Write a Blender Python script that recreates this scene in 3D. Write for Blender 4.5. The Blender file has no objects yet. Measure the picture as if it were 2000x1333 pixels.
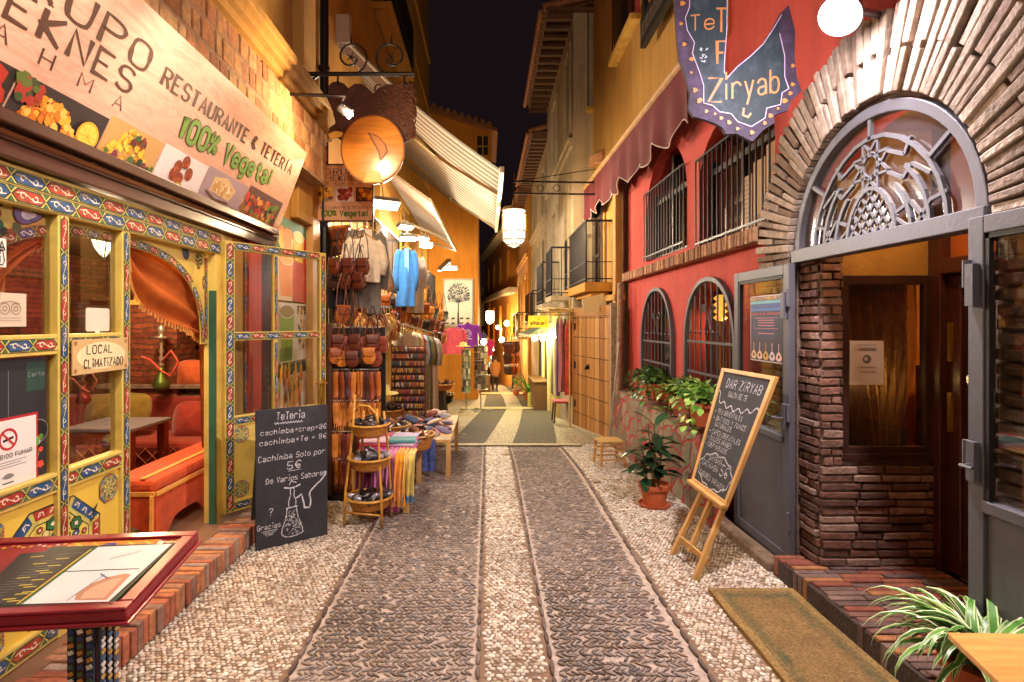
import bpy, math, random
import numpy as np
from mathutils import Vector, Matrix
random.seed(7); rng = np.random.default_rng(7)
S = bpy.context.scene
f, CX, CY, H = 1088.0, 953.0, 630.0, 1.75      # focal length and street vanishing point in photo pixels, eye height
R = math.radians
# ---------------------------------------------------------------- camera
cam = bpy.data.objects.new('camera', bpy.data.cameras.new('camera'))
S.collection.objects.link(cam); S.camera = cam
cam.location = (0, 0, H); cam.rotation_euler = (R(90), 0, 0)
cam.data.sensor_width = 36; cam.data.lens = f / 2000 * 36
cam.data.shift_x = (1000 - CX) / 2000; cam.data.shift_y = -(666.5 - CY) / 2000
cam.data.clip_start = .05; cam.data.clip_end = 400
# ---------------------------------------------------------------- night sky
W = bpy.data.worlds.new('World'); S.world = W; W.use_nodes = True
wn = W.node_tree.nodes; wl = W.node_tree.links
bgn = wn['Background']
sky = wn.new('ShaderNodeTexSky'); sky.sky_type = 'NISHITA'; sky.sun_disc = False
sky.sun_elevation = R(-4); sky.sun_rotation = R(200)
mx = wn.new('ShaderNodeMixRGB'); mx.blend_type = 'ADD'; mx.inputs[0].default_value = 1
mx.inputs[2].default_value = (.0036, .0019, .0023, 1)          # town glow on the night sky
ms = wn.new('ShaderNodeMixRGB'); ms.blend_type = 'MULTIPLY'; ms.inputs[0].default_value = 1; ms.inputs[2].default_value = (.02, .02, .02, 1)
wl.new(sky.outputs[0], ms.inputs[1]); wl.new(ms.outputs[0], mx.inputs[1]); wl.new(mx.outputs[0], bgn.inputs[0])
bgn.inputs[1].default_value = 1.0
S.view_settings.view_transform = 'Standard'; S.view_settings.look = 'None'
S.view_settings.gamma = 1; S.view_settings.exposure = 1.05
S.render.engine = 'CYCLES'
S.cycles.use_denoising = True; S.cycles.max_bounces = 7; S.cycles.diffuse_bounces = 4
S.cycles.transparent_max_bounces = 16; S.cycles.caustics_reflective = False; S.cycles.caustics_refractive = False
S.cycles.sample_clamp_indirect = 4; S.cycles.use_light_tree = True
# ---------------------------------------------------------------- helpers
def lin(c): return c / 12.92 if c <= .04045 else ((c + .055) / 1.055) ** 2.4
def C(h): return tuple(lin(int(h[i:i+2], 16) / 255) for i in (0, 2, 4))
def PY(u, v, Y): return Vector(((u - CX) * Y / f, Y, H - (v - CY) * Y / f))       # photo ray at depth Y
def PX(u, v, X): return PY(u, v, f * X / (u - CX))                                # photo ray on a wall x = X
def gz(y):
    t = max(0., y - 6.2); return -.08 * t * t / (t + .9)
def G(u, v, dz=0.):
    Y = 3.
    for i in range(60): Y += .6 * ((H - gz(Y) - dz) * f / max(1, v - CY) - Y)
    p = PY(u, v, Y); p.z = gz(Y) + dz; return p
def P3(x, y, z): return Vector((x, y, z))

class MB:
    def __init__(s, col=(.5, .5, .5)): s.v = []; s.f = []; s.m = []; s.c = []; s.col = col; s.k = 0
    def add(s, vs, fs):
        n = len(s.v); s.v += [tuple(p) for p in vs]
        for q in fs: s.f.append([n + i for i in q]); s.m.append(s.k); s.c.append(s.col)
        return s
    def obox(s, c, a, b, d):
        c, a, b, d = Vector(c), Vector(a), Vector(b), Vector(d)
        vs = [c + i * a + j * b + k * d for i in (-1, 1) for j in (-1, 1) for k in (-1, 1)]
        return s.add(vs, [(0, 1, 3, 2), (4, 6, 7, 5), (0, 4, 5, 1), (2, 3, 7, 6), (0, 2, 6, 4), (1, 5, 7, 3)])
    def box(s, x0, x1, y0, y1, z0, z1):
        return s.obox(((x0+x1)/2, (y0+y1)/2, (z0+z1)/2), ((x1-x0)/2, 0, 0), (0, (y1-y0)/2, 0), (0, 0, (z1-z0)/2))
    def beam(s, p, q, w, h, up=(0, 0, 1)):
        p, q, up = Vector(p), Vector(q), Vector(up); d = (q - p)
        x = d.cross(up)
        if x.length < 1e-6: x = d.cross(Vector((1, 0, 0)))
        x.normalize(); z = x.cross(d).normalized()
        return s.obox((p + q) / 2, d / 2, x * w / 2, z * h / 2)
    def tube(s, pts, r, n=8, cap=True):
        pts = [Vector(p) for p in pts]; rs = r if isinstance(r, (list, tuple)) else [r] * len(pts)
        vs = []; fs = []; prev = None
        for i, p in enumerate(pts):
            d = (pts[min(i+1, len(pts)-1)] - pts[max(i-1, 0)]).normalized()
            if prev is None:
                a = d.cross(Vector((0, 0, 1)))
                if a.length < .01: a = d.cross(Vector((1, 0, 0)))
            else: a = prev - d * prev.dot(d)
            a.normalize(); prev = a; b = d.cross(a)
            for k in range(n):
                t = 2 * math.pi * k / n; vs.append(p + (a * math.cos(t) + b * math.sin(t)) * rs[i])
        for i in range(len(pts) - 1):
            for k in range(n):
                fs.append((i*n+k, i*n+(k+1) % n, (i+1)*n+(k+1) % n, (i+1)*n+k))
        if cap: fs += [tuple(range(n))[::-1], tuple(range((len(pts)-1)*n, len(pts)*n))]
        return s.add(vs, fs)
    def lathe(s, prof, c=(0, 0, 0), n=20, ax=(1, 0, 0), ay=(0, 1, 0), az=(0, 0, 1)):
        c, ax, ay, az = Vector(c), Vector(ax), Vector(ay), Vector(az); vs = []; fs = []
        for r, z in prof:
            for k in range(n):
                t = 2 * math.pi * k / n; vs.append(c + (ax * math.cos(t) + ay * math.sin(t)) * r + az * z)
        for i in range(len(prof) - 1):
            for k in range(n): fs.append((i*n+k, i*n+(k+1) % n, (i+1)*n+(k+1) % n, (i+1)*n+k))
        if prof[0][0] > 1e-5: fs.append(tuple(range(n))[::-1])
        if prof[-1][0] > 1e-5: fs.append(tuple(range((len(prof)-1)*n, len(prof)*n)))
        return s.add(vs, fs)
    def ball(s, c, rx, ry=None, rz=None, n=10, m=6):
        ry = ry or rx; rz = rz or rx
        return s.lathe([(max(1e-6, math.sin(math.pi*i/m)), -math.cos(math.pi*i/m)) for i in range(m+1)], c, n, (rx, 0, 0), (0, ry, 0), (0, 0, rz))
    def poly(s, pts): return s.add(pts, [tuple(range(len(pts)))])
    def prism(s, pts, off):
        off = Vector(off); pts = [Vector(p) for p in pts]; n = len(pts)
        return s.add(pts + [p + off for p in pts], [tuple(range(n))[::-1], tuple(range(n, 2*n))] + [(i, (i+1) % n, n+(i+1) % n, n+i) for i in range(n)])
    def surf(s, fn, nu, nv):
        vs = [fn(i / nu, j / nv) for i in range(nu+1) for j in range(nv+1)]
        return s.add(vs, [(i*(nv+1)+j, (i+1)*(nv+1)+j, (i+1)*(nv+1)+j+1, i*(nv+1)+j+1) for i in range(nu) for j in range(nv)])
    def ring(s, F, outer, inner, d0, d1):           # a frame between two outlines of equal length, d0..d1 deep
        n = len(outer); vs = [F(*p, d) for d in (d0, d1) for o in (outer, inner) for p in o]
        fs = []
        for i in range(n):
            j = (i + 1) % n
            fs += [(i, j, n+j, n+i), (2*n+i, 3*n+i, 3*n+j, 2*n+j), (i, 2*n+i, 2*n+j, j), (n+i, n+j, 3*n+j, 3*n+i)]
        return s.add(vs, fs)
    def build(s, name, mats, parent=None, smooth=False, bevel=0, solid=0, sub=0):
        me = bpy.data.meshes.new(name)
        off = parent.get('wl', (0, 0, 0)) if parent else (0, 0, 0)
        me.from_pydata([(x-off[0], y-off[1], z-off[2]) for x, y, z in s.v], [], s.f)
        for m in (mats if isinstance(mats, (list, tuple)) else [mats]): me.materials.append(m)
        me.polygons.foreach_set('material_index', s.m)
        at = me.attributes.new('Col', 'FLOAT_COLOR', 'FACE')
        at.data.foreach_set('color', [x for c in s.c for x in (c[0], c[1], c[2], 1.)])
        if smooth: me.polygons.foreach_set('use_smooth', [True] * len(s.f))
        me.update()
        o = bpy.data.objects.new(name, me); S.collection.objects.link(o)
        if parent:
            o.parent = parent
            if 'wl' in parent: o['wl'] = parent['wl']
        if solid: d = o.modifiers.new('solid', 'SOLIDIFY'); d.thickness = solid; d.offset = 0
        if sub: d = o.modifiers.new('sub', 'SUBSURF'); d.levels = d.render_levels = sub
        if bevel:
            b = o.modifiers.new('bevel', 'BEVEL'); b.width = bevel; b.segments = 2; b.limit_method = 'ANGLE'
        return o

def tag(o, label, cat, group=None):
    o['label'] = label; o['category'] = cat
    if group: o['group'] = group
    return o
def thing(name, label, cat, loc=(0, 0, 0), group=None):
    o = bpy.data.objects.new(name, None); S.collection.objects.link(o); o.location = loc; o.empty_display_size = .1
    o['wl'] = tuple(loc); return tag(o, label, cat, group)
def struct(o): o['kind'] = 'structure'; return o
def copytree(o, parent=None):
    c = o.copy(); S.collection.objects.link(c)
    if parent: c.parent = parent
    for ch in list(o.children): copytree(ch, c)
    return c
def dup(root, loc, rz=0, label=None, sc=None):
    c = copytree(root); c.location = loc; c.rotation_euler = (0, 0, rz)
    if sc: c.scale = (sc, sc, sc)
    if label: c['label'] = label
    return c
def frame(o, a, b):                                 # 2D frame: F(s, t, d) -> point, d along the outward normal
    o, a, b = Vector(o), Vector(a).normalized(), Vector(b).normalized(); n = a.cross(b).normalized()
    F = lambda s, t, d=0.: o + a * s + b * t + n * d
    F.o, F.a, F.b, F.n = o, a, b, n
    return F
LW = lambda X: frame((X, 0, 0), (0, 1, 0), (0, 0, 1))          # left walls: s = Y, t = Z, d towards the street
RW = lambda X: frame((X, 0, 0), (0, -1, 0), (0, 0, 1))         # right walls: s = -Y
FR = lambda Y: frame((0, Y, 0), (1, 0, 0), (0, 0, 1))          # facing the camera: s = X

# ---------------------------------------------------------------- materials
def nodes(name):
    m = bpy.data.materials.new(name); m.use_nodes = True; t = m.node_tree
    return m, t.nodes, t.links, t.nodes['Principled BSDF']
def nd(N, t, **kw):
    n = N.new(t)
    for k, v in kw.items(): setattr(n, k, v)
    return n
def mat(name, col=None, rough=.6, metal=0., var=.25, vs=6., bump=.0, bs=40., spec=.5, emis=None, es=0., coat=0., stretch=None, sheen=0., dirt=None, streak=None):
    m, N, L, B = nodes(name)
    geo = nd(N, 'ShaderNodeTexCoord'); co = geo.outputs['Object']
    if stretch:
        mp = nd(N, 'ShaderNodeMapping'); mp.inputs['Scale'].default_value = stretch; L.new(co, mp.inputs[0]); co = mp.outputs[0]
    no = nd(N, 'ShaderNodeTexNoise'); no.inputs['Scale'].default_value = vs; no.inputs['Detail'].default_value = 6; L.new(co, no.inputs['Vector'])
    mr = nd(N, 'ShaderNodeMapRange'); mr.inputs[1].default_value = .25; mr.inputs[2].default_value = .75
    mr.inputs[3].default_value = 1 - var; mr.inputs[4].default_value = 1 + var; L.new(no.outputs['Fac'], mr.inputs[0])
    mu = nd(N, 'ShaderNodeMixRGB', blend_type='MULTIPLY'); mu.inputs[0].default_value = 1
    if col is None:
        a = nd(N, 'ShaderNodeAttribute', attribute_name='Col'); L.new(a.outputs['Color'], mu.inputs[1])
    else: mu.inputs[1].default_value = (*col, 1)
    L.new(mr.outputs[0], mu.inputs[2]); out = mu.outputs[0]
    if dirt:
        n2 = nd(N, 'ShaderNodeTexNoise'); n2.inputs['Scale'].default_value = dirt[1]; n2.inputs['Detail'].default_value = 8; n2.inputs['Roughness'].default_value = .7
        L.new(geo.outputs['Object'], n2.inputs['Vector'])
        r2 = nd(N, 'ShaderNodeMapRange'); r2.inputs[1].default_value = .5; r2.inputs[2].default_value = .72; r2.inputs[4].default_value = dirt[2]; L.new(n2.outputs['Fac'], r2.inputs[0])
        m2 = nd(N, 'ShaderNodeMixRGB'); m2.inputs[2].default_value = (*dirt[0], 1); L.new(r2.outputs[0], m2.inputs[0]); L.new(out, m2.inputs[1]); out = m2.outputs[0]
    if streak:
        ms_ = nd(N, 'ShaderNodeMapping'); ms_.inputs['Scale'].default_value = (3.5, 3.5, .22); L.new(geo.outputs['Object'], ms_.inputs[0])
        n3 = nd(N, 'ShaderNodeTexNoise'); n3.inputs['Scale'].default_value = 2.2; n3.inputs['Detail'].default_value = 7; n3.inputs['Roughness'].default_value = .65; L.new(ms_.outputs[0], n3.inputs['Vector'])
        r3 = nd(N, 'ShaderNodeMapRange'); r3.inputs[1].default_value = .48; r3.inputs[2].default_value = .75; r3.inputs[4].default_value = streak[1]; L.new(n3.outputs['Fac'], r3.inputs[0])
        m3 = nd(N, 'ShaderNodeMixRGB'); m3.inputs[2].default_value = (*streak[0], 1); L.new(r3.outputs[0], m3.inputs[0]); L.new(out, m3.inputs[1]); out = m3.outputs[0]
        n4 = nd(N, 'ShaderNodeTexNoise'); n4.inputs['Scale'].default_value = 9; n4.inputs['Detail'].default_value = 9; n4.inputs['Roughness'].default_value = .75; L.new(geo.outputs['Object'], n4.inputs['Vector'])
        r4 = nd(N, 'ShaderNodeMapRange'); r4.inputs[1].default_value = .66; r4.inputs[2].default_value = .7; r4.inputs[4].default_value = .5; L.new(n4.outputs['Fac'], r4.inputs[0])
        m4 = nd(N, 'ShaderNodeMixRGB'); m4.inputs[2].default_value = (*streak[2], 1); L.new(r4.outputs[0], m4.inputs[0]); L.new(out, m4.inputs[1]); out = m4.outputs[0]
    L.new(out, B.inputs['Base Color'])
    B.inputs['Roughness'].default_value = rough; B.inputs['Metallic'].default_value = metal; B.inputs['Specular IOR Level'].default_value = spec
    if coat: B.inputs['Coat Weight'].default_value = coat; B.inputs['Coat Roughness'].default_value = .15
    if sheen: B.inputs['Sheen Weight'].default_value = sheen
    if bump:
        nb = nd(N, 'ShaderNodeTexNoise'); nb.inputs['Scale'].default_value = bs; nb.inputs['Detail'].default_value = 5; L.new(co, nb.inputs['Vector'])
        bu = nd(N, 'ShaderNodeBump'); bu.inputs['Strength'].default_value = bump; bu.inputs['Distance'].default_value = .02
        L.new(nb.outputs['Fac'], bu.inputs['Height']); L.new(bu.outputs[0], B.inputs['Normal'])
    if es:
        if emis is None: L.new(out, B.inputs['Emission Color'])
        else: B.inputs['Emission Color'].default_value = (*emis, 1)
        B.inputs['Emission Strength'].default_value = es
    return m
def glass(name, tint=(.95, .97, 1), refl=.1, rough=.02, body=0., bodycol=(.3, .3, .3)):
    m, N, L, B = nodes(name); o = N['Material Output']
    tr = nd(N, 'ShaderNodeBsdfTransparent'); tr.inputs[0].default_value = (*tint, 1)
    gl = nd(N, 'ShaderNodeBsdfGlossy'); gl.inputs[1].default_value = rough
    lw = nd(N, 'ShaderNodeLayerWeight'); lw.inputs[0].default_value = .35
    ad = nd(N, 'ShaderNodeMath', operation='MULTIPLY_ADD'); ad.inputs[1].default_value = .55; ad.inputs[2].default_value = refl; L.new(lw.outputs['Fresnel'], ad.inputs[0])
    mi = nd(N, 'ShaderNodeMixShader'); L.new(ad.outputs[0], mi.inputs[0]); L.new(tr.outputs[0], mi.inputs[1]); L.new(gl.outputs[0], mi.inputs[2])
    last = mi.outputs[0]
    if body:
        di = nd(N, 'ShaderNodeBsdfDiffuse'); di.inputs[0].default_value = (*bodycol, 1)
        m2 = nd(N, 'ShaderNodeMixShader'); m2.inputs[0].default_value = body; L.new(last, m2.inputs[1]); L.new(di.outputs[0], m2.inputs[2]); last = m2.outputs[0]
    L.new(last, o.inputs[0]); return m
def lampglass(name, col, es, trans=.5):
    m, N, L, B = nodes(name); o = N['Material Output']
    tr = nd(N, 'ShaderNodeBsdfTransparent'); em = nd(N, 'ShaderNodeEmission'); em.inputs[0].default_value = (*col, 1); em.inputs[1].default_value = es
    mi = nd(N, 'ShaderNodeMixShader'); mi.inputs[0].default_value = 1 - trans; L.new(tr.outputs[0], mi.inputs[1]); L.new(em.outputs[0], mi.inputs[2]); L.new(mi.outputs[0], o.inputs[0])
    return m
def brickmat(name, cols, mortar, sx, sy, ms=.015, rough=.85, axis='yz', off=.5):
    m, N, L, B = nodes(name); geo = nd(N, 'ShaderNodeNewGeometry'); sp = nd(N, 'ShaderNodeSeparateXYZ'); L.new(geo.outputs['Position'], sp.inputs[0])
    cb = nd(N, 'ShaderNodeCombineXYZ'); d = {'x': 0, 'y': 1, 'z': 2}
    L.new(sp.outputs[d[axis[0]]], cb.inputs[0]); L.new(sp.outputs[d[axis[1]]], cb.inputs[1])
    nz = nd(N, 'ShaderNodeTexNoise'); nz.inputs['Scale'].default_value = 7; L.new(geo.outputs['Position'], nz.inputs['Vector'])
    mxv = nd(N, 'ShaderNodeMixRGB', blend_type='LINEAR_LIGHT'); mxv.inputs[0].default_value = .025; L.new(cb.outputs[0], mxv.inputs[1]); L.new(nz.outputs['Color'], mxv.inputs[2])
    br = nd(N, 'ShaderNodeTexBrick'); L.new(mxv.outputs[0], br.inputs['Vector']); br.offset = off
    br.inputs['Color1'].default_value = (*cols[0], 1); br.inputs['Color2'].default_value = (*cols[1], 1); br.inputs['Mortar'].default_value = (*mortar, 1)
    br.inputs['Scale'].default_value = 1; br.inputs['Brick Width'].default_value = sx; br.inputs['Row Height'].default_value = sy; br.inputs['Mortar Size'].default_value = ms; br.inputs['Mortar Smooth'].default_value = .3
    n2 = nd(N, 'ShaderNodeTexNoise'); n2.inputs['Scale'].default_value = 14; n2.inputs['Detail'].default_value = 8; L.new(geo.outputs['Position'], n2.inputs['Vector'])
    mr = nd(N, 'ShaderNodeMapRange'); mr.inputs[1].default_value = .25; mr.inputs[2].default_value = .75; mr.inputs[3].default_value = .55; mr.inputs[4].default_value = 1.4; L.new(n2.outputs['Fac'], mr.inputs[0])
    mu = nd(N, 'ShaderNodeMixRGB', blend_type='MULTIPLY'); mu.inputs[0].default_value = 1; L.new(br.outputs['Color'], mu.inputs[1]); L.new(mr.outputs[0], mu.inputs[2])
    L.new(mu.outputs[0], B.inputs['Base Color']); B.inputs['Roughness'].default_value = rough
    su = nd(N, 'ShaderNodeMath', operation='MULTIPLY_ADD'); su.inputs[1].default_value = -1; L.new(br.outputs['Fac'], su.inputs[0]); L.new(n2.outputs['Fac'], su.inputs[2])
    bu = nd(N, 'ShaderNodeBump'); bu.inputs['Strength'].default_value = .8; bu.inputs['Distance'].default_value = .02; L.new(su.outputs[0], bu.inputs['Height']); L.new(bu.outputs[0], B.inputs['Normal'])
    return m
M = dict(
 painted=mat('hand painted trim', None, .55, var=.3, vs=26, dirt=(C('a08c46'), 15, .5)), plain=mat('painted surface', None, .5, var=.12, vs=9), cloth=mat('woven cloth', None, .9, var=.2, vs=14, bump=.25, bs=120, sheen=.3),
 leather=mat('leather', None, .42, var=.3, vs=16, bump=.2, bs=60), paper=mat('printed paper', None, .55, var=.05, vs=10),
 stone=mat('stone', None, .85, var=.35, vs=18, bump=.5, bs=45), pebble=mat('pebble', None, .42, var=.2, vs=40, spec=.5),
 metalc=mat('coloured metal', None, .35, .8, var=.15), leafc=mat('leaf', None, .35, var=.25, vs=30, spec=.5),
 chalk=mat('chalk', None, .95, var=.35, vs=90), glow=mat('lit print', None, .5, es=.5),
 iron=mat('wrought iron', C('2a2422'), .5, .5, var=.3), irongrey=mat('grey iron paint', C('55555d'), .5, .1, var=.12, vs=5, bump=.08),
 yellowwall=mat('yellow plaster', C('b98d45'), .85, var=.12, vs=1.6, bump=.25, bs=26, dirt=(C('8a6a38'), 1.1, .5), streak=(C('7a6038'), .5, C('c8a468'))),
 ochrewall=mat('ochre plaster', C('c08a34'), .85, var=.12, vs=1.4, bump=.25, bs=26, dirt=(C('8a6228'), 1.2, .5), streak=(C('7a5624'), .5, C('cca050'))),
 orangewall=mat('orange plaster', C('c67f22'), .85, var=.12, vs=1.2, bump=.2, bs=26, streak=(C('8a5618'), .5, C('d89a48'))),
 greywall=mat('pale plaster', C('b2a284'), .85, var=.15, vs=1.5, bump=.2, bs=26, dirt=(C('7a6a50'), 1.3, .5), streak=(C('6a5a40'), .5, C('c8bc9e'))),
 redwall=mat('red plaster', C('c0483e'), .85, var=.16, vs=2.2, bump=.35, bs=22, dirt=(C('93382f'), 2.2, .55), streak=(C('8a332c'), .5, C('cc6a5c'))),
 shopyellow=mat('yellow shop paint', C('d9bd5e'), .5, var=.1, vs=5, dirt=(C('8a6a30'), 4.5, .5)),
 panelyellow=mat('bright yellow panel paint', C('e3c14a'), .45, var=.06, vs=3),
 green=mat('dark green paint', C('2c5a44'), .5), redwood=mat('red brown varnished wood', C('43201a'), .35, var=.35, vs=5, stretch=(1, .2, 1), coat=.4),
 darkwood=mat('dark wood', C('35201a'), .4, var=.35, vs=8, stretch=(1, 1, .15), coat=.3), gatewood=mat('honey wood boards', None, .5, var=.3, vs=9, stretch=(3, 3, .25), bump=.15, bs=20),
 easelwood=mat('pale pine', C('c89a58'), .5, var=.25, vs=8, stretch=(1, 1, .3)), board=mat('slate board', C('2b2b30'), .75, var=.25, vs=5, dirt=(C('5a5a60'), 3, .35)),
 rattan=mat('rattan cane', C('c89038'), .4, var=.3, vs=25, bump=.3, bs=90), wicker=mat('wicker', C('b0742c'), .55, var=.4, vs=45, bump=.7, bs=70),
 terracotta=mat('terracotta', C('b85f34'), .7, var=.15, vs=7, bump=.15), soil=mat('soil', C('2b1d12'), .95),
 glass=glass('window glass'), dglass=glass('dim window glass', (.7, .68, .66), .16), fanglass=glass('greyed fan glass', (.6, .6, .62), .12, .15, .5, C('4a464a')),  # fan pane's grey body stands in for the dim interior and reflections
 dark=mat('dark interior', C('1d1512'), .9), black=mat('black', C('0e0c0c'), .6), blackiron=mat('black iron', C('17151a'), .45, .4),
 cobble=mat('worn cobble', None, .68, var=.25, vs=30, spec=.3), mortar=mat('mortar', C('bcaa9a'), .9, var=.3, vs=20, bump=.5, bs=60), mat=mat('coir', None, .95, var=.5, vs=70, bump=1., bs=170),
 brickdk=brickmat('dark brick', (C('6a3a28'), C('4e2a1e')), C('57463a'), .24, .062, .012, axis='yz'), brickdx=brickmat('dark brick across', (C('6a3a28'), C('4c281c')), C('57463a'), .26, .068, .011, axis='xz'),
 brickroom=brickmat('room brick', (C('8a4a30'), C('6a3424')), C('5a3a2c'), .26, .06, .009, axis='xz'),
 white=mat('white paint', C('d8d2c4'), .6), alu=mat('aluminium', C('b8b4ac'), .35, .8), bulb=mat('lamp face', C('ffffff'), .5, emis=(1, .93, .85), es=30),
)
def chalkmat():
    m, N, L, B = nodes('broken chalk'); o = N['Material Output']; B.inputs['Roughness'].default_value = .95
    a = nd(N, 'ShaderNodeAttribute', attribute_name='Col'); L.new(a.outputs['Color'], B.inputs['Base Color'])
    tc = nd(N, 'ShaderNodeTexCoord'); n = nd(N, 'ShaderNodeTexNoise'); n.inputs['Scale'].default_value = 170; n.inputs['Detail'].default_value = 3; L.new(tc.outputs['Object'], n.inputs['Vector'])
    r = nd(N, 'ShaderNodeMapRange'); r.inputs[1].default_value = .38; r.inputs[2].default_value = .56; r.inputs[3].default_value = .18; L.new(n.outputs['Fac'], r.inputs[0]); L.new(r.outputs[0], B.inputs['Alpha']); return m
M['chalk'] = chalkmat()
# ---------------------------------------------------------------- single-stroke lettering (grid 4 wide, baseline 2, capitals to 8)
GL = dict(A="022842 1434", B="02083847463505 3544433202", C="47382817060413223243", D="02082846442202", E="48080242 0535", F="480802 0535", G="473828170604132232434525",
 H="0208 4248 0545", I="2228", J="48433222120 3".replace(' ', ''), K="0208 480542", L="080242", M="0208244842", N="02084248", O="28170604132233444637281 7".replace(' ', ''), P="02083847463505", R="02083847463505 2542",
 S="473818070615354443321203", T="0848 2822", U="080312324348", V="082248", W="0812263248", X="0248 0842", Y="082548 2522", Z="08480242",
 a="0516364542 441403123243", b="0802 0516364543321203", c="4536160503123243", d="4842 4536160503123243", e="0444453616050312324 3".replace(' ', ''), g="463616050312324 3 46413010".replace('4 3', '43'), h="0802 0516364542",
 i="2622 2729", l="2822", m="0602 05162522 25364542", n="0602 0516364542", o="160503123243453616", p="0600 0516364543321203", q="4640 4536160503123243", r="0602 05163645", s="45361605143443321203", t="28233242 0646", u="0603123243 4642",
 v="062246", y="0622 4610", z="06460242")
GL.update(dict(O='180703123243473818', C='473818070312324 3'.replace('4 3','43'), G='473818070312324345 4525'.replace('345 4525','3 43452 5').replace(' ', '') + ''))
GL['G'] = '47381807031232434525'
GL.update({'0': '180703123243473818', 'Q': '180703123243473818 2442'})
GL.update({'Í': "2228 2839", '+': "0545 2327", '=': "0444 0646", '€': "473828170604132232 43 0535 0444".replace('2 43', '243'), '%': "0248 17080706161718 33434434323 3".replace('3 3', '33'), '&': "43322213041526371817063342",
 '?': "07183847462524 2223", '*': "25343524142535", '1': "172822", '5': "480805354443321203", '8': "18070615354443321203041535464738 1838", '6': "472806031232434516 05", '-': "0545", '.': "2223"})
def chaikin(p):
    if len(p) > 4 and (Vector(p[0]) - Vector(p[-1])).length < 1e-6:
        n = len(p) - 1; q = []
        for i in range(n):
            a, b = Vector(p[i]), Vector(p[(i+1) % n]); q += [tuple(a.lerp(b, .25)), tuple(a.lerp(b, .75))]
        return q + [q[0]]
    q = [p[0]]
    for i in range(1, len(p) - 1):
        a, b, c = Vector(p[i-1]), Vector(p[i]), Vector(p[i+1])
        if (b - a).length > 1e-6 and (c - b).length > 1e-6 and (b - a).angle(c - b) < 1.2: q += [tuple(b.lerp(a, .3)), tuple(b.lerp(c, .3))]
        else: q.append(p[i])
    return q + [p[-1]]
def ribbon(mb, F, pts, w, d):
    n = len(pts)
    if n < 2: return
    L_, R_ = [], []
    for i in range(n):
        a = Vector(pts[max(i-1, 0)]); b = Vector(pts[min(i+1, n-1)]); t = (b - a)
        if t.length < 1e-9: t = Vector((1, 0))
        t.normalize(); nn = Vector((-t.y, t.x)); k = 1.
        if 0 < i < n - 1:
            t1 = (Vector(pts[i]) - a); 
            if t1.length > 1e-9: k = min(1.7, 1 / max(.5, abs(t1.normalized().dot(t))))
        wi = (w[i] if isinstance(w, list) else w) * k / 2
        p = Vector(pts[i]); L_.append(F(*(p + nn * wi), d)); R_.append(F(*(p - nn * wi), d))
    mb.add(L_ + R_, [(i, n+i, n+i+1, i+1) for i in range(n-1)])
def text(mb, F, s, t, h, txt, d=.002, w=.09, sp=1.25, cw=1., col=None, serif=False, center=False, jit=0., lean=0., width=None, slope=0.):
    # h = cap height; w = stroke width relative to h
    if col: mb.col = col
    u = h / 6; adv = 0; items = []
    for ch in txt:
        if ch == ' ': adv += 3 * u * cw * sp; continue
        g = GL.get(ch) or GL.get(ch.upper()) or GL.get(ch.lower())
        nw = 1.8 if ch in 'Iil1.' else (5 if ch in 'mMW' else 4)
        for k, pl in enumerate(g.split()):
            pts = [((int(pl[j]) - (1.1 if nw < 2 else 0)) * u * cw * (1.2 if nw == 5 else 1), (int(pl[j+1]) - 2) * u) for j in range(0, len(pl), 2)]
            items.append((adv, pts, k))
        adv += (nw * cw + 1.6 * (sp)) * u
    tot = adv - 1.6 * u * sp; k = (width / tot) if width else 1.
    s0 = s - (tot * k / 2 if center else 0)
    for q, (a, pts, j) in enumerate(items):
        jx, jy = random.uniform(-jit, jit) * h, random.uniform(-jit, jit) * h
        pp = [(s0 + (a + x + lean * y) * k + jx, t + y + jy + slope * (a + x) * k) for x, y in pts]
        cl = len(pp) > 3 and (Vector(pp[0]) - Vector(pp[-1])).length < 1e-6
        pp = chaikin(chaikin(pp))
        dd = d + .0002 * (q % 5)
        if serif:
            ww = []
            for i in range(len(pp)):
                a_, b_ = Vector(pp[max(i-1, 0)]), Vector(pp[min(i+1, len(pp)-1)]); tt = (b_ - a_).normalized() if (b_ - a_).length > 0 else Vector((0, 1))
                ww.append(h * w * (.48 + .9 * (abs(tt.y) ** 2 if tt.x * tt.y <= .02 else .45 * abs(tt.y))))
            ribbon(mb, F, pp, ww, dd)
            for e, nb in ((0, 1), (-1, -2)):
                tt = Vector(pp[e]) - Vector(pp[nb])
                if not cl and abs(tt.y) > abs(tt.x) * .9:
                    x, y = pp[e]; ribbon(mb, F, [(x - h * .11 * min(1, k * cw), y), (x + h * .11 * min(1, k * cw), y)], h * .035, dd + .0003)
        else: ribbon(mb, F, pp, h * w, dd)
    return tot * k
def disc(mb, F, s, t, r, d, n=18, ry=None, a0=0): mb.poly([F(s + r * math.cos(2*math.pi*i/n + a0), t + (ry or r) * math.sin(2*math.pi*i/n + a0), d) for i in range(n)])
def rect(mb, F, s0, s1, t0, t1, d): mb.poly([F(s0, t0, d), F(s1, t0, d), F(s1, t1, d), F(s0, t1, d)])
def slab(mb, F, s0, s1, t0, t1, d0, d1): mb.prism([F(s0, t0, d0), F(s1, t0, d0), F(s1, t1, d0), F(s0, t1, d0)], F.n * (d1 - d0))
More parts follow.
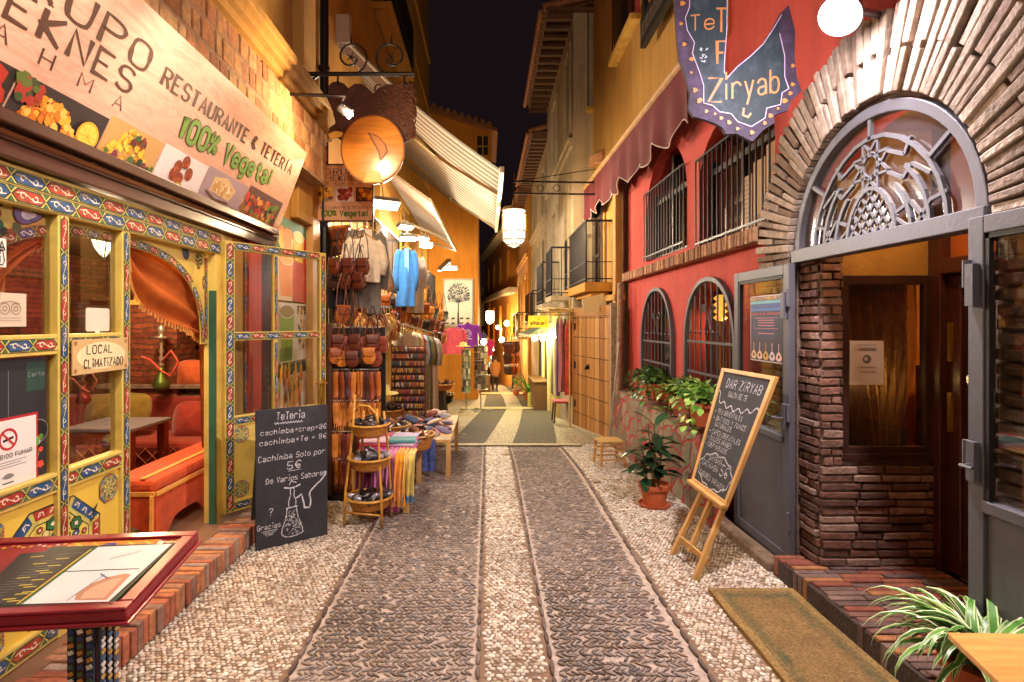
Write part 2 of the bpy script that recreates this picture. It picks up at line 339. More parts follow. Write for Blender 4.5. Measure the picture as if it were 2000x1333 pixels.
def blobs(mb, F, inside, n, cols, size, d, asp=(1, 1), sd=0):
    rr = random.Random(sd)
    for i in range(n):
        s, t = inside(rr); r = size * rr.uniform(.5, 1.2); mb.col = rr.choice(cols); a = rr.uniform(0, 3); m = rr.choice((5, 6, 7))
        mb.poly([F(s + asp[0] * r * rr.uniform(.7, 1.1) * math.cos(a + 2*math.pi*k/m), t + asp[1] * r * rr.uniform(.7, 1.1) * math.sin(a + 2*math.pi*k/m), d + i * 2e-5) for k in range(m)])
RED, BLUE, INK, CURL, LIME = C('a42c1e'), C('1e4c7c'), C('16241c'), C('e8dcc0'), C('c9c060')
def border(mb, F, p, q, w, d, cell=.11, k0=0):
    # painted strip of red and blue hexagons with curls, from p to q in the frame
    p, q = Vector(p), Vector(q); t = (q - p); Ln = t.length; t.normalize(); n = Vector((-t.y, t.x))
    A = lambda a, b: tuple(p + t * a + n * b)
    mb.col = LIME; mb.poly([F(*A(0, -w/2), d), F(*A(Ln, -w/2), d), F(*A(Ln, w/2), d), F(*A(0, w/2), d)])
    m = max(1, round(Ln / cell)); c = Ln / m
    for i in range(m):
        x = (i + .5) * c
        for sg in (-1, 1):
            mb.col = INK; mb.poly([F(*A(i*c - w*.27, sg*w*.45), d + .0003), F(*A(i*c, sg*w*.1), d + .0003), F(*A(i*c + w*.27, sg*w*.45), d + .0003)][::sg])
            mb.col = C('3a7040'); mb.poly([F(*A(i*c - w*.17, sg*w*.42), d + .0009), F(*A(i*c, sg*w*.2), d + .0009), F(*A(i*c + w*.17, sg*w*.42), d + .0009)][::sg])
            if i == 0: mb.col = INK; ribbon(mb, F, [A(0, sg*w*.485), A(Ln, sg*w*.485)], w*.05, d + .0005)
        for sc, col, dd in ((1.0, INK, .0006), (.8, (RED, BLUE)[(i + k0) % 2], .0012)):
            a, b = c / 2 * (1 if sc == 1 else .9), w / 2 * .86 * sc; k = min(b * 1.0, a * .7)
            mb.col = col; mb.poly([F(*A(x - a, 0), d + dd), F(*A(x - a + k, -b), d + dd), F(*A(x + a - k, -b), d + dd), F(*A(x + a, 0), d + dd), F(*A(x + a - k, b), d + dd), F(*A(x - a + k, b), d + dd)])
        mb.col = CURL; r = w * .25; L0 = c / 2 - w * .35
        for sg in (-1, 1):
            ribbon(mb, F, [A(x + sg * (L0 * .5 + r * math.cos(e) * (1 - .09 * j)), sg * r * math.sin(e) * (1 - .09 * j)) for j, e in enumerate([math.pi + .9 * z for z in range(7)])], w * .085, d + .0018)
        if c > w * 1.3: ribbon(mb, F, [A(x - L0, w * .12), A(x - L0 * .4, w * .22), A(x + L0 * .4, -w * .22), A(x + L0, -w * .12)], w * .06, d + .0022)
def rosette(mb, F, s, t, r, d, cut=None, sx=1.):
    Q = lambda a, b: F(s + a * r * sx, t + b * r, d)
    def oct_(k, z, a0=.3927): return [F(s + k*r*sx*math.cos(a0 + i*math.pi/4), t + k*r*math.sin(a0 + i*math.pi/4), d + z) for i in range(8)]
    for k, col, z in ((1.0, INK, 0), (.97, LIME, .0004), (.74, INK, .001), (.72, C('d8c65a'), .0014)): mb.col = col; mb.poly(oct_(k, z))
    for i in range(8):
        a = i * math.pi / 4; ca, sa = math.cos(a), math.sin(a)
        K = lambda x, y: (s + (x*ca - y*sa) * r * sx, t + (x*sa + y*ca) * r)
        mb.col = (RED, BLUE)[i % 2]; mb.poly([F(*K(x, y), d + .002) for x, y in ((.75, -.28), (.9, -.33), (.9, .33), (.75, .28))])
        mb.col = CURL
        for e in (-.2, 0, .2): ribbon(mb, F, [K(.79, e - .05), K(.86, e - .03), K(.86, e + .03), K(.8, e + .05), K(.83, e)], .018 * r, d + .0026)
        for x, y, w_, h_, col in ((.6, .0, .1, .11, C('2f6a3c')), (.47, .12, .07, .06, C('e6d48a')), (.47, -.12, .07, .06, BLUE), (.33, 0, .1, .05, RED if i % 2 else BLUE), (.58, .22, .05, .05, RED), (.18, 0, .08, .035, C('2f6a3c'))):
            mb.col = INK; mb.poly([F(*K(x + 1.25*w_*math.cos(b*math.pi/3), y + 1.25*h_*math.sin(b*math.pi/3)), d + .002) for b in range(6)])
            mb.col = col; mb.poly([F(*K(x + w_*math.cos(b*math.pi/3), y + h_*math.sin(b*math.pi/3)), d + .0026) for b in range(6)])
            mb.col = CURL; mb.poly([F(*K(x + .4*w_*math.cos(b*math.pi/2), y + .4*h_*math.sin(b*math.pi/2)), d + .0032) for b in range(4)])
def lamp(name, loc, W_, col, r=.05, parent=None, spot=None, aim=None):
    ld = bpy.data.lights.new(name, 'SPOT' if spot else 'POINT'); ld.energy = W_; ld.color = col; ld.shadow_soft_size = r
    o = bpy.data.objects.new(name, ld); S.collection.objects.link(o)
    o.location = Vector(loc) - Vector(parent['wl'] if parent else (0, 0, 0))
    if parent: o.parent = parent
    if spot:
        ld.spot_size = R(spot); ld.spot_blend = .6
        o.rotation_euler = (Vector(aim) - Vector(loc)).to_track_quat('-Z', 'Y').to_euler()
    return o
# ================================================================ ground and paving
def scatter(name, tv, tf, pos, rot, sc, cols, m, parent=None, smooth=True):
    tv = np.array(tv, float); n, k = len(pos), len(tv)
    c, s_ = np.cos(rot)[:, None], np.sin(rot)[:, None]
    x, y, z = tv[None, :, 0] * sc[:, 0:1], tv[None, :, 1] * sc[:, 1:2], tv[None, :, 2] * sc[:, 2:3]
    V = np.stack([x * c - y * s_ + pos[:, 0:1], x * s_ + y * c + pos[:, 1:2], z + pos[:, 2:3]], -1).reshape(-1, 3)
    lens = np.array([len(q) for q in tf]); idx = np.array([i for q in tf for i in q])
    I = (idx[None] + (np.arange(n) * k)[:, None]).reshape(-1); Ln = np.tile(lens, n); st = np.concatenate([[0], np.cumsum(Ln)[:-1]])
    me = bpy.data.meshes.new(name); me.vertices.add(len(V)); me.vertices.foreach_set('co', V.ravel())
    me.loops.add(len(I)); me.loops.foreach_set('vertex_index', I); me.polygons.add(len(Ln)); me.polygons.foreach_set('loop_start', st)
    me.polygons.foreach_set('use_smooth', np.full(len(Ln), smooth))
    me.materials.append(m); me.update(calc_edges=True)
    at = me.attributes.new('Col', 'FLOAT_COLOR', 'FACE')
    at.data.foreach_set('color', np.repeat(np.concatenate([cols, np.ones((n, 1))], 1), len(tf), 0).ravel())
    o = bpy.data.objects.new(name, me); S.collection.objects.link(o)
    if parent: o.parent = parent
    return o
def dome(k, prof):          # template stone: rings of k points
    v = [(r * math.cos(2*math.pi*i/k), r * math.sin(2*math.pi*i/k), z) for r, z in prof for i in range(k)]
    fs = [(j*k+i, j*k+(i+1) % k, (j+1)*k+(i+1) % k, (j+1)*k+i) for j in range(len(prof)-1) for i in range(k)]
    v.append((0, 0, 1)); t = (len(prof)-1)*k
    return v, fs + [(t+i, t+(i+1) % k, len(v)-1) for i in range(k)]
def vorpave(name, c1, c2, gap, sc, rough=.6):
    m, N, L, B = nodes(name); g = nd(N, 'ShaderNodeNewGeometry')
    v = nd(N, 'ShaderNodeTexVoronoi', feature='DISTANCE_TO_EDGE'); v.inputs['Scale'].default_value = sc; L.new(g.outputs['Position'], v.inputs['Vector'])
    w = nd(N, 'ShaderNodeTexVoronoi'); w.inputs['Scale'].default_value = sc; L.new(g.outputs['Position'], w.inputs['Vector'])
    mr = nd(N, 'ShaderNodeMapRange'); mr.inputs[1].default_value = .06; mr.inputs[2].default_value = .22; L.new(v.outputs['Distance'], mr.inputs[0])
    sp = nd(N, 'ShaderNodeSeparateColor'); L.new(w.outputs['Color'], sp.inputs[0])
    a = nd(N, 'ShaderNodeMixRGB'); a.inputs[1].default_value = (*c1, 1); a.inputs[2].default_value = (*c2, 1); L.new(sp.outputs[0], a.inputs[0])
    b = nd(N, 'ShaderNodeMixRGB'); b.inputs[1].default_value = (*gap, 1); L.new(mr.outputs[0], b.inputs[0]); L.new(a.outputs[0], b.inputs[2])
    L.new(b.outputs[0], B.inputs['Base Color']); B.inputs['Roughness'].default_value = rough
    bu = nd(N, 'ShaderNodeBump'); bu.inputs['Strength'].default_value = .7; bu.inputs['Distance'].default_value = .02; L.new(mr.outputs[0], bu.inputs['Height']); L.new(bu.outputs[0], B.inputs['Normal'])
    return m
M['pavefar'] = vorpave('far pebbles', C('d8cbae'), C('b8a884'), C('7a684e'), 24)
M['bed'] = mat('pebble bed', C('866c56'), .95, var=.3, vs=20, bump=.4)
M['roadfar'] = vorpave('far cobbles', C('5a5042'), C('453c33'), C('6c5e4c'), 22, .5)
mb = MB(); YB = G(953, 868).y; ys = [-8, 0, 6.2] + [6.2 + .6 * i for i in range(1, 40)] + [34, 42, 52, 70]
mb.add([(x, y, gz(y) - .012) for y in ys for x in (-30, -6, 0, 6, 30)], [(5*i+j, 5*i+j+1, 5*i+j+6, 5*i+j+5) for i in range(len(ys)-1) for j in range(4)])
struct(mb.build('ground', M['pavefar']))
mb = MB(); yy = [.6, 6.2] + list(np.linspace(6.4, YB, 10))
mb.add([(x, y, gz(y) - .006) for y in yy for x in (-2.2, 2.3)], [(2*i, 2*i+1, 2*i+3, 2*i+2) for i in range(len(yy) - 1)])
struct(mb.build('paving_bed', M['mortar']))
for x0, x1 in ((-2.2, -.99), (-.045, .32), (1.1, 2.3)):
    mb = MB(); mb.add([(x, y, gz(y) - .002) for y in yy for x in (x0, x1)], [(2*i, 2*i+1, 2*i+3, 2*i+2) for i in range(len(yy) - 1)]); struct(mb.build('pebble_bed', M['bed']))
from mathutils import noise as NZ
# pebbles, set one by one
def pebbles(x0, x1, y0, y1, p):
    xs = np.arange(x0 + p/2, x1 - p*.3, p); ys_ = np.arange(y0, y1, p * .88)
    X, Y = np.meshgrid(xs, ys_); X = X + (np.arange(len(ys_)) % 2)[:, None] * p / 2
    X = X + rng.uniform(-.17, .17, X.shape) * p + .012 * np.sin(Y * 5); Y = Y + rng.uniform(-.17, .17, X.shape) * p + .012 * np.sin(X * 7)
    P = np.stack([X.ravel(), Y.ravel()], 1); return P[(P[:, 0] < x1 - .012) & (P[:, 0] > x0 + .01)]
tv, tf = dome(7, [(1.0, -.2), (.9, .5), (.5, .9)])
for nm, x0, x1, p in (('pavement', -1.95, -1.0, .028), ('street_strip', -.035, .305, .031), ('pavement', 1.115, 2.15, .028)):
    P = pebbles(x0, x1, .9, YB, p)
    if x0 > 1: P = P[~((P[:, 0] > 1.42) & (P[:, 1] < 3.62))]          # under the doormat
    P = P[rng.random(len(P)) > .035]; n = len(P); sc = rng.uniform(.33, .55, (n, 1)) * p * np.stack([rng.uniform(.95, 1.3, n), rng.uniform(.68, .95, n), rng.uniform(.26, .42, n)], 1)
    base = np.array([C('e6dccb'), C('d8c9b0'), C('efe8da'), C('c4ab92'), C('d6bca4'), C('a08c78')])
    st_ = np.array([NZ.noise((a * 1.3, b * 1.3, 0)) + .6 * NZ.noise((a * 5, b * 5, 2)) for a, b in P])[:, None]
    cols = base[rng.choice(6, n, p=[.3, .22, .22, .1, .1, .06])] * rng.uniform(.68, 1.02, (n, 1)) * np.clip(1 - .45 * np.clip(st_ - .05, 0, 1), .5, 1)
    struct(scatter(nm, tv, tf, np.stack([P[:, 0], P[:, 1], [gz(y) + .001 for y in P[:, 1]]], 1), rng.normal(0, .75, n), sc, np.clip(cols, 0, 1), M['pebble']))
# herringbone of dark stones set on edge
Q, Rr, Ss, Cc = [], [], [], []
for x0, x1 in ((-.965, -.075), (.345, 1.075)):
    for i, y in enumerate(np.arange(.9, YB, .039)):
        sp = .031
        for x in np.arange(x0 + .03, x1 - .02, sp):
            if rng.random() < .05: continue
            Q.append((x + rng.normal(0, .004), y + rng.normal(0, .004) + .008 * math.sin(x * 9 + y), gz(y))); Rr.append((1 if i % 2 else -1) * rng.normal(.66, .1))
            Ss.append((rng.uniform(.021, .031), rng.uniform(.0055, .0095), rng.uniform(.002, .0055)))
            Cc.append(np.array(C(random.choice(['9c8a7e', '8a7b72', 'a6968a', '86807e', '9c8672', 'aca098', '7a6c64']))) * rng.uniform(.7, 1.05))
for xl in (-.985, -.05, .325, 1.095):              # edging stones
    y = .9
    while y < YB - .05:
        ln = rng.uniform(.05, .085); Q.append((xl, y + ln, gz(y))); Rr.append(math.pi/2 + rng.normal(0, .05)); Ss.append((ln * .95, .012, .012)); Cc.append(np.array(C(random.choice(['6a5a52', '80706a', '5a4c46'])))); y += 2 * ln
tv, tf = dome(8, [(1.0, -.5), (1.0, .55), (.82, .97)])
Cc = [c * (1 - .5 * max(0, NZ.noise((q[0] * 1.1, q[1] * 1.1, 5)))) for c, q in zip(Cc, Q)]
struct(scatter('road', tv, tf, np.array(Q), np.array(Rr), np.array(Ss), np.array(Cc), M['cobble'], None, False))
# the street beyond, going downhill
def gpoly(name, pts, m, dz):
    mb = MB(); L_, R_ = pts
    n = len(L_); sub = 6; A, B_ = [], []
    for k in range(n - 1):
        for j in range(sub + (k == n-2)):
            t = j / sub; A.append(G(*(np.array(L_[k]) * (1-t) + np.array(L_[k+1]) * t), dz)); B_.append(G(*(np.array(R_[k]) * (1-t) + np.array(R_[k+1]) * t), dz))
    m_ = len(A); mb.add(A + B_, [(i, i+m_, i+1+m_, i+1) for i in range(m_-1)]); return struct(mb.build(name, m))
M['roadfar'] = vorpave('far cobble rows', C('453e38'), C('332d29'), C('5c5046'), 26, .8)
gpoly('road', ([(878, 866), (943, 799), (946, 790), (950, 772), (952, 752)], [(1087, 866), (1076, 799), (1068, 790), (1044, 768), (1010, 748)]), M['roadfar'], .008)
gpoly('street_strip', ([(945, 868), (966, 838), (976, 822), (990, 799), (983, 776), (970, 761), (960, 748)], [(1000, 868), (1012, 838), (1017, 818), (1021, 797), (1008, 775), (992, 761), (978, 748)]), M['pavefar'], .016)
mb = MB(C('b8a988'))
for v, ul, ur in ((868, 800, 1135), (797, 900, 1082), (768, 940, 1045)): mb.add([G(ul, v + 2, .024), G(ur, v + 2, .024), G(ur, v - 2, .024), G(ul, v - 2, .024)], [(0, 1, 2, 3)])
struct(mb.build('cross_bands', M['stone']))
mb = MB()                                           # drain covers and stray leaves
for u, v, r, c in ((985, 886, .07, 'b8a888'), (905, 848, .06, '8a7a60'), (1165, 940, .05, '9a8a6a')):
    p = G(u, v, .014); mb.col = C(c); mb.lathe([(r, 0), (r * .9, .006), (.001, .007)], p, 12)
struct(mb.build('paving_patch', M['stone']))
mb = MB()
for k in range(46):
    u, v = random.choice([(random.uniform(560, 700), random.uniform(1070, 1300)), (random.uniform(1150, 1400), random.uniform(1000, 1150)), (random.uniform(700, 1300), random.uniform(900, 1320))])
    p = G(u, v, .03); mb.col = C(random.choice(['8a9a3a', 'b8a040', '6a7a3a', 'c8b060', '9a5a3a'])); a = random.uniform(0, 6); r = random.uniform(.006, .016)
    mb.poly([p + Vector((r * math.cos(a), r * math.sin(a), 0)), p + Vector((.5*r * math.cos(a+1.6), .5*r * math.sin(a+1.6), .006)), p + Vector((-r * math.cos(a), -r * math.sin(a), 0)), p + Vector((.5*r * math.cos(a-1.6), .5*r * math.sin(a-1.6), .004))])
o = mb.build('fallen_leaves', M['leafc']); o['kind'] = 'stuff'; tag(o, 'small yellow green fallen leaves scattered over the paving', 'leaves')
# ================================================================ walls with openings
from mathutils.geometry import tessellate_polygon
def wallface(mb, F, outer, holes, depth, d=0.):
    loops = [[Vector((a, b, 0)) for a, b in lp] for lp in [outer] + holes]
    pts = [p for lp in loops for p in lp]; mb.add([F(p.x, p.y, d) for p in pts], [tuple(t) for t in tessellate_polygon(loops)])
    for lp in holes:
        n = len(lp); mb.add([F(a, b, d) for a, b in lp] + [F(a, b, d - depth) for a, b in lp], [(i, (i+1) % n, n+(i+1) % n, n+i) for i in range(n)])
def arch(c, hw, z0, zs, zt, n=10, pointed=False):
    pts = [(c - hw, z0), (c + hw, z0)]
    if not pointed: return pts + [(c + hw * math.cos(math.pi*i/(2*n)), zs + (zt - zs) * math.sin(math.pi*i/(2*n))) for i in range(2*n+1)]
    e = [(hw * (1 - (i/n)**1.75), (zt - zs) * (i/n) ** .92) for i in range(n+1)]
    e = [(hw * math.cos(math.pi/2*i/n) ** .82, (zt-zs) * math.sin(math.pi/2*i/n) ** 1.0 * (.93 + .07*i/n)) for i in range(n+1)]
    return pts + [(c + a, zs + b) for a, b in e] + [(c - a, zs + b) for a, b in e[::-1][1:]]
def rct(a0, a1, b0, b1): return [(a0, b0), (a1, b0), (a1, b1), (a0, b1)]
# ---------------------------------------------------------------- restaurant building (left)
REST = thing('restaurant_building', 'restaurant with yellow hand painted shopfront at the left of the street', 'building', (-2.2, 3, 0))
mb = MB(); F = LW(-2.17)
wallface(mb, F, rct(-3, 6.95, 4.35, 9), [], .2); mb.box(-5, -2.18, 6.93, 6.95, 2.7, 9)
wallface(mb, F, rct(4.52, 6.95, 0, 4.35), [], .2)
mb.build('wall', M['yellowwall'], REST)
mb = MB()
for k, (d, z0, z1) in enumerate(((.10, 3.97, 4.05), (.14, 4.05, 4.12), (.19, 4.12, 4.2), (.25, 4.2, 4.27), (.3, 4.27, 4.36), (.22, 4.36, 4.4))): mb.box(-2.18, -2.17 + d, -3, 6.75 - .01 * k, z0, z1 - .002)
mb.lathe([(.02, -.16), (.2, -.15), (.22, 0), (.2, .15), (.02, .16)], (-2.03, 6.72, 4.14), 14, (0, 1, 0), (0, 0, 1), (1, 0, 0))
mb.build('cornice', M['yellowwall'], REST, bevel=.01)
mb = MB()
for zr0, zr1, ys0 in ((3.36, 3.61, -1.0), (3.62, 3.785, -.93), (3.795, 3.955, -1.02)):
  y = ys0
  while y < 6.5:
    wd = min(random.uniform(.09, .2), 6.55 - y); mb.col = C(random.choice(['b0784a', 'a06c42', 'ba8854', '946038', 'b8905e'])); j = random.uniform(-.004, .004)
    mb.box(-2.17, -1.89 + j, y + .008, y + wd - .008, zr0 + random.uniform(0, .012), zr1 - random.uniform(0, .012)); y += wd
mb.build('brick_lintel', M['stone'], REST, bevel=.012)
mb = MB(C('9a7a5c')); mb.box(-2.16, -1.896, -1, 6.52, 3.34, 3.93); mb.build('lintel_mortar', M['stone'], REST)
mb = MB()                                        # pilaster beside the stall
mb.box(-2.168, -2.08, 6.1, 6.62, 2.9, 4.6); mb.box(-2.168, -2.03, 6.15, 6.57, 4.6, 9); mb.build('pilaster', M['yellowwall'], REST, bevel=.01)
# ceiling, floor, rear walls of the dining room
mb = MB(); mb.box(-5.4, -2.2, -1, 7.6, 2.62, 2.7); mb.build('ceiling', mat('room ceiling', C('6a4c2c'), .9), REST)
mb = MB(); mb.box(-5.4, -2.05, -1, 7.6, .02, .158); mb.build('room_floor', mat('room floor', C('7a5a44'), .5, vs=3), REST)
mb = MB(); mb.box(-5.5, -5.4, -1, 7.6, .1, 2.7); mb.box(-5.4, -2.2, 7.6, 7.7, .1, 2.7); mb.box(-5.4, -2.2, -1.1, -1, .1, 2.7); mb.build('room_wall', M['brickroom'], REST)
# step of bricks on edge
mb = MB(C('8a7060')); mb.box(-2.2, -1.86, .6, 5.5, 0, .14); k = 0; y = .6
while y < 5.45:
    w_ = random.uniform(.048, .07); mb.col = C(random.choice(['b0684a', '9a5a40', 'a87858', '8a6a5a', 'a08878', 'b87a50'])); j = random.uniform(-.006, .006)
    mb.box(-2.1 + j, -1.84 + j, y + .004, y + w_ - .004, .012, .158 + random.uniform(-.006, .006)); y += w_
STEP = mb.build('doorstep', M['stone'], bevel=.008); struct(STEP)
# ---------------------------------------------------------------- stall building and orange building (left)
SH = thing('shop_building', 'tall yellow building with balconies and striped awning above the bag stall', 'building', (-2.2, 14, 0))
mb = MB(); F = LW(-2.17)
hol = [rct(7.6, 8.9, 0, 2.1), rct(9.3, 12.6, -.4, 2.05), rct(13.0, 16.2, -.7, 1.9)] + [rct(a, a + 1.1, 2.35, 4.5) for a in (9.9, 13.9, 18.2)] + [rct(a, a + 1.0, 7.85, 10.2) for a in (8.2, 11.5, 15.4)]
wallface(mb, F, rct(6.95, 20.5, -2, 15), hol, .22)
mb.build('wall', M['ochrewall'], SH)
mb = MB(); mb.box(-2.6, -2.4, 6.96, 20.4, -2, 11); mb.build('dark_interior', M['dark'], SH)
for a, z0, z1 in [(9.9, 2.35, 4.5), (13.9, 2.35, 4.5), (18.2, 2.35, 4.5), (8.2, 7.85, 10.2), (11.5, 7.85, 10.2), (15.4, 7.85, 10.2)]:
    mb = MB(); F = LW(-2.3)
    for s in (a, a + .5, a + .98): slab(mb, F, s, s + .07, z0, z1, 0, .05)
    for t in (z0, z0 + .6, z0 + 1.4, z1 - .07): slab(mb, F, a, a + 1.1, t, t + .06, .001, .045)
    w_ = mb.build('balcony_door', M['darkwood'], SH)
    mb = MB(); rect(mb, F, a, a + 1.1, z0, z1, .02); mb.build('pane', M['dglass'], w_)
mb = MB(); mb.box(-2.17, -2.12, 6.98, 20.4, 6.6, 6.72); mb.box(-2.17, -2.1, 6.98, 20.4, 11.2, 11.4); mb.tube([(-2.12, 7.1, 9.6), (-2.12, 13, 9.4), (-2.12, 20.4, 9.3)], .025, 6)
for a in (9.9, 13.9, 18.2): mb.box(-2.17, -2.14, a - .18, a - .02, 2.3, 4.65); mb.box(-2.17, -2.14, a + 1.12, a + 1.28, 2.3, 4.65); mb.box(-2.17, -2.11, a - .2, a + 1.3, 4.66, 4.8)
mb.build('moulding', M['ochrewall'], SH, bevel=.006)
mb = MB(); mb.tube([(-2.1, 7.15, 0), (-2.1, 7.15, 12)], .055, 10)
for z in (1, 3, 5, 7): mb.lathe([(.07, -.03), (.07, .03)], (-2.1, 7.15, z), 10)
mb.build('drainpipe', M['blackiron'], SH)
def railing(mb, pts, z0, z1, gap=.11, r=.009):
    for a, b in zip(pts, pts[1:]):
        a, b = Vector(a), Vector(b); n = max(1, int((b-a).length / gap))
        for z, h in ((z1, .035), (z0 + .06, .02), (z0 + .35, .015)): mb.beam((a.x, a.y, z), (b.x, b.y, z), .03, h)
        for i in range(n + 1):
            p = a.lerp(b, i / n); mb.tube([(p.x, p.y, z0), (p.x, p.y, z1)], r if i % n else r * 1.6, 5)
def balcony(par, X0, X1, y0, y1, z0, z1, m=None, thick=.12, scr=False):
    mb = MB(); a, b = min(X0, X1), max(X0, X1); mb.box(a, b, y0, y1, z0 - thick, z0); mb.box(a + (.05 if X1 > X0 else .12), b - (.12 if X1 > X0 else .05), y0 + .1, y1 - .1, z0 - thick - .08, z0 - thick - .002)
    s = mb.build('balcony', m or M['ochrewall'], par, bevel=.01)
    mb = MB(); xe = X1 + (.03 if X1 < X0 else -.03); railing(mb, [(X0, y0 + .03), (xe, y0 + .03), (xe, y1 - .03), (X0, y1 - .03)] if 0 else [(X0, y0 + .03, 0), (xe, y0 + .03, 0), (xe, y1 - .03, 0), (X0, y1 - .03, 0)], z0, z1)
    mb.build('railing', M['iron'], s); return s
balcony(SH, -2.17, -1.85, 9.2, 11.8, 2.32, 3.48); balcony(SH, -2.17, -1.85, 13.3, 15.6, 2.3, 3.45); balcony(SH, -2.17, -1.9, 17.8, 20.3, 2.3, 3.4)
balcony(SH, -2.17, -1.8, 10.4, 13.6, 7.75, 8.9)
OR = thing('orange_building', 'orange plastered building end facing down the street behind the tree cloth', 'building', (-1.5, 21, -1))
mb = MB(); zt = lambda x: 9.5 - (x + 2.2) * .33
mb.prism([(-6, 20.5, -3), (-.38, 20.5, -3), (-.38, 20.5, 6.6), (.12, 20.5, 6.6), (.12, 20.5, zt(.12)), (-6, 20.5, zt(-6))], (0, 3.5, 0)); mb.build('wall', M['orangewall'], OR)
mb = MB(C('8a5a38')); mb.prism([(-6.3, 20.2, zt(-6.3)), (.35, 20.2, zt(.35)), (.35, 20.2, zt(.35) + .14), (-6.3, 20.2, zt(-6.3) + .14)], (0, 4, 0))
for i in range(26): mb.tube([(-6.2 + .25 * i, 20.12, zt(-6.2 + .25*i) + .17), (-6.2 + .25 * i, 24, zt(-6.2 + .25*i) + .3)], .09, 6)
mb.build('roof', M['stone'], OR)
mb = MB(); F = FR(20.5)
w_ = MB(C('2a1a12')); rect(w_, F, -.42, .0, 7.9, 8.6, .012); w_ = w_.build('window', M['dark'], OR)
for s in (-.44, -.21, .0): slab(mb, F, s, s + .04, 7.86, 8.64, 0, .03)
for t in (7.86, 8.2, 8.6): slab(mb, F, -.42, .03, t, t + .04, .001, .028)
mb.build('frame', M['ochrewall'], w_)
# ---------------------------------------------------------------- red tea house (right)
RED_H = thing('tea_house', 'red plastered tea house with brick door arch and barred pointed windows', 'building', (2.2, 5, 0))
DC, DR, DZ = -3.14, .76, 2.2
door_hole = arch(DC, DR, .0, DZ, DZ + DR, 12)
w1 = arch(-7.2, .66, .85, 1.5, 2.2, 10, True); w2 = arch(-5.5, .64, .85, 1.55, 2.2, 10, True)
uw1 = arch(-6.93, .78, 2.58, 3.2, 3.92, 8); uw2 = arch(-5.03, .76, 2.5, 3.2, 3.7, 8)
F = RW(2.2); mb = MB()
wallface(mb, F, rct(-8.75, -.2, 0, 9), [door_hole, w1, w2, uw1, uw2], .2)
mb.box(2.2, 6, -.2, -.19, 0, 9); mb.build('wall', M['redwall'], RED_H)
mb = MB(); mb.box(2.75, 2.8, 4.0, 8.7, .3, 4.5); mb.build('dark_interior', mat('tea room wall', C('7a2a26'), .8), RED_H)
mb = MB(C('8a7a68')); mb.box(2.21, 2.5, 4.1, 8.7, .8, .848); mb.box(2.21, 2.75, 4.1, 8.7, 2.42, 2.46); mb.build('window_floor', M['stone'], RED_H)
# brick sill course
mb = MB(); y = 4.35
while y < 8.72:
    w_ = random.uniform(.045, .06); mb.col = C(random.choice(['b08866', 'a87a5c', 'c09a78', '9a7050', '8a6450'])); j = random.uniform(-.008, .008)
    mb.box(2.09 + j, 2.198, y + .006, y + w_ - .006, 2.385, 2.505 + j / 2); y += w_
mb.col = C('5a4034'); mb.box(2.11, 2.197, 4.35, 8.72, 2.39, 2.495)
mb.build('brick_sill', M['stone'], RED_H, bevel=.008)
# window grilles
def grille(c, hw, z0, zs, zt, nb):
    F = RW(2.2); mb = MB(); out = arch(c, hw, z0, zs, zt, 10, True)
    k = (hw - .045) / hw
    inn = [(c + (a - c) * k, z0 + .02 + (b - z0) * ((zt - z0 - .065) / (zt - z0))) for a, b in out]
    mb.ring(F, out, inn, .0, .05); fr = mb.build('window', M['irongrey'], RED_H, bevel=.004)
    mb = MB()
    for i in range(1, nb):
        s = c - hw + 2 * hw * i / nb; x = abs(s - c) / hw
        top = max([b for a, b in out if abs(a - c) / hw >= x - .02] or [zs])
        mb.tube([F(s, z0 + .02, .02), F(s, top - .03, .02)], .0085, 6)
        for zz in (zs + .1,): mb.lathe([(.009, -.02), (.018, 0), (.009, .02)], F(s, zz, .02), 6)
    for z in (z0 + .38, zs): mb.beam(F(c - hw + .02, z, .02), F(c + hw - .02, z, .02), .012, .024)
    for sg in (-1, 1):                                # scrolls
        mb.tube([F(c + sg * (.11 - .05 * math.cos(t) * (1 - t / 12)), zs + .33 + .05 * math.sin(t) * (1 - t / 12), .03) for t in np.linspace(0, 8, 18)], .006, 5)
        mb.tube([F(c + sg * .06, zs + .33, .03), F(c + sg * .03, zs + .22, .03), F(c + sg * .06, zs + .12, .03), F(c + sg * .1, zs + .14, .03)], .006, 5)
    mb.build('bars', M['irongrey'], fr)
    mb = MB(); mb.poly([F(a, b, -.12) for a, b in out]); mb.build('pane', M['dglass'], fr)
grille(-7.2, .66, .85, 1.5, 2.2, 9); grille(-5.5, .64, .85, 1.55, 2.2, 9)
def upwin(hole, c, hw, z0, zt, deep):
    F = RW(2.2); mb = MB()
    for s in (c - hw, c - .03, c + hw - .06): slab(mb, F, s, s + .06, z0, zt - .1, -.16, -.1)
    for t in (z0, z0 + .75): slab(mb, F, c - hw, c + hw, t, t + .06, -.159, -.105)
    w = mb.build('window', M['darkwood'], RED_H)
    mb = MB()
    for i in range(15): s = c - hw + 2 * hw * i / 14; mb.tube([F(s, z0, .04), F(s, z0 + .92, .04)], .009, 5)
    for t in (z0 + .06, z0 + .92): mb.beam(F(c - hw, t, .04), F(c + hw, t, .04), .02, .02)
    mb.build('railing', M['blackiron'], w)
    mb = MB(); mb.poly([F(a, b, -.13) for a, b in hole]); mb.build('pane', M['dglass'], w); return w
upwin(uw1, -6.93, .78, 2.58, 3.92, .3); upwin(uw2, -5.03, .76, 2.5, 4.0, .3)
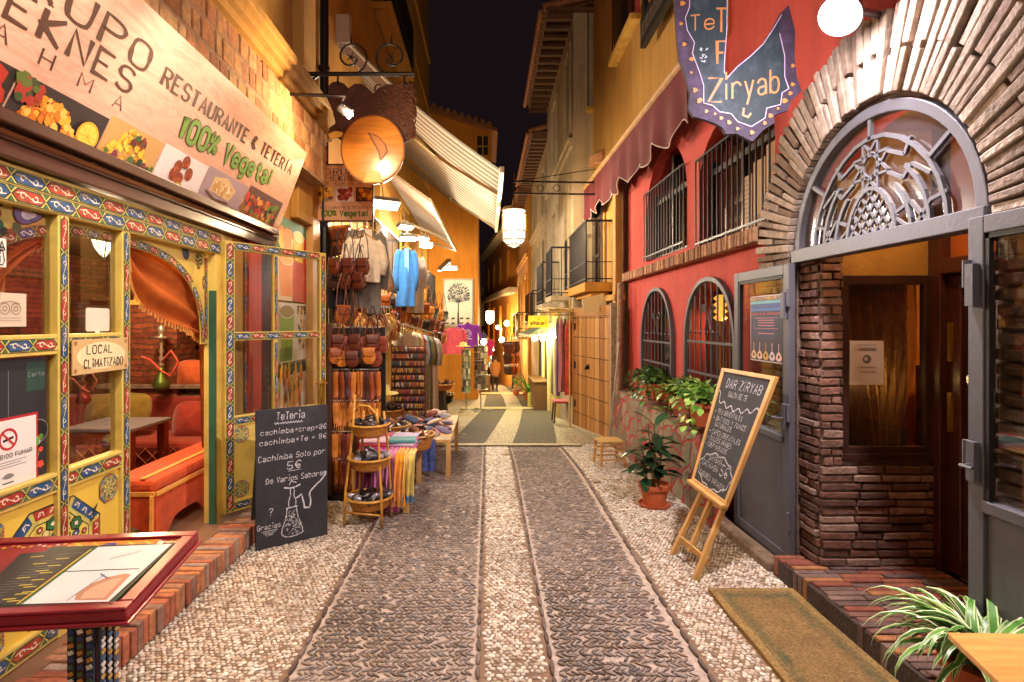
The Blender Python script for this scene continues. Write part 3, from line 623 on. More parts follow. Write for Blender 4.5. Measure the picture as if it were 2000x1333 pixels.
# brick arch
mb = MB(); n = 54
for i in range(n):
    a = math.pi * (i + .5) / n; ca, sa = math.cos(a), math.sin(a); sp = math.pi * 1.0 / n * .40
    two = i % 2; segs = ((.79, 1.0), (1.02, 1.25)) if two else ((.79, 1.24),)
    for r0, r1 in segs:
        mb.col = C(random.choice(['a09080', '8e7e6e', 'b0a090', '806f60', '786250'])); j = random.uniform(-.012, .014); r1 += random.uniform(-.02, .02)
        t = Vector((0, -ca, sa)); w_ = Vector((0, sa, ca)); rm = (r0 + r1) / 2
        mb.obox(Vector((2.2 - .035 + j, -DC, DZ)) + t * rm + w_ * random.uniform(-.004, .004), (.05, 0, 0), t * (r1 - r0) / 2, w_ * (sp * random.uniform(.8, 1.05) * (.86 if r1 < 1.05 else 1.1)))
z = .1
while z < DZ - .02:
    h = .062; off = random.uniform(-.01, .01)
    for sd, e in ((1, 3.90), (-1, 2.38)):
        ln = random.choice((.2, .24)); ys_ = [(0, ln - .01), (ln + .01, .43)]
        for q0, q1 in ys_:
            mb.col = C(random.choice(['a09080', '8e7e6e', '806f60', '786250'])); j = random.uniform(-.012, .014)
            y0, y1 = sorted((e + sd * (q0 + .035), e + sd * (q1 + .035))); mb.box(2.13 + j, 2.2, y0, y1, z + .006, z + h - .008)
    z += h
BA = mb.build('brick_arch', M['stone'], RED_H, bevel=.007)
mb = MB(C('6a564a')); Fm = RW(2.2)
o_ = [(DC + 1.22 * math.cos(math.pi*i/24), DZ + 1.22 * math.sin(math.pi*i/24)) for i in range(25)]; i_ = [(DC + .765 * math.cos(math.pi*i/24), DZ + .765 * math.sin(math.pi*i/24)) for i in range(25)]
mb.ring(Fm, [(DC - 1.19, 0), *o_[::-1], (DC + 1.19, 0)] , [(DC - .765, 0), *i_[::-1], (DC + .765, 0)], .002, .035) if 0 else None
for i in range(24): mb.prism([Fm(*o_[i], .004), Fm(*o_[i+1], .004), Fm(*i_[i+1], .004), Fm(*i_[i], .004)], Fm.n * .03)
for s0, s1 in ((DC - 1.2, DC - .765), (DC + .765, DC + 1.2)): slab(mb, Fm, s0, s1, 0, DZ - .004, .004, .034)
mb.build('arch_mortar', M['stone'], RED_H)
# fan light
F = RW(2.17); mb = MB()
o_ = [(DC + DR * math.cos(math.pi*i/28), DZ + DR * math.sin(math.pi*i/28)) for i in range(29)]; i_ = [(DC + .69 * math.cos(math.pi*i/28), DZ + .055 + .64 * math.sin(math.pi*i/28)) for i in range(29)]
mb.ring(F, o_, i_, -.04, .03)
FL = mb.build('fan_window', M['irongrey'], RED_H, bevel=.006)
mb = MB(); PF = lambda x, y: F(DC - x, DZ + y, .012)      # x grows away from the camera side
def bars(pts, w=.022): 
    for a, b in zip(pts, pts[1:]): mb.beam(PF(*a), PF(*b), w, w, F.n)
pa = lambda r, zt, n=14: [(r * math.cos(math.pi*i/n) , (zt * math.sin(math.pi*i/n) * (1 + .05 * math.sin(math.pi*i/n)**6))) for i in range(n+1)]
bars(pa(.535, .56)); bars([(0, .57), (0, .72)]); bars([(.42, .36), (.56, .45)]); bars([(-.42, .36), (-.56, .45)])
q = pa(.43, .46); bars(q[:5]); bars(q[10:]); q = pa(.31, .36); bars(q[:5]); bars(q[10:])
bars(pa(.2, .29))
for k in range(8):
    a = k * math.pi / 4 + .39; b = a + 3 * math.pi / 4; r = .155; bars([(r * math.cos(a), .43 + r * math.sin(a)), (r * math.cos(b), .43 + r * math.sin(b))], .014)
for sg in (-1, 1):
    bars([(sg*.14, .36), (sg*.25, .3), (sg*.31, .36), (sg*.43, .28)], .018); bars([(sg*.13, .48), (sg*.26, .42), (sg*.3, .5)], .018)
    bars([(sg*.2, .13), (sg*.3, .17), (sg*.36, .1), (sg*.45, .03)], .018); bars([(sg*.32, .02), (sg*.43, .15), (sg*.53, .17)], .018); bars([(sg*.31, .02), (sg*.2, .1)], .014)
for k in range(-3, 5):
    for sg in (-1, 1):
        p = [(x, y) for x, y in ((k*.07 + sg*t*.06, t*.075) for t in np.linspace(-4, 5, 40)) if y > .01 and abs(x) < .19 and y < .28 * math.sqrt(max(0, 1 - (x/.2)**2)) + .02]
        if len(p) > 2: bars([p[0], p[-1]], .013)
mb.build('tracery', M['irongrey'], FL)
mb = MB(); mb.poly([F(a, b, -.01) for a, b in o_]); mb.build('pane', M['fanglass'], FL)
mb = MB(); slab(mb, F, DC - DR, DC + DR, DZ - .04, DZ + .05, -.05, .05); mb.build('transom', M['irongrey'], FL, bevel=.005)
# open door leaves, folded back on the wall
def leaf(y0, y1, z0, z1, sgn):
    F = RW(2.2); s0, s1 = -y1, -y0; t = .075; r0, r1 = z0 + .02, z1
    mb = MB(); mid = z0 + (z1 - z0) * .40
    mb.ring(F, rct(s0, s1, z0, z1), rct(s0 + t, s1 - t, mid, z1 - t), .075, .115) if 0 else None
    for a in ((s0, s0 + t, z0, z1), (s1 - t, s1, z0, z1), (s0 + t, s1 - t, z1 - t, z1), (s0 + t, s1 - t, z0, z0 + .07)): slab(mb, F, *a, .07, .115)
    slab(mb, F, s0 + t, s1 - t, z0 + .07, mid, .078, .1); slab(mb, F, s0 + t, s1 - t, mid, mid + .05, .078, .125)
    o = mb.build('door', M['irongrey'], RED_H, bevel=.004)
    mb = MB(); g = .022
    for a in ((s0 + t, s0 + t + g, mid + .05, z1 - t), (s1 - t - g, s1 - t, mid + .05, z1 - t), (s0 + t, s1 - t, z1 - t - g, z1 - t)): slab(mb, F, *a, .09, .11)
    mb.build('glazing_bead', M['black'], o)
    mb = MB(); rect(mb, F, s0 + t, s1 - t, mid + .05, z1 - t, .09); mb.build('pane', M['dglass'], o)
    mb = MB(); e = s0 if sgn > 0 else s1
    for z in (z0 + .25, z0 + 1.0, z1 - .3): mb = MB(); mb.tube([F(s1 - .0 if sgn > 0 else s0, z, .12), F(s1 if sgn > 0 else s0, z + .12, .12)], .016, 8); mb.build('hinge', M['irongrey'], o)
    ed = s1 - t/2 if sgn > 0 else s0 + t/2
    mb = MB(); slab(mb, F, ed - .02, ed + .02, z1 - .38, z1 - .2, .116, .145); mb.build('bolt', M['irongrey'], o); mb = MB(); slab(mb, F, ed - .02, ed + .02, z0 + .95, z0 + 1.12, .116, .14)
    mb.build('lock', M['irongrey'], o); mb = MB(); mb.tube([F(ed, z0 + 1.02, .13), F(ed, z0 + 1.02, .18), F(ed - .06 * sgn, z0 + 1.02, .18)], .008, 6)
    mb.build('handle', M['irongrey'], o); return o
leaf(3.86, 4.72, .06, 2.16, 1); leaf(1.6, 2.42, .12, 2.2, -1)
# porch: brick cheeks, threshold, inner door
mb = MB(); mb.col = C('6e5c50'); mb.box(2.2, 2.33, 3.675, 3.9, .1, 2.2); mb.box(2.33, 2.95, 3.675, 3.75, .14, .84); z = .15
while z < 2.16:
    h = random.uniform(.042, .056); x = 2.2 - random.uniform(0, .02); xe = 2.335 if z > .79 else 2.93
    while x < xe - .02:
        w_ = min(xe - x, random.choice((.07, .13, .22, .24)) if z > .79 else random.uniform(.17, .27)); mb.col = C(random.choice(['6e4c3e', '5e4236', '7c5c4e', '543a30', '6a4e42', '8a7264'])); j = random.uniform(-.007, .005)
        mb.obox((x + w_/2, 3.67 + j, z + h/2 + random.uniform(-.003, .003)), (w_/2 - .006, 0, random.uniform(-.003, .003)), (0, .016, 0), (random.uniform(-.002, .002), 0, h/2 - .003)); x += w_
    y = 3.675 + random.uniform(0, .03)
    while y < 3.88:
        w_ = min(.895 - (y - 3.0), random.choice((.08, .12, .2))); mb.col = C(random.choice(['6e4c3e', '5e4236', '7c5c4e', '543a30', '8a7264'])); mb.obox((2.2 + random.uniform(-.014, .006), y + w_/2, z + h/2), (.02, 0, 0), (0, max(.01, w_/2 - .005), 0), (0, 0, h/2 - .003)); y += w_
    z += h + .008
mb.build('porch_wall', M['stone'], RED_H, bevel=.005)
mb = MB(); mb.box(2.2, 2.95, 2.30, 2.379, .1, 2.2); mb.build('porch_wall', M['brickdx'], RED_H)
mb = MB(); mb.box(2.25, 4.2, 2.38, 3.9, 3.02, 3.08); mb.build('porch_ceiling', mat('gold ceiling', C('9a7434'), .6, var=.3, vs=3, bump=.3, bs=30), RED_H)
mb = MB(C('3a2c26')); mb.box(1.98, 2.96, .9, 3.86, 0, .13); x = 1.96
y = .9
while y < 3.84:
    x = 1.99 + random.uniform(-.02, .02)
    while x < 2.92:
        w_ = random.uniform(.2, .27); mb.col = C(random.choice(['7a4232', '6a4a40', '8a5238', '5a4640', '94643e', '6e5850'])); mb.box(x + .004, min(2.94, x + w_ - .006), y + .004, y + .052, .02, .142 + random.uniform(-.006, .006)); x += w_
    y += .058
mb.build('threshold', M['stone'], RED_H, bevel=.006)
# porch side window with curtain, inner door, room behind
F = FR(3.72); mb = MB()
mb.ring(F, rct(2.32, 2.94, .86, 2.06), rct(2.38, 2.88, .93, 2.0), .0, .05); mb.box(2.32, 2.95, 3.655, 3.72, .84, .885)
PW = mb.build('porch_window', M['darkwood'], RED_H, bevel=.004)
mb = MB(); rect(mb, F, 2.38, 2.88, .93, 2.0, .02); mb.build('pane', glass('porch pane', (.75, .68, .6), .12), PW)
mb = MB(); mb.box(2.32, 2.95, 3.7, 3.75, 2.06, 3.02); mb.build('gold_panel', bpy.data.materials['gold ceiling'], PW)
mb = MB(C('5a3c1e'))
def cur(a, b):
    pull = (1 - b) ** 1.5 * .0 + (.30 * (1 - b) if b < .55 else .30 * (b * 0 + .45) * (1 - (b - .55) / .45) + 0)
    x = 2.36 + .56 * (a * (1 - .75 * max(0, .6 - b)) + .45 * max(0, .6 - b)); return (x, 3.80 + .025 * math.sin(a * 46 + b * 5) + .01 * math.sin(a * 90), .92 + 1.1 * b)
SHEER = mat('sheer brown curtain', C('a0743c'), .8, var=.3, vs=5); SHEER.node_tree.nodes['Principled BSDF'].inputs['Alpha'].default_value = .62
lamp('curtain_light', (2.6, 3.88, 1.35), 2.2, (1, .7, .25), .04)
mb.surf(cur, 70, 14); mb.build('curtain', SHEER, PW, smooth=True)
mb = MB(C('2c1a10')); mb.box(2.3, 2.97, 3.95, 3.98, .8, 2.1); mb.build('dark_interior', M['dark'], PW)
DOORW = MB()
F = RW(2.97)
for a in ((-3.70, -3.60, .13, 2.52), (-2.52, -2.40, .13, 2.52), (-3.60, -2.52, 2.06, 2.16)): slab(DOORW, F, *a, -.06, .05)
slab(DOORW, F, -3.74, -3.56, .13, 3.02, -.12, -.061)
DW = DOORW.build('inner_door', M['redwood'], RED_H, bevel=.006)
mb = MB(); s0, s1 = -3.6, -2.53
for a in ((s0, s0 + .1, .15, 2.05), (s1 - .1, s1, .15, 2.05), (s0 + .1, s1 - .1, 1.97, 2.05), (s0 + .1, s1 - .1, .92, 1.0), (s0 + .1, s1 - .1, .15, .3)): slab(mb, F, *a, -.04, .0)
slab(mb, F, s0 + .1, s1 - .1, .3, .92, -.035, -.015); slab(mb, F, s0 + .18, s1 - .18, .38, .84, -.0149, .003)
lf = mb.build('leaf', M['redwood'], DW, bevel=.008)
mb = MB(); rect(mb, F, s0 + .1, s1 - .1, 1.0, 1.97, -.02); mb.build('pane', glass('door pane', (.9, .86, .8), .06), DW)
mb = MB(C('b08a3c')); slab(mb, F, s0 + .02, s0 + .05, 1.05, 1.3, .001, .02); mb.build('brass_plate', M['metalc'], DW); mb = MB(C('b08a3c')); slab(mb, F, s0 + .02, s0 + .05, 1.5, 1.75, .001, .02); mb.build('brass_plate', M['metalc'], DW)
mb = MB(); rect(mb, F, -3.6, -2.4, 2.16, 3.02, -.02); mb.build('fan_panel', mat('orange lit panel', C('a85a24'), .6), DW)
mb = MB(); mb.box(3.05, 7, 5.3, 5.35, .1, 2.6); mb.box(7, 7.05, 2, 5.3, .1, 2.6); mb.box(3.05, 7, 1.5, 5.3, 2.6, 2.65); mb.build('room_wall', mat('tea room plaster', C('c07a30'), .8, var=.15, vs=2), RED_H)
mb = MB(); mb.box(3, 7, 1.5, 5.3, .08, .12); mb.build('room_floor', M['dark'], RED_H)
F = FR(5.27); mb = MB(); ar = arch(4.95, .52, .1, 1.65, 2.2, 12); ai = arch(4.95, .4, .1, 1.6, 2.05, 12)
mb.ring(F, ar, ai, 0, .05); mb.build('room_arch', mat('dark arch', C('5a3020'), .7), RED_H)
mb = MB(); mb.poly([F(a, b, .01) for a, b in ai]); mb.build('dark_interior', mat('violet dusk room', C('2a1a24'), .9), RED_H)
t = thing('lace_lamp', 'yellow pierced pyramid lamp glowing on a shelf behind the inner door', 'lamp', tuple(PY(1890, 712, 4.6)))
p = PY(1890, 712, 4.6); mb = MB(C('e0c040'))
for i in range(6): mb.prism([p + Vector((-.12 + .02*i, 0, .065*i)), p + Vector((.12 - .02*i, 0, .065*i)), p + Vector((.1 - .02*i, 0, .065*i + .058)), p + Vector((-.1 + .02*i, 0, .065*i + .058))], (0, .1, 0))
mb.build('shade', mat('lit lace shade', C('caa83a'), .6, emis=C('e8c050'), es=.9, var=.6, vs=40), t)
mb = MB(C('8a7448')); mb.box(p.x - .15, p.x + .15, p.y - .05, p.y + .2, p.z - .03, p.z); mb.build('base', M['metalc'], t)
t = thing('wall_shelf', 'dark shelf with book spines below the pyramid lamp', 'shelf', (p.x, p.y, p.z - .2))
mb = MB(); mb.box(p.x - .2, p.x + .5, p.y - .1, p.y + .3, p.z - .5, p.z - .4); mb.box(p.x - .2, p.x + .5, p.y - .1, p.y + .3, p.z - .06, p.z - .03); mb.box(p.x - .2, p.x - .17, p.y - .1, p.y + .3, p.z - .9, p.z - .06); mb.build('board', M['darkwood'], t)
mb = MB(); x = p.x - .16
while x < p.x + .4: mb.col = C(random.choice(['8a3a2a', '3a5a6a', 'a88a4a', '5a4a3a', '6a7a4a'])); mb.box(x, x + .024, p.y - .05, p.y + .1, p.z - .4, p.z - .4 + random.uniform(.15, .22)); x += .03
mb.build('books', M['paper'], t)
lamp('tea_room_lamp', (4.2, 3.6, 2.3), 30, (1, .6, .25), .1); lamp('tea_room_lamp', (4.6, 7.2, 2.2), 16, (1, .5, .3), .1); lamp('porch_fill_light', (2.55, 3.0, 2.85), 16, (1, .65, .28), .06)  # porch light has no fixture, added to brighten the curtain
# crazy paving planter wall with red joints
m, N, L, B = nodes('rubble with red joints'); g = nd(N, 'ShaderNodeNewGeometry')
nz = nd(N, 'ShaderNodeTexNoise'); nz.inputs['Scale'].default_value = 3; L.new(g.outputs['Position'], nz.inputs['Vector'])
mv = nd(N, 'ShaderNodeMixRGB', blend_type='LINEAR_LIGHT'); mv.inputs[0].default_value = .12; L.new(g.outputs['Position'], mv.inputs[1]); L.new(nz.outputs['Color'], mv.inputs[2])
v = nd(N, 'ShaderNodeTexVoronoi', feature='DISTANCE_TO_EDGE'); v.inputs['Scale'].default_value = 4.4; L.new(mv.outputs[0], v.inputs['Vector'])
v2 = nd(N, 'ShaderNodeTexVoronoi'); v2.inputs['Scale'].default_value = 4.4; L.new(mv.outputs[0], v2.inputs['Vector'])
mr = nd(N, 'ShaderNodeMapRange'); mr.inputs[1].default_value = .045; mr.inputs[2].default_value = .075; L.new(v.outputs['Distance'], mr.inputs[0])
n2 = nd(N, 'ShaderNodeTexNoise'); n2.inputs['Scale'].default_value = 22; n2.inputs['Detail'].default_value = 8; L.new(g.outputs['Position'], n2.inputs['Vector'])
cr = nd(N, 'ShaderNodeMixRGB'); cr.inputs[1].default_value = (*C('6a604c'), 1); cr.inputs[2].default_value = (*C('a89a7c'), 1); L.new(n2.outputs['Fac'], cr.inputs[0])
sc_ = nd(N, 'ShaderNodeSeparateColor'); L.new(v2.outputs['Color'], sc_.inputs[0])
c2 = nd(N, 'ShaderNodeMixRGB', blend_type='MULTIPLY'); c2.inputs[0].default_value = .6; L.new(cr.outputs[0], c2.inputs[1]); L.new(sc_.outputs[0], c2.inputs[2])
c3 = nd(N, 'ShaderNodeMixRGB'); c3.inputs[1].default_value = (*C('9c3028'), 1); L.new(mr.outputs[0], c3.inputs[0]); L.new(c2.outputs[0], c3.inputs[2]); L.new(c3.outputs[0], B.inputs['Base Color']); B.inputs['Roughness'].default_value = .8
bu = nd(N, 'ShaderNodeBump'); bu.inputs['Strength'].default_value = .6; bu.inputs['Distance'].default_value = .03; L.new(mr.outputs[0], bu.inputs['Height']); L.new(bu.outputs[0], B.inputs['Normal'])
mb = MB()
prof = [(4.74, 1.97), (5.2, 1.94), (6.4, 1.93), (7.6, 1.93), (8.62, 1.95)]
top = lambda y: .66 + .04 * (y - 4) / 4 + .012 * math.sin(y * 3)
n = 24
def pw(i, part):
    y = 4.74 + 3.88 * i / n; x = np.interp(y, [a for a, b in prof], [b for a, b in prof]) + .015 * math.sin(y * 5)
    return {0: (x - .08, y, -.15), 1: (x - .02, y, .35), 2: (x + .02, y, top(y) - .05), 3: (x + .06, y, top(y)), 4: (2.19, y, top(y) + .02)}[part]
mb.add([pw(i, p_) for i in range(n+1) for p_ in range(5)], [(i*5+j, (i+1)*5+j, (i+1)*5+j+1, i*5+j+1) for i in range(n) for j in range(4)] + [(0, 1, 2, 3, 4), (n*5+4, n*5+3, n*5+2, n*5+1, n*5)])
o = mb.build('stone_wall', m, None, smooth=False); tag(o, 'low crazy paving wall with red painted joints under the barred windows', 'wall')
mb = MB(C('7a6450')); mb.beam((2.02, 3.9, .02), (2.0, 4.9, .02), .12, .1); o = mb.build('kerb', M['stone'], bevel=.02); struct(o)
# ---------------------------------------------------------------- yellow building (right)
YE = thing('yellow_building', 'yellow plastered house with wooden gate and iron balcony at the right', 'building', (2.15, 10, 0))
F = RW(2.15); mb = MB()
bd = rct(-11.6, -10.3, 2.42, 4.75); uw = [rct(-9.05, -7.75, 6.05, 8.4), rct(-12.4, -11.2, 6.1, 8.4), rct(-6.9, -5.6, 5.55, 8.0)]
wallface(mb, F, rct(-13.6, -8.76, -1, 4.3), [bd[:2] + [(-10.3, 4.3), (-11.6, 4.3)]] if 0 else [], .2)
F2 = RW(2.12); wallface(mb, F2, rct(-13.6, -5.1, 4.35, 12), uw, .22)
mb.box(2.12, 2.3, 5.08, 5.1, 4.35, 12); mb.box(1.9, 6, 13.58, 13.6, -1, 12)
mb.build('wall', M['yellowwall'], YE)
mb = MB()
for a in (-11.85, -10.25): slab(mb, F, a, a + .14, 2.4, 4.3, .001, .04)
mb.box(2.0, 2.13, 8.75, 8.95, -.2, 4.3); mb.box(1.98, 2.15, 8.72, 13.5, 2.1, 2.2); slab(mb, F2, -13.5, -13.2, 4.4, 12, .001, .08)
mb.build('moulding', M['yellowwall'], YE, bevel=.01)
mb = MB(C('c8946a')); y = 10.1
while y < 12.6: mb.box(2.04, 2.118, y, y + .09, 4.75 + .12 * math.sin(y * 2.4), 4.95 + .1 * math.sin(y * 2.4)); y += .13
mb.build('tile_hood', M['stone'], YE, bevel=.02)
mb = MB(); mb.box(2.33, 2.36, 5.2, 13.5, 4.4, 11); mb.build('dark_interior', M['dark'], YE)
for (s0, _), (s1, _), (_, z1), _ in uw:
    z0 = 6.05 if s0 > -9.1 and s0 < -7 else (5.55 if s0 > -7 else 6.1); mb = MB()
    for t in np.linspace(s0 + .03, s1 - .03, 11): mb.tube([F2(t, z0 - .05, .1), F2(t, z1 - .2, .1)], .012, 5)
    for t in (z0, z0 + .9, z1 - .25): mb.beam(F2(s0, t, .1), F2(s1, t, .1), .02, .03)
    w_ = mb.build('window', M['iron'], YE)
    mb = MB(); slab(mb, F2, s0 - .08, s1 + .08, z0 - .12, z0 - .03, .0, .16); mb.build('sill', mat('bright sill', C('c8a24c'), .8), w_, bevel=.01)
    mb = MB()
    for s in (s0, (s0+s1)/2 - .04, s1 - .08): slab(mb, F2, s, s + .08, z0, z1, -.12, -.05)
    mb.build('shutter', M['darkwood'], w_)
# dark carved window box above the awning end
mb = MB(); slab(mb, F2, -7.02, -5.45, 5.2, 5.56, .13, .2); slab(mb, F2, -7.02, -6.9, 5.56, 8, .13, .18); mb.col = C('6a5a50')
mb.build('shutter', M['black'], YE)
mb = MB(C('7a6a5c')); F3 = frame(F2(0, 0, .202), F2.a, F2.b)
for k in range(9): rosette_s = -6.9 + .17 * k; [ribbon(mb, F3, [(rosette_s + .06 * math.cos(t), 5.38 + .1 * math.sin(2*t)) for t in np.linspace(0, 6.3, 14)], .012, .001 + .001 * q) for q in range(1)]
mb.build('carving', M['stone'], YE)
mb = MB(); F = RW(2.15)
for s in (-11.6, -10.98, -10.36): slab(mb, F, s, s + .08, 2.42, 4.3, .01, .05)
for t in (2.42, 3.0, 3.7): slab(mb, F, -11.6, -10.28, t, t + .07, .01, .045)
rect(mb, F, -11.6, -10.3, 2.42, 4.3, .005); mb.build('balcony_door', M['darkwood'], YE)
bal = balcony(YE, 2.15, 1.66, 9.55, 12.2, 2.44, 3.5, M['ochrewall'], .16)
mb = MB(); railing(mb, [(2.15, 12.9, 0), (1.75, 12.9, 0), (1.75, 13.5, 0)], 2.4, 3.4); mb.box(1.7, 2.15, 12.85, 13.55, 2.28, 2.4); mb.build('railing', M['iron'], YE)
# wooden gate
GT = thing('wooden_gate', 'honey coloured plank gate with rows of iron studs and black hinges', 'gate', (2.0, 8.8, 0))
ga, gb = Vector((1.74, 11.05, 0)), Vector((2.0, 8.8, 0)); F = frame(ga, gb - ga, (0, 0, 1)); GL_ = (gb - ga).length; zb = lambda s: gz(ga.y + (gb.y - ga.y) * s / GL_) + .03
mb = MB(); k = 17
for i in range(k):
    s0, s1 = GL_ * i / k, GL_ * (i + 1) / k; mb.col = C(random.choice(['b07a3c', 'a06c32', 'b88444', '946030', 'bc8c50'])); mb.prism([F(s0 + .006, zb(s0), 0), F(s1 - .006, zb(s1), 0), F(s1 - .006, 1.86, 0), F(s0 + .006, 1.86, 0)], F.n * (.035 + .004 * (i % 2)))
mb.build('planks', M['gatewood'], GT, bevel=.005)
mb = MB(C('a0703a')); slab(mb, F, -.08, GL_ + .08, 1.86, 2.03, -.05, .05); slab(mb, F, -.09, -.005, -.6, 1.86, -.05, .045); slab(mb, F, GL_ + .005, GL_ + .09, -.3, 1.86, -.05, .045); slab(mb, F, -.02, GL_, -.7, 1.9, -.06, -.04); mb.build('frame', M['gatewood'], GT, bevel=.006)
mb = MB()
for r in range(6):
    for i in range(k * 2): s = GL_ * (i + .5) / (2 * k); z = 1.83 - r * .345 * (1 + .06 * (1 - s / GL_)) ; mb.ball(F(s, z, .038), .010, n=6, m=4)
mb.build('studs', M['blackiron'], GT)
for z in (1.6, .85, .1):
    for s in (.04, GL_ - .1): mb = MB(); slab(mb, F, s, s + .09, z, z + .13, .034, .05); mb.build('hinge', M['blackiron'], GT)
mb = MB(); mb.lathe([(.05, 0), (.05, .02), (.02, .03), (.02, .06)], F(1.0, .95, .035), 10, F.a, F.b, F.n); mb.ball(F(1.0, .92, .09), .03, n=8, m=5)
mb.build('handle', M['blackiron'], GT)
mb = MB(C('a89a7a'))
for i in range(8): s = GL_ * i / 8; mb.prism([F(s, zb(s) - .25, .05), F(s + .34, zb(s + .3) - .25, .05), F(s + .34, zb(s + .3) + .02, .04), F(s, zb(s) + .03, .04)], F.n * .05)
struct(mb.build('sill_stones', M['stone'], bevel=.02))
mb = MB(C('a08a70')); mb.beam((1.94, 8.62, -.2), (1.94, 8.62, 2.05), .1, .1, (1, 0, 0)); mb.tube([(1.98, 8.5, -.1), (2.02, 8.5, 2.35)], .045, 10); o = mb.build('grey_post', M['stone'], bevel=.01); tag(o, 'grey stickered post standing between wooden gate and red wall', 'post')
mb = MB(C('b8b4a8')); mb.tube([(1.78, 8.2, -.02), (1.99, 8.44, 1.45)], .017, 8); o = mb.build('metal_pole', M['metalc']); tag(o, 'thin pale metal pole leaning beside the wooden gate', 'pole')
mb = MB(); mb.tube([(2.13, 8.76, .7), (2.13, 8.76, 4.5)], .025, 8); mb.box(2.05, 2.16, 8.78, 9.02, 2.95, 3.3)
for k in range(3): mb.tube([(2.12 - .01*k, 8.74 - .02*k + .03 * math.sin(z * 3 + k), z) for z in np.linspace(1.8, 4.3, 14)], .009, 5)
o = mb.build('cable_box', mat('cable grey', C('7a6a4c'), .7)); tag(o, 'grey junction box with hanging cables at the corner of the red wall', 'cables')
# cardboard like sign boards lying under balcony
mb = MB(C('e0c890')); q = [(1137, 584), (1178, 573), (1189, 606), (1140, 612)]; mb.prism([PY(u, v, 9.4) for u, v in q], (0, .03, 0)); o = mb.build('blank_placard', M['paper']); tag(o, 'tilted pale blank placard between gate top and balcony floor', 'placard')
# ---------------------------------------------------------------- houses further down (right)
def house(label, x, y0, y1, z1, m, wins, eave=0, zb=-3, cor=None):
    t = thing('town_house', label, 'building', (x, (y0 + y1) / 2, 0), 'town houses down the street')
    F = RW(x); mb = MB(); wallface(mb, F, rct(-y1, -y0, zb, z1), [rct(-b, -a, c, d) for a, b, c, d in wins], .18); mb.box(x, x + 5, y0 - .005, y0, zb, z1); mb.box(x, x + 5, y1, y1 + .005, zb, z1)
    mb.build('wall', m, t)
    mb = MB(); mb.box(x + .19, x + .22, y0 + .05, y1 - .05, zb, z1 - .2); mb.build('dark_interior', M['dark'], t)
    for a, b, c, d in wins:
        mb = MB()
        for s in (a, (a+b)/2 - .03, b - .06): slab(mb, F, -s - .06, -s, c, d, -.12, -.06)
        w = mb.build('window', M['darkwood'], t)
        mb = MB(); mb.ring(F, rct(-b - .12, -a + .12, c - .05, d + .14), rct(-b, -a, c, d), 0, .05); mb.build('frame', m, w)
    if cor:
        mb = MB()
        for z in cor: mb.box(x - .07, x, y0, y1, z, z + .12); mb.box(x - .12, x, y0, y1, z + .12, z + .18)
        mb.build('moulding', m, t)
    if eave:
        mb = MB(C('6a4a34')); mb.box(x - eave, x + 1, y0 - .1, y1 + .1, z1, z1 + .07); y = y0
        while y < y1: mb.box(x - eave + .04, x, y, y + .1, z1 - .12, z1); y += .38
        y = y0; mb.col = C('a06a48')
        while y < y1: mb.tube([(x - eave - .06, y, z1 + .1), (x + 2.5, y, z1 + .9)], .08, 6); y += .2
        mb.tube([(x - eave - .1, y0, z1 + .03), (x - eave - .1, y1, z1 + .03)], .05, 6); mb.build('roof', M['stone'], t)
    return t
h2 = house('narrow pale house with deep eaves beside the yellow building', 1.72, 11.25, 16.2, 8.0, M['greywall'], [(11.6, 12.3, 5.7, 7.4), (13.9, 14.7, 5.7, 7.3), (11.7, 12.3, 2.4, 4.6), (13.8, 14.6, 2.4, 4.5)], .55, cor=(5.3,))
h3 = house('pale house with long tiled eave and dark balcony doors', 1.75, 16.2, 22.5, 7.2, M['greywall'], [(16.8, 17.6, 1.8, 4.3), (18.8, 19.6, 1.8, 4.3), (20.8, 21.6, 1.8, 4.3), (17, 17.8, 5, 6.5), (20, 20.8, 5, 6.5)], .5, cor=(4.8,))
h4 = house('tall ochre house in the far bend with black balconies', 1.62, 22.5, 31, 7.0, M['ochrewall'], [(23, 24, 1.2, 3.6), (25.5, 26.5, 1.2, 3.6), (28, 29, 1.2, 3.6)], .4, cor=(4.4,))
for par, x, y0, y1, z in ((h2, 1.72, 11.5, 12.6, 2.3), (h2, 1.72, 13.4, 15.0, 2.2), (h3, 1.75, 16.6, 17.9, 1.7), (h3, 1.75, 18.5, 20, 1.7), (h4, 1.62, 22.8, 24.2, 1.15), (h4, 1.62, 25.3, 26.8, 1.1)):
    mb = MB(); mb.box(x - .42, x, y0, y1, z - .1, z); s = mb.build('balcony', M['greywall'], par); mb = MB(); railing(mb, [(x, y0 + .03, 0), (x - .4, y0 + .03, 0), (x - .4, y1 - .03, 0)], z, z + 1.0, .14); mb.build('railing', M['blackiron'], s)
t = thing('town_house', 'orange lit house closing the view at the end of the street', 'building', (.6, 40, -2), 'town houses down the street')
mb = MB(); a, b = Vector((1.62, 31, 0)), Vector((-.3, 50, 0)); F = frame(b, a - b, (0, 0, 1)); wl_ = (a - b).length
wallface(mb, F, rct(0, wl_, -4, 7.2), [rct(s, s + 1.3, .3, 2.9) for s in (3, 7, 11, 15)] + [rct(s, s + 1.3, 4.2, 6.2) for s in (3, 7, 11, 15)], .3); mb.build('wall', M['orangewall'], t)
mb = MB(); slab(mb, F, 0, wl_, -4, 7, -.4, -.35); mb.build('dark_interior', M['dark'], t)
mb = MB(); [rect(mb, F, s, s + 1.3, .3, 2.9, -.2) for s in (3, 7, 11, 15)]; mb.build('added_glow_pane', mat('added pane glow', C('c89040'), .6, emis=C('f0a840'), es=.7, var=.7, vs=1.5), t)  # warm glowing panes added to brighten the dark end of the street
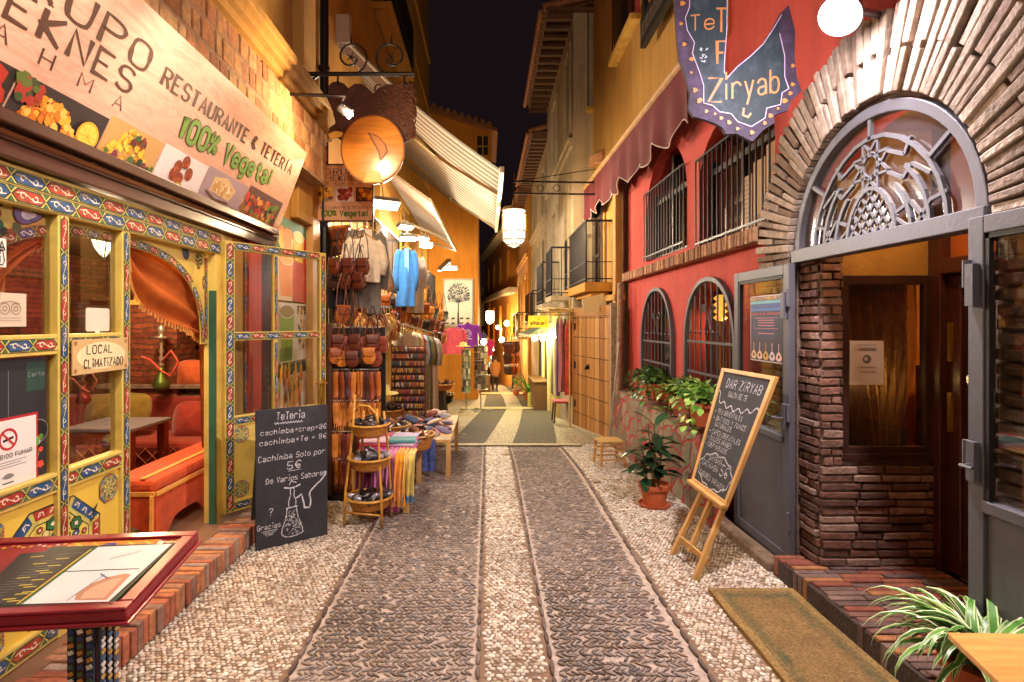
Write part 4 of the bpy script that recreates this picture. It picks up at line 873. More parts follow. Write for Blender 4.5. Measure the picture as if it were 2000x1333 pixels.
mb = MB(); slab(mb, F, -.2, wl_ + .2, 3.4, 3.7, .0, .5); slab(mb, F, -.2, wl_ + .2, 7.2, 7.5, -.2, .7); mb.build('cornice', M['greywall'], t)
t = thing('town_house', 'dark unlit house behind the orange building', 'building', (-.7, 30, -2), 'town houses down the street')
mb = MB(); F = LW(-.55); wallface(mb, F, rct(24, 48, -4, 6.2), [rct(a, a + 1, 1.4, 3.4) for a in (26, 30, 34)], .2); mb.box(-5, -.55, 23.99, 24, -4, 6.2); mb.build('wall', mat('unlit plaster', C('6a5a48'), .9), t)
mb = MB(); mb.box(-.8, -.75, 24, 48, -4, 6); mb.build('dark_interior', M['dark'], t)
t = thing('town_house', 'far shadowed house across the end of the street', 'building', (-1, 52, -3), 'town houses down the street')
mb = MB(); F = FR(52); wallface(mb, F, rct(-6, 5, -5, 5), [rct(-.6, .1, -.4, 1.4)], .2); mb.build('wall', M['greywall'], t)
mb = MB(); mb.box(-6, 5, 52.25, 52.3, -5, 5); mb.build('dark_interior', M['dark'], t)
def UV(F, u, v):                                   # where a photo ray meets a frame
    d = Vector(((u - CX) / f, 1, -(v - CY) / f)); c = Vector((0, 0, H)); k = (F.o - c).dot(F.n) / d.dot(F.n); p = c + d * k - F.o
    return p.dot(F.a), p.dot(F.b)
# ================================================================ painted shopfront
F = LW(-2.17)
mb = MB()
POSTS = [(1.75, .07), (2.3, .07), (2.835, .075), (3.325, .075)]
for y, w in POSTS: slab(mb, F, y - w/2, y + w/2, .16, 2.30, -.06, .012)
for z, h in ((1.64, .10), (.945, .10), (.215, .10)): slab(mb, F, 1.7, 3.3, z - h/2, z + h/2, -.055, .007)
slab(mb, F, 1.7, 4.56, 2.29, 2.47, -.06, .016); slab(mb, F, 4.41, 4.54, .15, 2.29, -.08, .015); slab(mb, F, 4.54, 4.72, .15, 2.47, -.08, .004)
SF = mb.build('shopfront_frame', M['shopyellow'], REST, bevel=.004)
mb = MB(); F1 = F
border(mb, F, (1.72, 2.335), (4.5, 2.335), .075, .018, .2); border(mb, F, (1.72, 2.415), (4.5, 2.415), .07, .018, .2, 1)
for y, w in POSTS[1:]: border(mb, F, (y, .28), (y, 2.29), .05, .014, .19, int(y * 10) % 2)
border(mb, F, (2.34, 1.64), (2.8, 1.64), .062, .009, .16); border(mb, F, (2.87, 1.64), (3.29, 1.64), .062, .009, .16, 1)
border(mb, F, (1.75, .945), (3.29, .945), .066, .009, .17); border(mb, F, (1.75, .215), (3.29, .215), .07, .009, .19)
for c, p in ((0, 1),): border(mb, LW(-2.235), (4.385, 1.62), (4.385, 2.26), .045, .016, .14)
mb.build('painted_border', M['painted'], SF)
mb = MB(); slab(mb, F, 4.39, 4.41, .15, 2.0, -.03, .022); mb.build('green_edge', M['green'], SF)
mb = MB(); slab(mb, F, 1.6, 5.45, 2.475, 2.60, -.04, .07); slab(mb, F, 1.6, 5.45, 2.6, 2.66, -.04, .13); slab(mb, F, 1.6, 5.45, 2.545, 2.565, .071, .085); mb.build('lintel_board', M['redwood'], SF, bevel=.008)
mb = MB()
for a, b in ((1.79, 2.26), (2.34, 2.8), (2.87, 3.29)):
    rect(mb, F, a, b, 1.69, 2.29, -.03); rect(mb, F, a, b, .995, 1.59, -.03)
mb.build('pane', M['glass'], SF)
mb = MB(); slab(mb, F, 1.7, 3.3, .265, .9, -.05, -.012); PN = mb.build('yellow_panel', M['panelyellow'], REST)
mb = MB()
rosette(mb, F, 2.79, .56, .305, -.011, sx=1.22); rosette(mb, F, 2.05, .58, .3, -.011, sx=1.2)
for s, t in ((3.2, .8), (2.43, .8), (2.43, .33), (3.2, .33)):
    rosette(mb, F, s, t, .085, -.0085); mb.col = INK
    for sg in (-1, 1): ribbon(mb, F, [(s - .09, t - .06), (s - .13, t - .1 + sg * .012), (s - .12, t - .13), (s - .15, t - .14)], .007, -.008 + .0004 * sg)
mb.build('painted_rosette', M['painted'], PN)
# inner arch with painted spandrels
F = LW(-2.235); mb = MB(); ac, hw, zs, rise, ex = 3.3, 1.02, 1.6, .62, 2.7
crv = [(ac + hw * (1 if math.cos(a) > 0 else -1) * abs(math.cos(a)) ** (2/ex), zs + rise * math.sin(a) ** (2/ex)) for a in np.linspace(0, math.pi, 33)]
for (a, b), (c, d) in zip(crv, crv[1:]): mb.prism([F(a, b, 0), F(a, 2.3, 0), F(c, 2.3, 0), F(c, d, 0)], F.n * .015)
for s0, s1 in ((1.7, ac - hw), (ac + hw, 4.4)): slab(mb, F, s0, s1, 1.58, 2.3, 0, .015)
AR = mb.build('arch_spandrel', M['shopyellow'], REST)
mb = MB(); cl = [0]
for p, q in zip(crv, crv[1:]): cl.append(cl[-1] + (Vector(q) - Vector(p)).length)
n = 24
def at(L_):
    i = max(0, min(len(cl) - 2, next((k for k in range(len(cl)-1) if cl[k+1] >= L_), len(cl)-2))); k = (L_ - cl[i]) / max(1e-6, cl[i+1] - cl[i]); return Vector(crv[i]).lerp(Vector(crv[i+1]), k)
for i in range(n):
    p, q = at(cl[-1] * i / n), at(cl[-1] * (i + 1) / n); o_ = Vector((0, .028)) if abs((q-p).x) > abs((q-p).y) else Vector((.02 if p.x > ac else -.02, 0))
    border(mb, F, p + o_, q + o_, .055, .016 + .0001 * i, 1, i)
Q = lambda u, v: UV(F, u, v)
def leafshape(s, t, L_, w, a, c1, c2):
    for sc, col, d in ((1.15, INK, .0165), (1, c1, .0172), (.55, c2, .018)):
        mb.col = col; mb.poly([F(s + sc * (L_ * math.cos(x) * math.cos(a) - w * math.sin(x) * (1 + .5 * math.cos(x)) * math.sin(a)), t + sc * (L_ * math.cos(x) * math.sin(a) + w * math.sin(x) * (1 + .5 * math.cos(x)) * math.cos(a)), d) for x in np.linspace(0, 2 * math.pi, 14)[:-1]])
leafshape(*Q(357, 490), .06, .035, -1.0, BLUE, C('26364a')); leafshape(*Q(50, 420), .085, .04, 3.3, C('2a6aa0'), C('cfe0e0')); leafshape(*Q(394, 553), .045, .02, 1.4, C('8a3a2a'), LIME); leafshape(*Q(378, 455), .03, .012, .3, C('2a3a4a'), BLUE)
s, t = Q(384, 503)
for k in range(30):
    a, r = k * 2.4, .012 * math.sqrt(k); mb.col = (C('2a5a3a'), C('2a5a3a'), C('3a6a4a'), RED)[k % 4]; disc(mb, F, s + r * math.cos(a) * .8, t + r * math.sin(a) * 1.4, .011, .0165 + .0001 * k, 6)
s, t = Q(8, 420)
for k in range(10): mb.col = (C('2a5a3a'), INK, RED)[k % 3]; disc(mb, F, s + .06 * math.cos(k * .63), t + .09 * math.sin(k * .63), .028, .0165 + .0002 * k, 8)
mb.build('painted_ornament', M['painted'], AR)
# curtains in the arch
rust = mat('rust curtain cloth', C('b05a24'), .95, var=.25, vs=10, spec=.15)
def poly_at(pts, t):
    t *= len(pts) - 1; i = min(len(pts) - 2, int(t)); k = t - i; return Vector(pts[i]) * (1-k) + Vector(pts[i+1]) * k
def drape(up, lo, X, name='curtain', label=None):
    t = thing('curtain', label, 'curtain', tuple(PX(*up[0], X)))
    def fn(a, b):
        uv = poly_at(up, a).lerp(poly_at(lo, a), b); p = PX(uv.x, uv.y, X); p.x += .03 * math.sin(a * 9 + b * 14) * (.3 + b) - .02 * b; return p
    mb = MB(); mb.surf(fn, 26, 22); mb.build('cloth', rust, t, smooth=True)
    mb = MB()
    for i in range(44):
        p = fn(i / 43, 1.0); l = random.uniform(.025, .05); mb.tube([p, p + Vector((random.uniform(-.006, .006), 0, -l))], [.005, .008], 4)
    mb.build('fringe', mat('gold fringe', C('b87a30'), .8), t)
drape([(240, 452), (285, 468), (335, 497), (372, 537), (398, 600), (406, 655)], [(240, 478), (262, 540), (296, 598), (335, 632), (372, 646), (402, 664)], -2.27, label='rust orange fringed curtain swept aside in the open doorway arch')
drape([(110, 462), (78, 462), (45, 476), (15, 500), (-25, 545), (-60, 600)], [(84, 466), (62, 486), (36, 516), (6, 556), (-30, 600), (-65, 640)], -2.27, label='rust orange curtain behind the upper left window pane')
t = thing('curtain', 'narrow rust orange curtain hanging straight along the right door jamb', 'curtain', tuple(PX(400, 760, -2.3)))
mb = MB(); mb.surf(lambda a, b: PX(388 + 26 * a + 6 * b * (1 - a), 640 + 235 * b, -2.29 - .015 * math.sin(a * 14)), 12, 10); mb.build('cloth', rust, t, smooth=True)
# ---------------------------------------------------------------- open painted door
A, B_ = Vector((-2.12, 4.49, .2)), Vector((-1.55, 5.33, .2)); FD = frame(A, B_ - A, (0, 0, 1)); Wd = (B_ - A).length
FD_ = frame(A, B_ - A, (0, 0, 1))
mb = MB(); w = .085; z3 = 2.21
for a in ((0, w, 0, z3), (Wd - w * .8, Wd, 0, z3), (w, Wd - w * .8, z3 - .07, z3), (w, Wd - w*.8, 1.4, 1.47), (w, Wd - w*.8, .7, .78), (w, Wd - w*.8, .0, .09)): slab(mb, FD, *a, -.045, 0)
mx_ = .47; slab(mb, FD, mx_ - .022, mx_ + .022, .78, z3 - .07, -.04, -.002)
slab(mb, FD, w, Wd - w*.8, .09, .7, -.035, -.012)
DO = mb.build('door', M['shopyellow'], REST, bevel=.003)
mb = MB()
border(mb, FD, (w/2, .02), (w/2, z3 - .01), .065, .002, .145); border(mb, FD, (Wd - w*.4, .02), (Wd - w*.4, z3 - .02), .045, .002, .15, 1)
for z in (z3 - .035, 1.435, .74, .045): border(mb, FD, (w, z), (Wd - w*.8, z), .055, .002, .15, 1)
border(mb, FD, (mx_, .8), (mx_, 1.38), .028, .0015, .16); border(mb, FD, (mx_, 1.48), (mx_, z3 - .08), .028, .0015, .16)
mb.build('painted_border', M['painted'], DO)
mb = MB(); rosette(mb, FD, .52, .4, .2, -.011)
for s, t in ((.15, .62), (.15, .17), (.88, .62), (.88, .17)): rosette(mb, FD, s, t, .075, -.011)
mb.build('painted_rosette', M['painted'], DO)
mb = MB(); rect(mb, FD, w, Wd - w*.8, .78, 1.4, -.02); rect(mb, FD, w, Wd - w*.8, 1.47, z3 - .07, -.02); mb.build('pane', M['glass'], DO)
mb = MB(C('b8923c')); s = Wd - w * .45; slab(mb, FD, s - .02, s + .02, .62, 1.02, .003, .01); mb.tube([FD(s, .98, .01), FD(s, .98, .06), FD(s - .12, .98, .06)], .01, 6)
mb.tube([FD(s - .03 - .03 * math.sin(a), 1.0 - a * .14, .03) for a in np.linspace(0, 3.1, 12)], .012, 6); mb.build('handle', M['metalc'], DO)
# wall between door and stall: red panel, dark strip, wood post, juice posters
F = LW(-2.168)
mb = MB(C('b8402e')); slab(mb, F, 4.99, 5.26, .16, 2.7, 0, .03); mb.build('red_panel', M['plain'], REST)
mb = MB(); border(mb, F, (4.96, .2), (4.96, 2.6), .05, .01, .15); mb.build('painted_border', M['painted'], REST)
mb = MB(); slab(mb, F, 5.27, 5.6, .1, 2.75, .0, .02); mb.build('dark_strip', M['black'], REST)
mb = MB(); slab(mb, F, 6.62, 6.9, 0, 3.0, .0, .09); mb.build('wood_post', M['easelwood'], REST, bevel=.008)
def poster(name, label, cat, F, s0, s1, t0, t1, d, draw, base, th=.006, grp=None, frame_=None):
    mb = MB(base); slab(mb, F, s0, s1, t0, t1, d - th, d); draw(mb, F, s0, s1, t0, t1, d + .0008); o = mb.build(name, M['paper']); return tag(o, label, cat, grp)
def glassful(mb, F, s, t, w, h, d, c1, c2):
    mb.col = c1; mb.poly([F(s - w*.36, t, d), F(s + w*.36, t, d), F(s + w*.5, t + h*.8, d), F(s - w*.5, t + h*.8, d)]); mb.col = c2; disc(mb, F, s, t + h*.8, w*.5, d + .0004, 14, w*.16); mb.col = C('f0e8d8'); ribbon(mb, F, [(s + w*.5*math.cos(a), t + h*.8 + w*.16*math.sin(a)) for a in np.linspace(0, 6.28, 20)], .008, d + .0008)
def dj1(mb, F, s0, s1, t0, t1, d):
    mb.col = C('3a7a52'); rect(mb, F, s0, s1, t0 + .5, t1, d); mb.col = C('d03020'); rect(mb, F, (s0+s1)/2, s1, t0, t0 + .75, d + .0004)
    glassful(mb, F, s0 + .28, t0 + .05, .42, .5, d + .001, C('f08a20'), C('f8b050')); glassful(mb, F, s1 - .25, t0 + .45, .36, .36, d + .002, C('f0c020'), C('f8e070'))
    blobs(mb, F, lambda r: (s0 + r.uniform(.08, .5), t0 + r.uniform(.5, .72)), 26, [C('f0b020'), C('f8d040'), C('e88a18')], .09, d + .003, sd=3)
def dj2(mb, F, s0, s1, t0, t1, d):
    glassful(mb, F, s0 + .3, t0 + .05, .44, .62, d + .0005, C('8aa82a'), C('9a7a3a')); mb.col = C('6a8a2a'); rect(mb, F, s0 + .1, s0 + .45, t0 + .02, t0 + .16, d + .002)
    mb.col = C('2a2422'); rect(mb, F, s1 - .3, s1 - .02, t1 - .12, t1 - .02, d + .002); blobs(mb, F, lambda r: (s1 - r.uniform(.05, .25), t0 + r.uniform(.1, .6)), 20, [C('c89a6a'), C('8a5a3a'), C('e0b080'), C('3a2a22')], .05, d + .003, sd=4)
def dj3(mb, F, s0, s1, t0, t1, d):
    mb.col = C('2a2220'); rect(mb, F, s0, s1, t1 - .12, t1, d); mb.col = C('ece4dc'); rect(mb, F, s0, s1, t0, t0 + .45, d)
    blobs(mb, F, lambda r: (s0 + r.uniform(.1, .75), t0 + r.uniform(.25, .75)), 60, [C('f0a020'), C('f8c840'), C('e06a18'), C('6a4a20'), C('c8b050')], .07, d + .001, asp=(.6, 1.5), sd=5)
F = LW(-2.15)
poster('juice_poster', 'upper juice poster with orange glass and yellow fruit on red and green', 'poster', F, 5.66, 6.58, 1.98, 2.86, 0, dj1, C('e8d0a0'), grp='food posters beside the door')
poster('juice_poster', 'middle poster with a green layered drink in a tall glass', 'poster', F, 5.66, 6.58, 1.32, 1.96, 0, dj2, C('e0d4c4'), grp='food posters beside the door')
poster('crepe_poster', 'lower poster with orange crepes on a white plate', 'poster', F, 5.66, 6.58, .5, 1.30, 0, dj3, C('d8c8b8'), grp='food posters beside the door')
# ---------------------------------------------------------------- stickers and notices on the panes
F = LW(-2.196)
def dwifi(mb, F, s0, s1, t0, t1, d):
    text(mb, F, s0 + .02, t1 - .055, .04, 'ZONA', d + .001, .2, col=C('201c1c'), width=s1 - s0 - .03); text(mb, F, s0 + .04, t0 + .02, .045, 'WiFi', d + .001, .2, width=s1 - s0 - .07)
    ribbon(mb, F, [(s0 + .02, t0 + .01), (s1 - .02, t0 + .01), (s1 - .012, t0 + .03), (s1 - .02, t0 + .075), (s0 + .02, t0 + .075)], .006, d + .001)
poster('wifi_sticker', 'white square wifi sticker at the left edge of the window', 'sticker', F, 2.34, 2.54, 2.0, 2.13, 0, dwifi, C('e4dcd4'), .002)
def dowl(mb, F, s0, s1, t0, t1, d):
    mb.col = C('8a7460'); c, z = (s0+s1)/2, (t0+t1)/2 + .005
    for sg in (-1, 1):
        for r in (.026, .011): ribbon(mb, F, [(c + sg*.03 + r*math.cos(a), z + r*math.sin(a)) for a in np.linspace(0, 6.3, 16)], .004, d + .001 + .0002 * sg)
    ribbon(mb, F, [(c - .05, z + .025), (c, z + .035), (c + .05, z + .025)], .004, d + .0016)
    mb.col = C('b09c88'); [rect(mb, F, s0 + .03, s1 - .03, t0 + .025 + .012*k, t0 + .03 + .012*k, d) for k in range(2)]
    mb.col = C('c0b0a0'); mb.poly([F(s0 + .01, t1, d), F(s0 + .05, t1, d), F(s0 + .03, t1 - .05, d)])
poster('round_eyes_sticker', 'pale square sticker with two drawn round eyes on the left pane', 'sticker', F, 2.47, 2.65, 1.73, 1.885, 0, dowl, C('c8b8a0'), .002)
mb = MB(C('d8ccb8')); b_ = [(3.05, 1.70), (3.11, 1.70), (3.13, 1.66), (3.15, 1.70), (3.22, 1.70), (3.23, 1.71), (3.23, 1.82), (3.22, 1.83), (3.05, 1.83), (3.04, 1.82), (3.04, 1.71)]
mb.prism([F(a, b, 0) for a, b in b_], F.n * .002); o = mb.build('bubble_sticker', M['paper']); tag(o, 'blank speech bubble sticker on the window pane', 'sticker')
def dloc(mb, F, s0, s1, t0, t1, d):
    mb.col = C('e6d2a0'); mb.poly([F(s0 + (s1-s0)*(.5 + .44*math.cos(a)) , (t0+t1)/2 + .075*math.sin(a), d) for a in np.linspace(.2, 6.2, 22)])
    mb.col = C('a06a3a')
    for s in (s0 + .02, s1 - .02):
        for t in (t0 + .02, t1 - .02): disc(mb, F, s, t, .012, d + .0004, 8)
    text(mb, F, s0 + .1, t0 + .105, .045, 'LOCAL', d + .001, .14, col=C('1c1612'), width=.2, lean=.05); text(mb, F, s0 + .08, t0 + .03, .045, 'CLiMATiZADO', d + .001, .14, width=.31, lean=.05)
poster('handwritten_notice', 'cream notice reading local climatizado on the window post', 'notice', LW(-2.14), 2.87, 3.31, 1.475, 1.66, 0, dloc, C('c8a870'), .006)
def ddark(mb, F, s0, s1, t0, t1, d):
    mb.col = C('24443a'); rect(mb, F, s1 - .12, s1 - .01, t1 - .16, t1 - .02, d); mb.col = C('8a9490')
    ribbon(mb, F, [(s1 - .22, t0 + .1), (s1 - .22, t1 - .05)], .002, d); [ribbon(mb, F, [(s1 - .36, t0 + .2 + k*.02), (s1 - .27, t0 + .2 + k*.02)], .006, d + .0004) for k in range(5)]
    text(mb, F, s1 - .11, t1 - .09, .02, 'Carta', d + .001, .12)
    mb.col = C('16161a'); disc(mb, F, s1 - .05, t0 + .22, .055, d + .001, 14); mb.col = C('70787a'); ribbon(mb, F, [(s1 - .05 + .056*math.cos(a), t0 + .22 + .056*math.sin(a)) for a in np.linspace(0, 6.3, 18)], .005, d + .0014)
    blobs(mb, F, lambda r: (s1 - r.uniform(.02, .2), t0 + r.uniform(.05, .2)), 40, [C('c8302a'), C('e05030'), C('4a8a3a'), C('6aaa4a'), C('e8e0d0')], .022, d + .002, sd=8)
poster('drinks_poster', 'dark drinks poster with red flowers and a round cup in the lower pane', 'poster', F, 2.33, 2.77, 1.0, 1.58, 0, ddark, C('23252b'), .003)
def dsmoke(mb, F, s0, s1, t0, t1, d):
    mb.col = C('e2dcd4'); rect(mb, F, s0 + .01, s1 - .012, t0 + .012, t1 - .012, d); c, z = s1 - .17, t1 - .1; mb.col = C('b82028')
    ribbon(mb, F, [(c + .045*math.cos(a), z + .045*math.sin(a)) for a in np.linspace(0, 6.3, 24)], .011, d + .001); mb.col = C('201c1c'); ribbon(mb, F, [(c - .028, z - .006), (c + .028, z + .006)], .011, d + .0006)
    mb.col = C('b82028'); ribbon(mb, F, [(c - .03, z + .03), (c + .03, z - .03)], .009, d + .0016)
    text(mb, F, c - .13, z - .085, .02, 'PROHIBIDO FUMAR', d + .001, .16, col=C('201c1c'), width=.26)
    mb.col = C('8a8482'); [rect(mb, F, c - .11, c + .1 - .03*(k % 2), z - .105 - .012*k, z - .101 - .012*k, d + .0005) for k in range(3)]
    mb.col = C('3a3836'); [ribbon(mb, F, [(c + r*math.cos(a), t0 + .045 + r*.8*math.sin(a)) for a in np.linspace(.4, 2.7, 10)], .005, d + .001) for r in (.012, .022, .032)]; rect(mb, F, c - .03, c + .03, t0 + .028, t0 + .034, d + .0005)
poster('no_smoking_notice', 'white no smoking notice with red edge in the lower window', 'notice', LW(-2.193), 2.32, 2.715, .985, 1.315, 0, dsmoke, C('b0222a'), .003)
# ---------------------------------------------------------------- dining room
t = thing('brick_pillar', 'dark brick pillar with yellow arch edge inside the dining room', 'pillar', (-3.8, 6.4, .16))
mb = MB(); mb.box(-4.1, -3.52, 6.3, 6.7, .16, 1.95); mb.build('shaft', M['brickroom'], t)
mb = MB(); mb.tube([Vector((-4.0 + .16 * math.sin(a), 6.35, 1.95 + .7 * a / 1.6)) for a in np.linspace(0, 1.6, 8)], .05, 6); mb.box(-4.12, -3.5, 6.28, 6.72, 1.95, 2.0); mb.build('arch_edge', M['shopyellow'], t)
def pillow(mb, c, w, h, d, tilt=0., ry=0.):
    m = Matrix.Rotation(ry, 3, 'Z') @ Matrix.Rotation(tilt, 3, 'X'); c = Vector(c)
    def fn(a, b):
        th = 2 * math.pi * a; x = math.copysign(abs(math.cos(th)) ** .45, math.cos(th)); z = math.copysign(abs(math.sin(th)) ** .45, math.sin(th)); r = math.sin(math.pi * b) ** .7; y = -math.cos(math.pi * b)
        k = (1 - .06 * abs(x * z)) ; return c + m @ Vector((x * w/2 * r * k, y * d/2 * (1 - .55 * max(abs(x), abs(z)) ** 4 * r ** 3), z * h/2 * r * k))
    return mb.surf(fn, 24, 10)
t = thing('sofa', 'red banquette with quilted seat along the dining room wall', 'sofa', (-3.6, 6, .16))
mb = MB(C('8a2418')); mb.box(-4.9, -2.55, 5.55, 6.25, .16, .55); mb.build('seat', M['cloth'], t, bevel=.05)
mb = MB(C('7a1e16')); mb.box(-4.9, -2.5, 6.2, 6.5, .16, .92); mb.build('backrest', M['cloth'], t, bevel=.05)
mb = MB(C('c87a50')); 
for k in range(14): mb.tube([(-4.4 + .14*k, 5.545, .2), (-4.1 + .14*k, 5.545, .5)], .004, 4); mb.tube([(-4.1 + .14*k, 5.544, .2), (-4.4 + .14*k, 5.544, .5)], .004, 4)
mb.build('stitching', M['cloth'], t)
for lab, u, v, Y, w, h, col in (('large olive cushion leaning on the banquette', 250, 806, 5.9, .5, .42, '7a6a28'), ('olive cushion half hidden by the window post', 205, 806, 5.85, .42, .4, '6a5a24'), ('dark red patterned cushion on the banquette seat', 375, 822, 5.95, .42, .42, '8a2a20')):
    o = pillow(MB(C(col)), PY(u, v, Y), w, h, .2, -.25).build('cushion', M['cloth'], smooth=True); tag(o, lab, 'cushion', 'cushions on the banquette')
mb = MB(C('b0542a')); pillow(mb, PY(374, 730, 6.35), .36, .32, .16, -.15); o = mb.build('cushion', M['cloth'], smooth=True); tag(o, 'small red cushion standing on the ledge under the picture', 'cushion', 'cushions on the banquette')
mb = MB(C('7a6a60')); mb.box(-4.4, -2.6, 6.25, 6.8, 1.0, 1.05); mb.box(-3.5, -2.6, 6.45, 6.8, .16, 1.0); o = mb.build('stone_ledge', M['stone'], bevel=.01); tag(o, 'grey ledge behind the banquette carrying the water pipe', 'ledge')
def hookah(p, h, label, cols):
    t = thing('hookah', label, 'hookah', tuple(p)); mb = MB(cols[0]); k = h / .7
    mb.lathe([(.06*k, 0), (.085*k, .04*k), (.075*k, .1*k), (.03*k, .19*k), (.028*k, .24*k)], p, 16); mb.build('vase', M['metalc'], t, smooth=True)
    mb = MB(cols[1]); pr = [(.02, .24), (.035, .27), (.015, .3), (.03, .34), (.012, .38), (.03, .42), (.014, .46), (.03, .5), (.012, .54), (.1, .56), (.1, .565), (.02, .575), (.03, .6), (.045, .64), (.03, .68), (.001, .7)]
    mb.lathe([(r*k, z*k) for r, z in pr], p, 14); mb.build('stem', M['metalc'], t, smooth=True)
    mb = MB(cols[2]); mb.tube([p + Vector((k * x, -.03, k * z)) for x, z in ((.02, .3), (.12, .42), (.2, .3), (.12, .15), (.02, .2), (-.1, .32), (-.2, .36))], .012 * k, 6); mb.build('hose', M['cloth'], t, smooth=True)
hookah(PY(315, 762, 6.1), .72, 'tall silver and red water pipe on the ledge', (C('6a8a4a'), C('b8b0a8'), C('b8402a')))
hookah(PY(163, 790, 4.6), .46, 'small dark red water pipe behind the lower window pane', (C('7a2420'), C('8a5a40'), C('7a2a1a')))
t = thing('wall_picture', 'dark framed picture of figures above the ledge', 'picture', tuple(PY(372, 700, 7.4))); p = PY(372, 700, 7.55); F = FR(7.55)
mb = MB(); slab(mb, F, p.x - .24, p.x + .22, p.z - .16, p.z + .16, 0, .03); mb.build('frame', M['black'], t, bevel=.006)
mb = MB(C('b08a68')); rect(mb, F, p.x - .2, p.x + .18, p.z - .12, p.z + .12, .033); blobs(mb, F, lambda r: (p.x + r.uniform(-.17, .15), p.z + r.uniform(-.1, .08)), 26, [C('5a3a2a'), C('3a2a22'), C('d0b090'), C('8a4a3a')], .028, .034, sd=2); mb.build('print', M['paper'], t)
t = thing('dining_table', 'low carved table with blue grey top inside the doorway', 'table', tuple(PY(262, 900, 4.9))); c = PY(225, 830, 4.95)
mb = MB(C('70707c')); mb.box(c.x - .35, c.x + .28, 4.75, 5.35, c.z - .03, c.z); mb.build('tabletop', M['plain'], t, bevel=.006)
for x in (c.x - .3, c.x + .22):
    for y in (4.8, 5.3): mb = MB(C('7a2a1a')); mb.box(x - .035, x + .035, y - .035, y + .035, .16, c.z - .031); mb.build('leg', M['plain'], t)
mb = MB(C('7a2a1a')); F = FR(4.765); slab(mb, F, c.x - .26, c.x + .18, c.z - .14, c.z - .031, -.02, 0)
rosette(mb, F, c.x + .08, c.z - .085, .045, .001, sx=1.5); mb.col = C('b08a3a'); mb.poly([F(c.x + .16, c.z - .14, .001), F(c.x + .2, c.z - .28, .001), F(c.x + .1, c.z - .14, .001)]); mb.build('apron', M['plain'], t)
t = thing('bench', 'low bench under a bright orange embroidered cloth just inside the door', 'bench', (-2.6, 4.8, .16)); org = mat('orange velvet', C('cc4c08'), .8, var=.3, vs=18, sheen=.15, dirt=(C('a03a10'), 9, .55))
mb = MB(); mb.box(-2.8, -2.42, 4.05, 5.7, .50, .60); mb.build('seat', org, t, bevel=.035)
mb = MB()
def skirt(p, q, legs):
    p, q = Vector(p), Vector(q); n = 26; vs = []
    for i in range(n + 1):
        a = p.lerp(q, i / n); e = abs(2 * i / n - 1); z0 = .17 if e > .62 else .17 + .1 * (1 - (e / .62) ** 4) * legs; vs += [(a.x, a.y, z0), (a.x, a.y, .505)]
    mb.add(vs, [(2*i, 2*i+2, 2*i+3, 2*i+1) for i in range(n)])
skirt((-2.79, 4.06, 0), (-2.43, 4.06, 0), .9); skirt((-2.43, 4.06, 0), (-2.43, 4.9, 0), 1); skirt((-2.43, 4.9, 0), (-2.43, 5.69, 0), 1); mb.build('cloth_skirt', org, t, solid=.02)
mb = MB(C('e8a028')); F = FR(4.045); mb.beam((-2.79, 4.045, .5), (-2.42, 4.045, .5), .012, .03); mb.beam((-2.41, 4.05, .5), (-2.41, 5.69, .5), .012, .03); mb.beam((-2.52, 4.06, .607), (-2.52, 5.6, .607), .04, .008); mb.tube([(-2.44, 4.04, .49), (-2.44, 4.035, .2)], .015, 5); mb.build('trim', M['cloth'], t)
p = PY(203, 478, 4.2); t = thing('ceiling_lamp', 'star shaped lit ceiling lamp seen through the upper pane', 'lamp', tuple(p))
mb = MB()
for a in range(8): c_, s_ = math.cos(a * .785), math.sin(a * .785); mb.tube([p + Vector((0, 0, .12)), p + Vector((.09 * c_, .09 * s_, .06)), p + Vector((.06 * c_, .06 * s_, -.03)), p + Vector((0, 0, -.12))], .006, 4)
mb.tube([p + Vector((0, 0, .12)), (p.x, p.y, 2.62)], .006, 4); mb.build('frame', M['blackiron'], t)
mb = MB(); mb.lathe([(.001, -.11), (.05, -.04), (.085, .055), (.001, .11)], p, 8); mb.build('glass', lampglass('star lamp glass', (1, .8, .35), 7, .4), t); lamp('ceiling_light', tuple(p), 14, (1, .68, .32), .05, t)
lamp('room_light', (-2.75, 4.0, 2.45), 40, (1, .7, .42), .1); lamp('room_light', (-3.3, 5.3, 2.3), 60, (1, .6, .3), .12); lamp('room_light', (-3.4, 3.2, 2.3), 16, (1, .62, .32), .12)
# ---------------------------------------------------------------- restaurant board
t = thing('restaurant_sign', 'long tilted restaurant board with lettering and food pictures over the shopfront', 'sign', (-2.1, 3, 2.62))
FS = frame((-2.1, 0, H + .864), (0, 1, 0), (.305, 0, .813)); T1 = .868
m, N, L, B = nodes('wood grain print'); g = nd(N, 'ShaderNodeTexCoord'); mp = nd(N, 'ShaderNodeMapping'); mp.inputs['Scale'].default_value = (4, 1.3, 6); L.new(g.outputs['Object'], mp.inputs[0])
nz = nd(N, 'ShaderNodeTexNoise'); nz.inputs['Scale'].default_value = 2.2; nz.inputs['Detail'].default_value = 9; nz.inputs['Distortion'].default_value = 2.6; L.new(mp.outputs[0], nz.inputs['Vector'])
cr = nd(N, 'ShaderNodeValToRGB'); cr.color_ramp.elements[0].position = .34; cr.color_ramp.elements[0].color = (*C('cf9a82'), 1); cr.color_ramp.elements[1].position = .58; cr.color_ramp.elements[1].color = (*C('dfae94'), 1); L.new(nz.outputs['Fac'], cr.inputs[0]); L.new(cr.outputs[0], B.inputs['Base Color']); B.inputs['Roughness'].default_value = .28
mb = MB(); slab(mb, FS, .5, 5.53, -.02, T1, -.035, 0); mb.build('board', m, t)
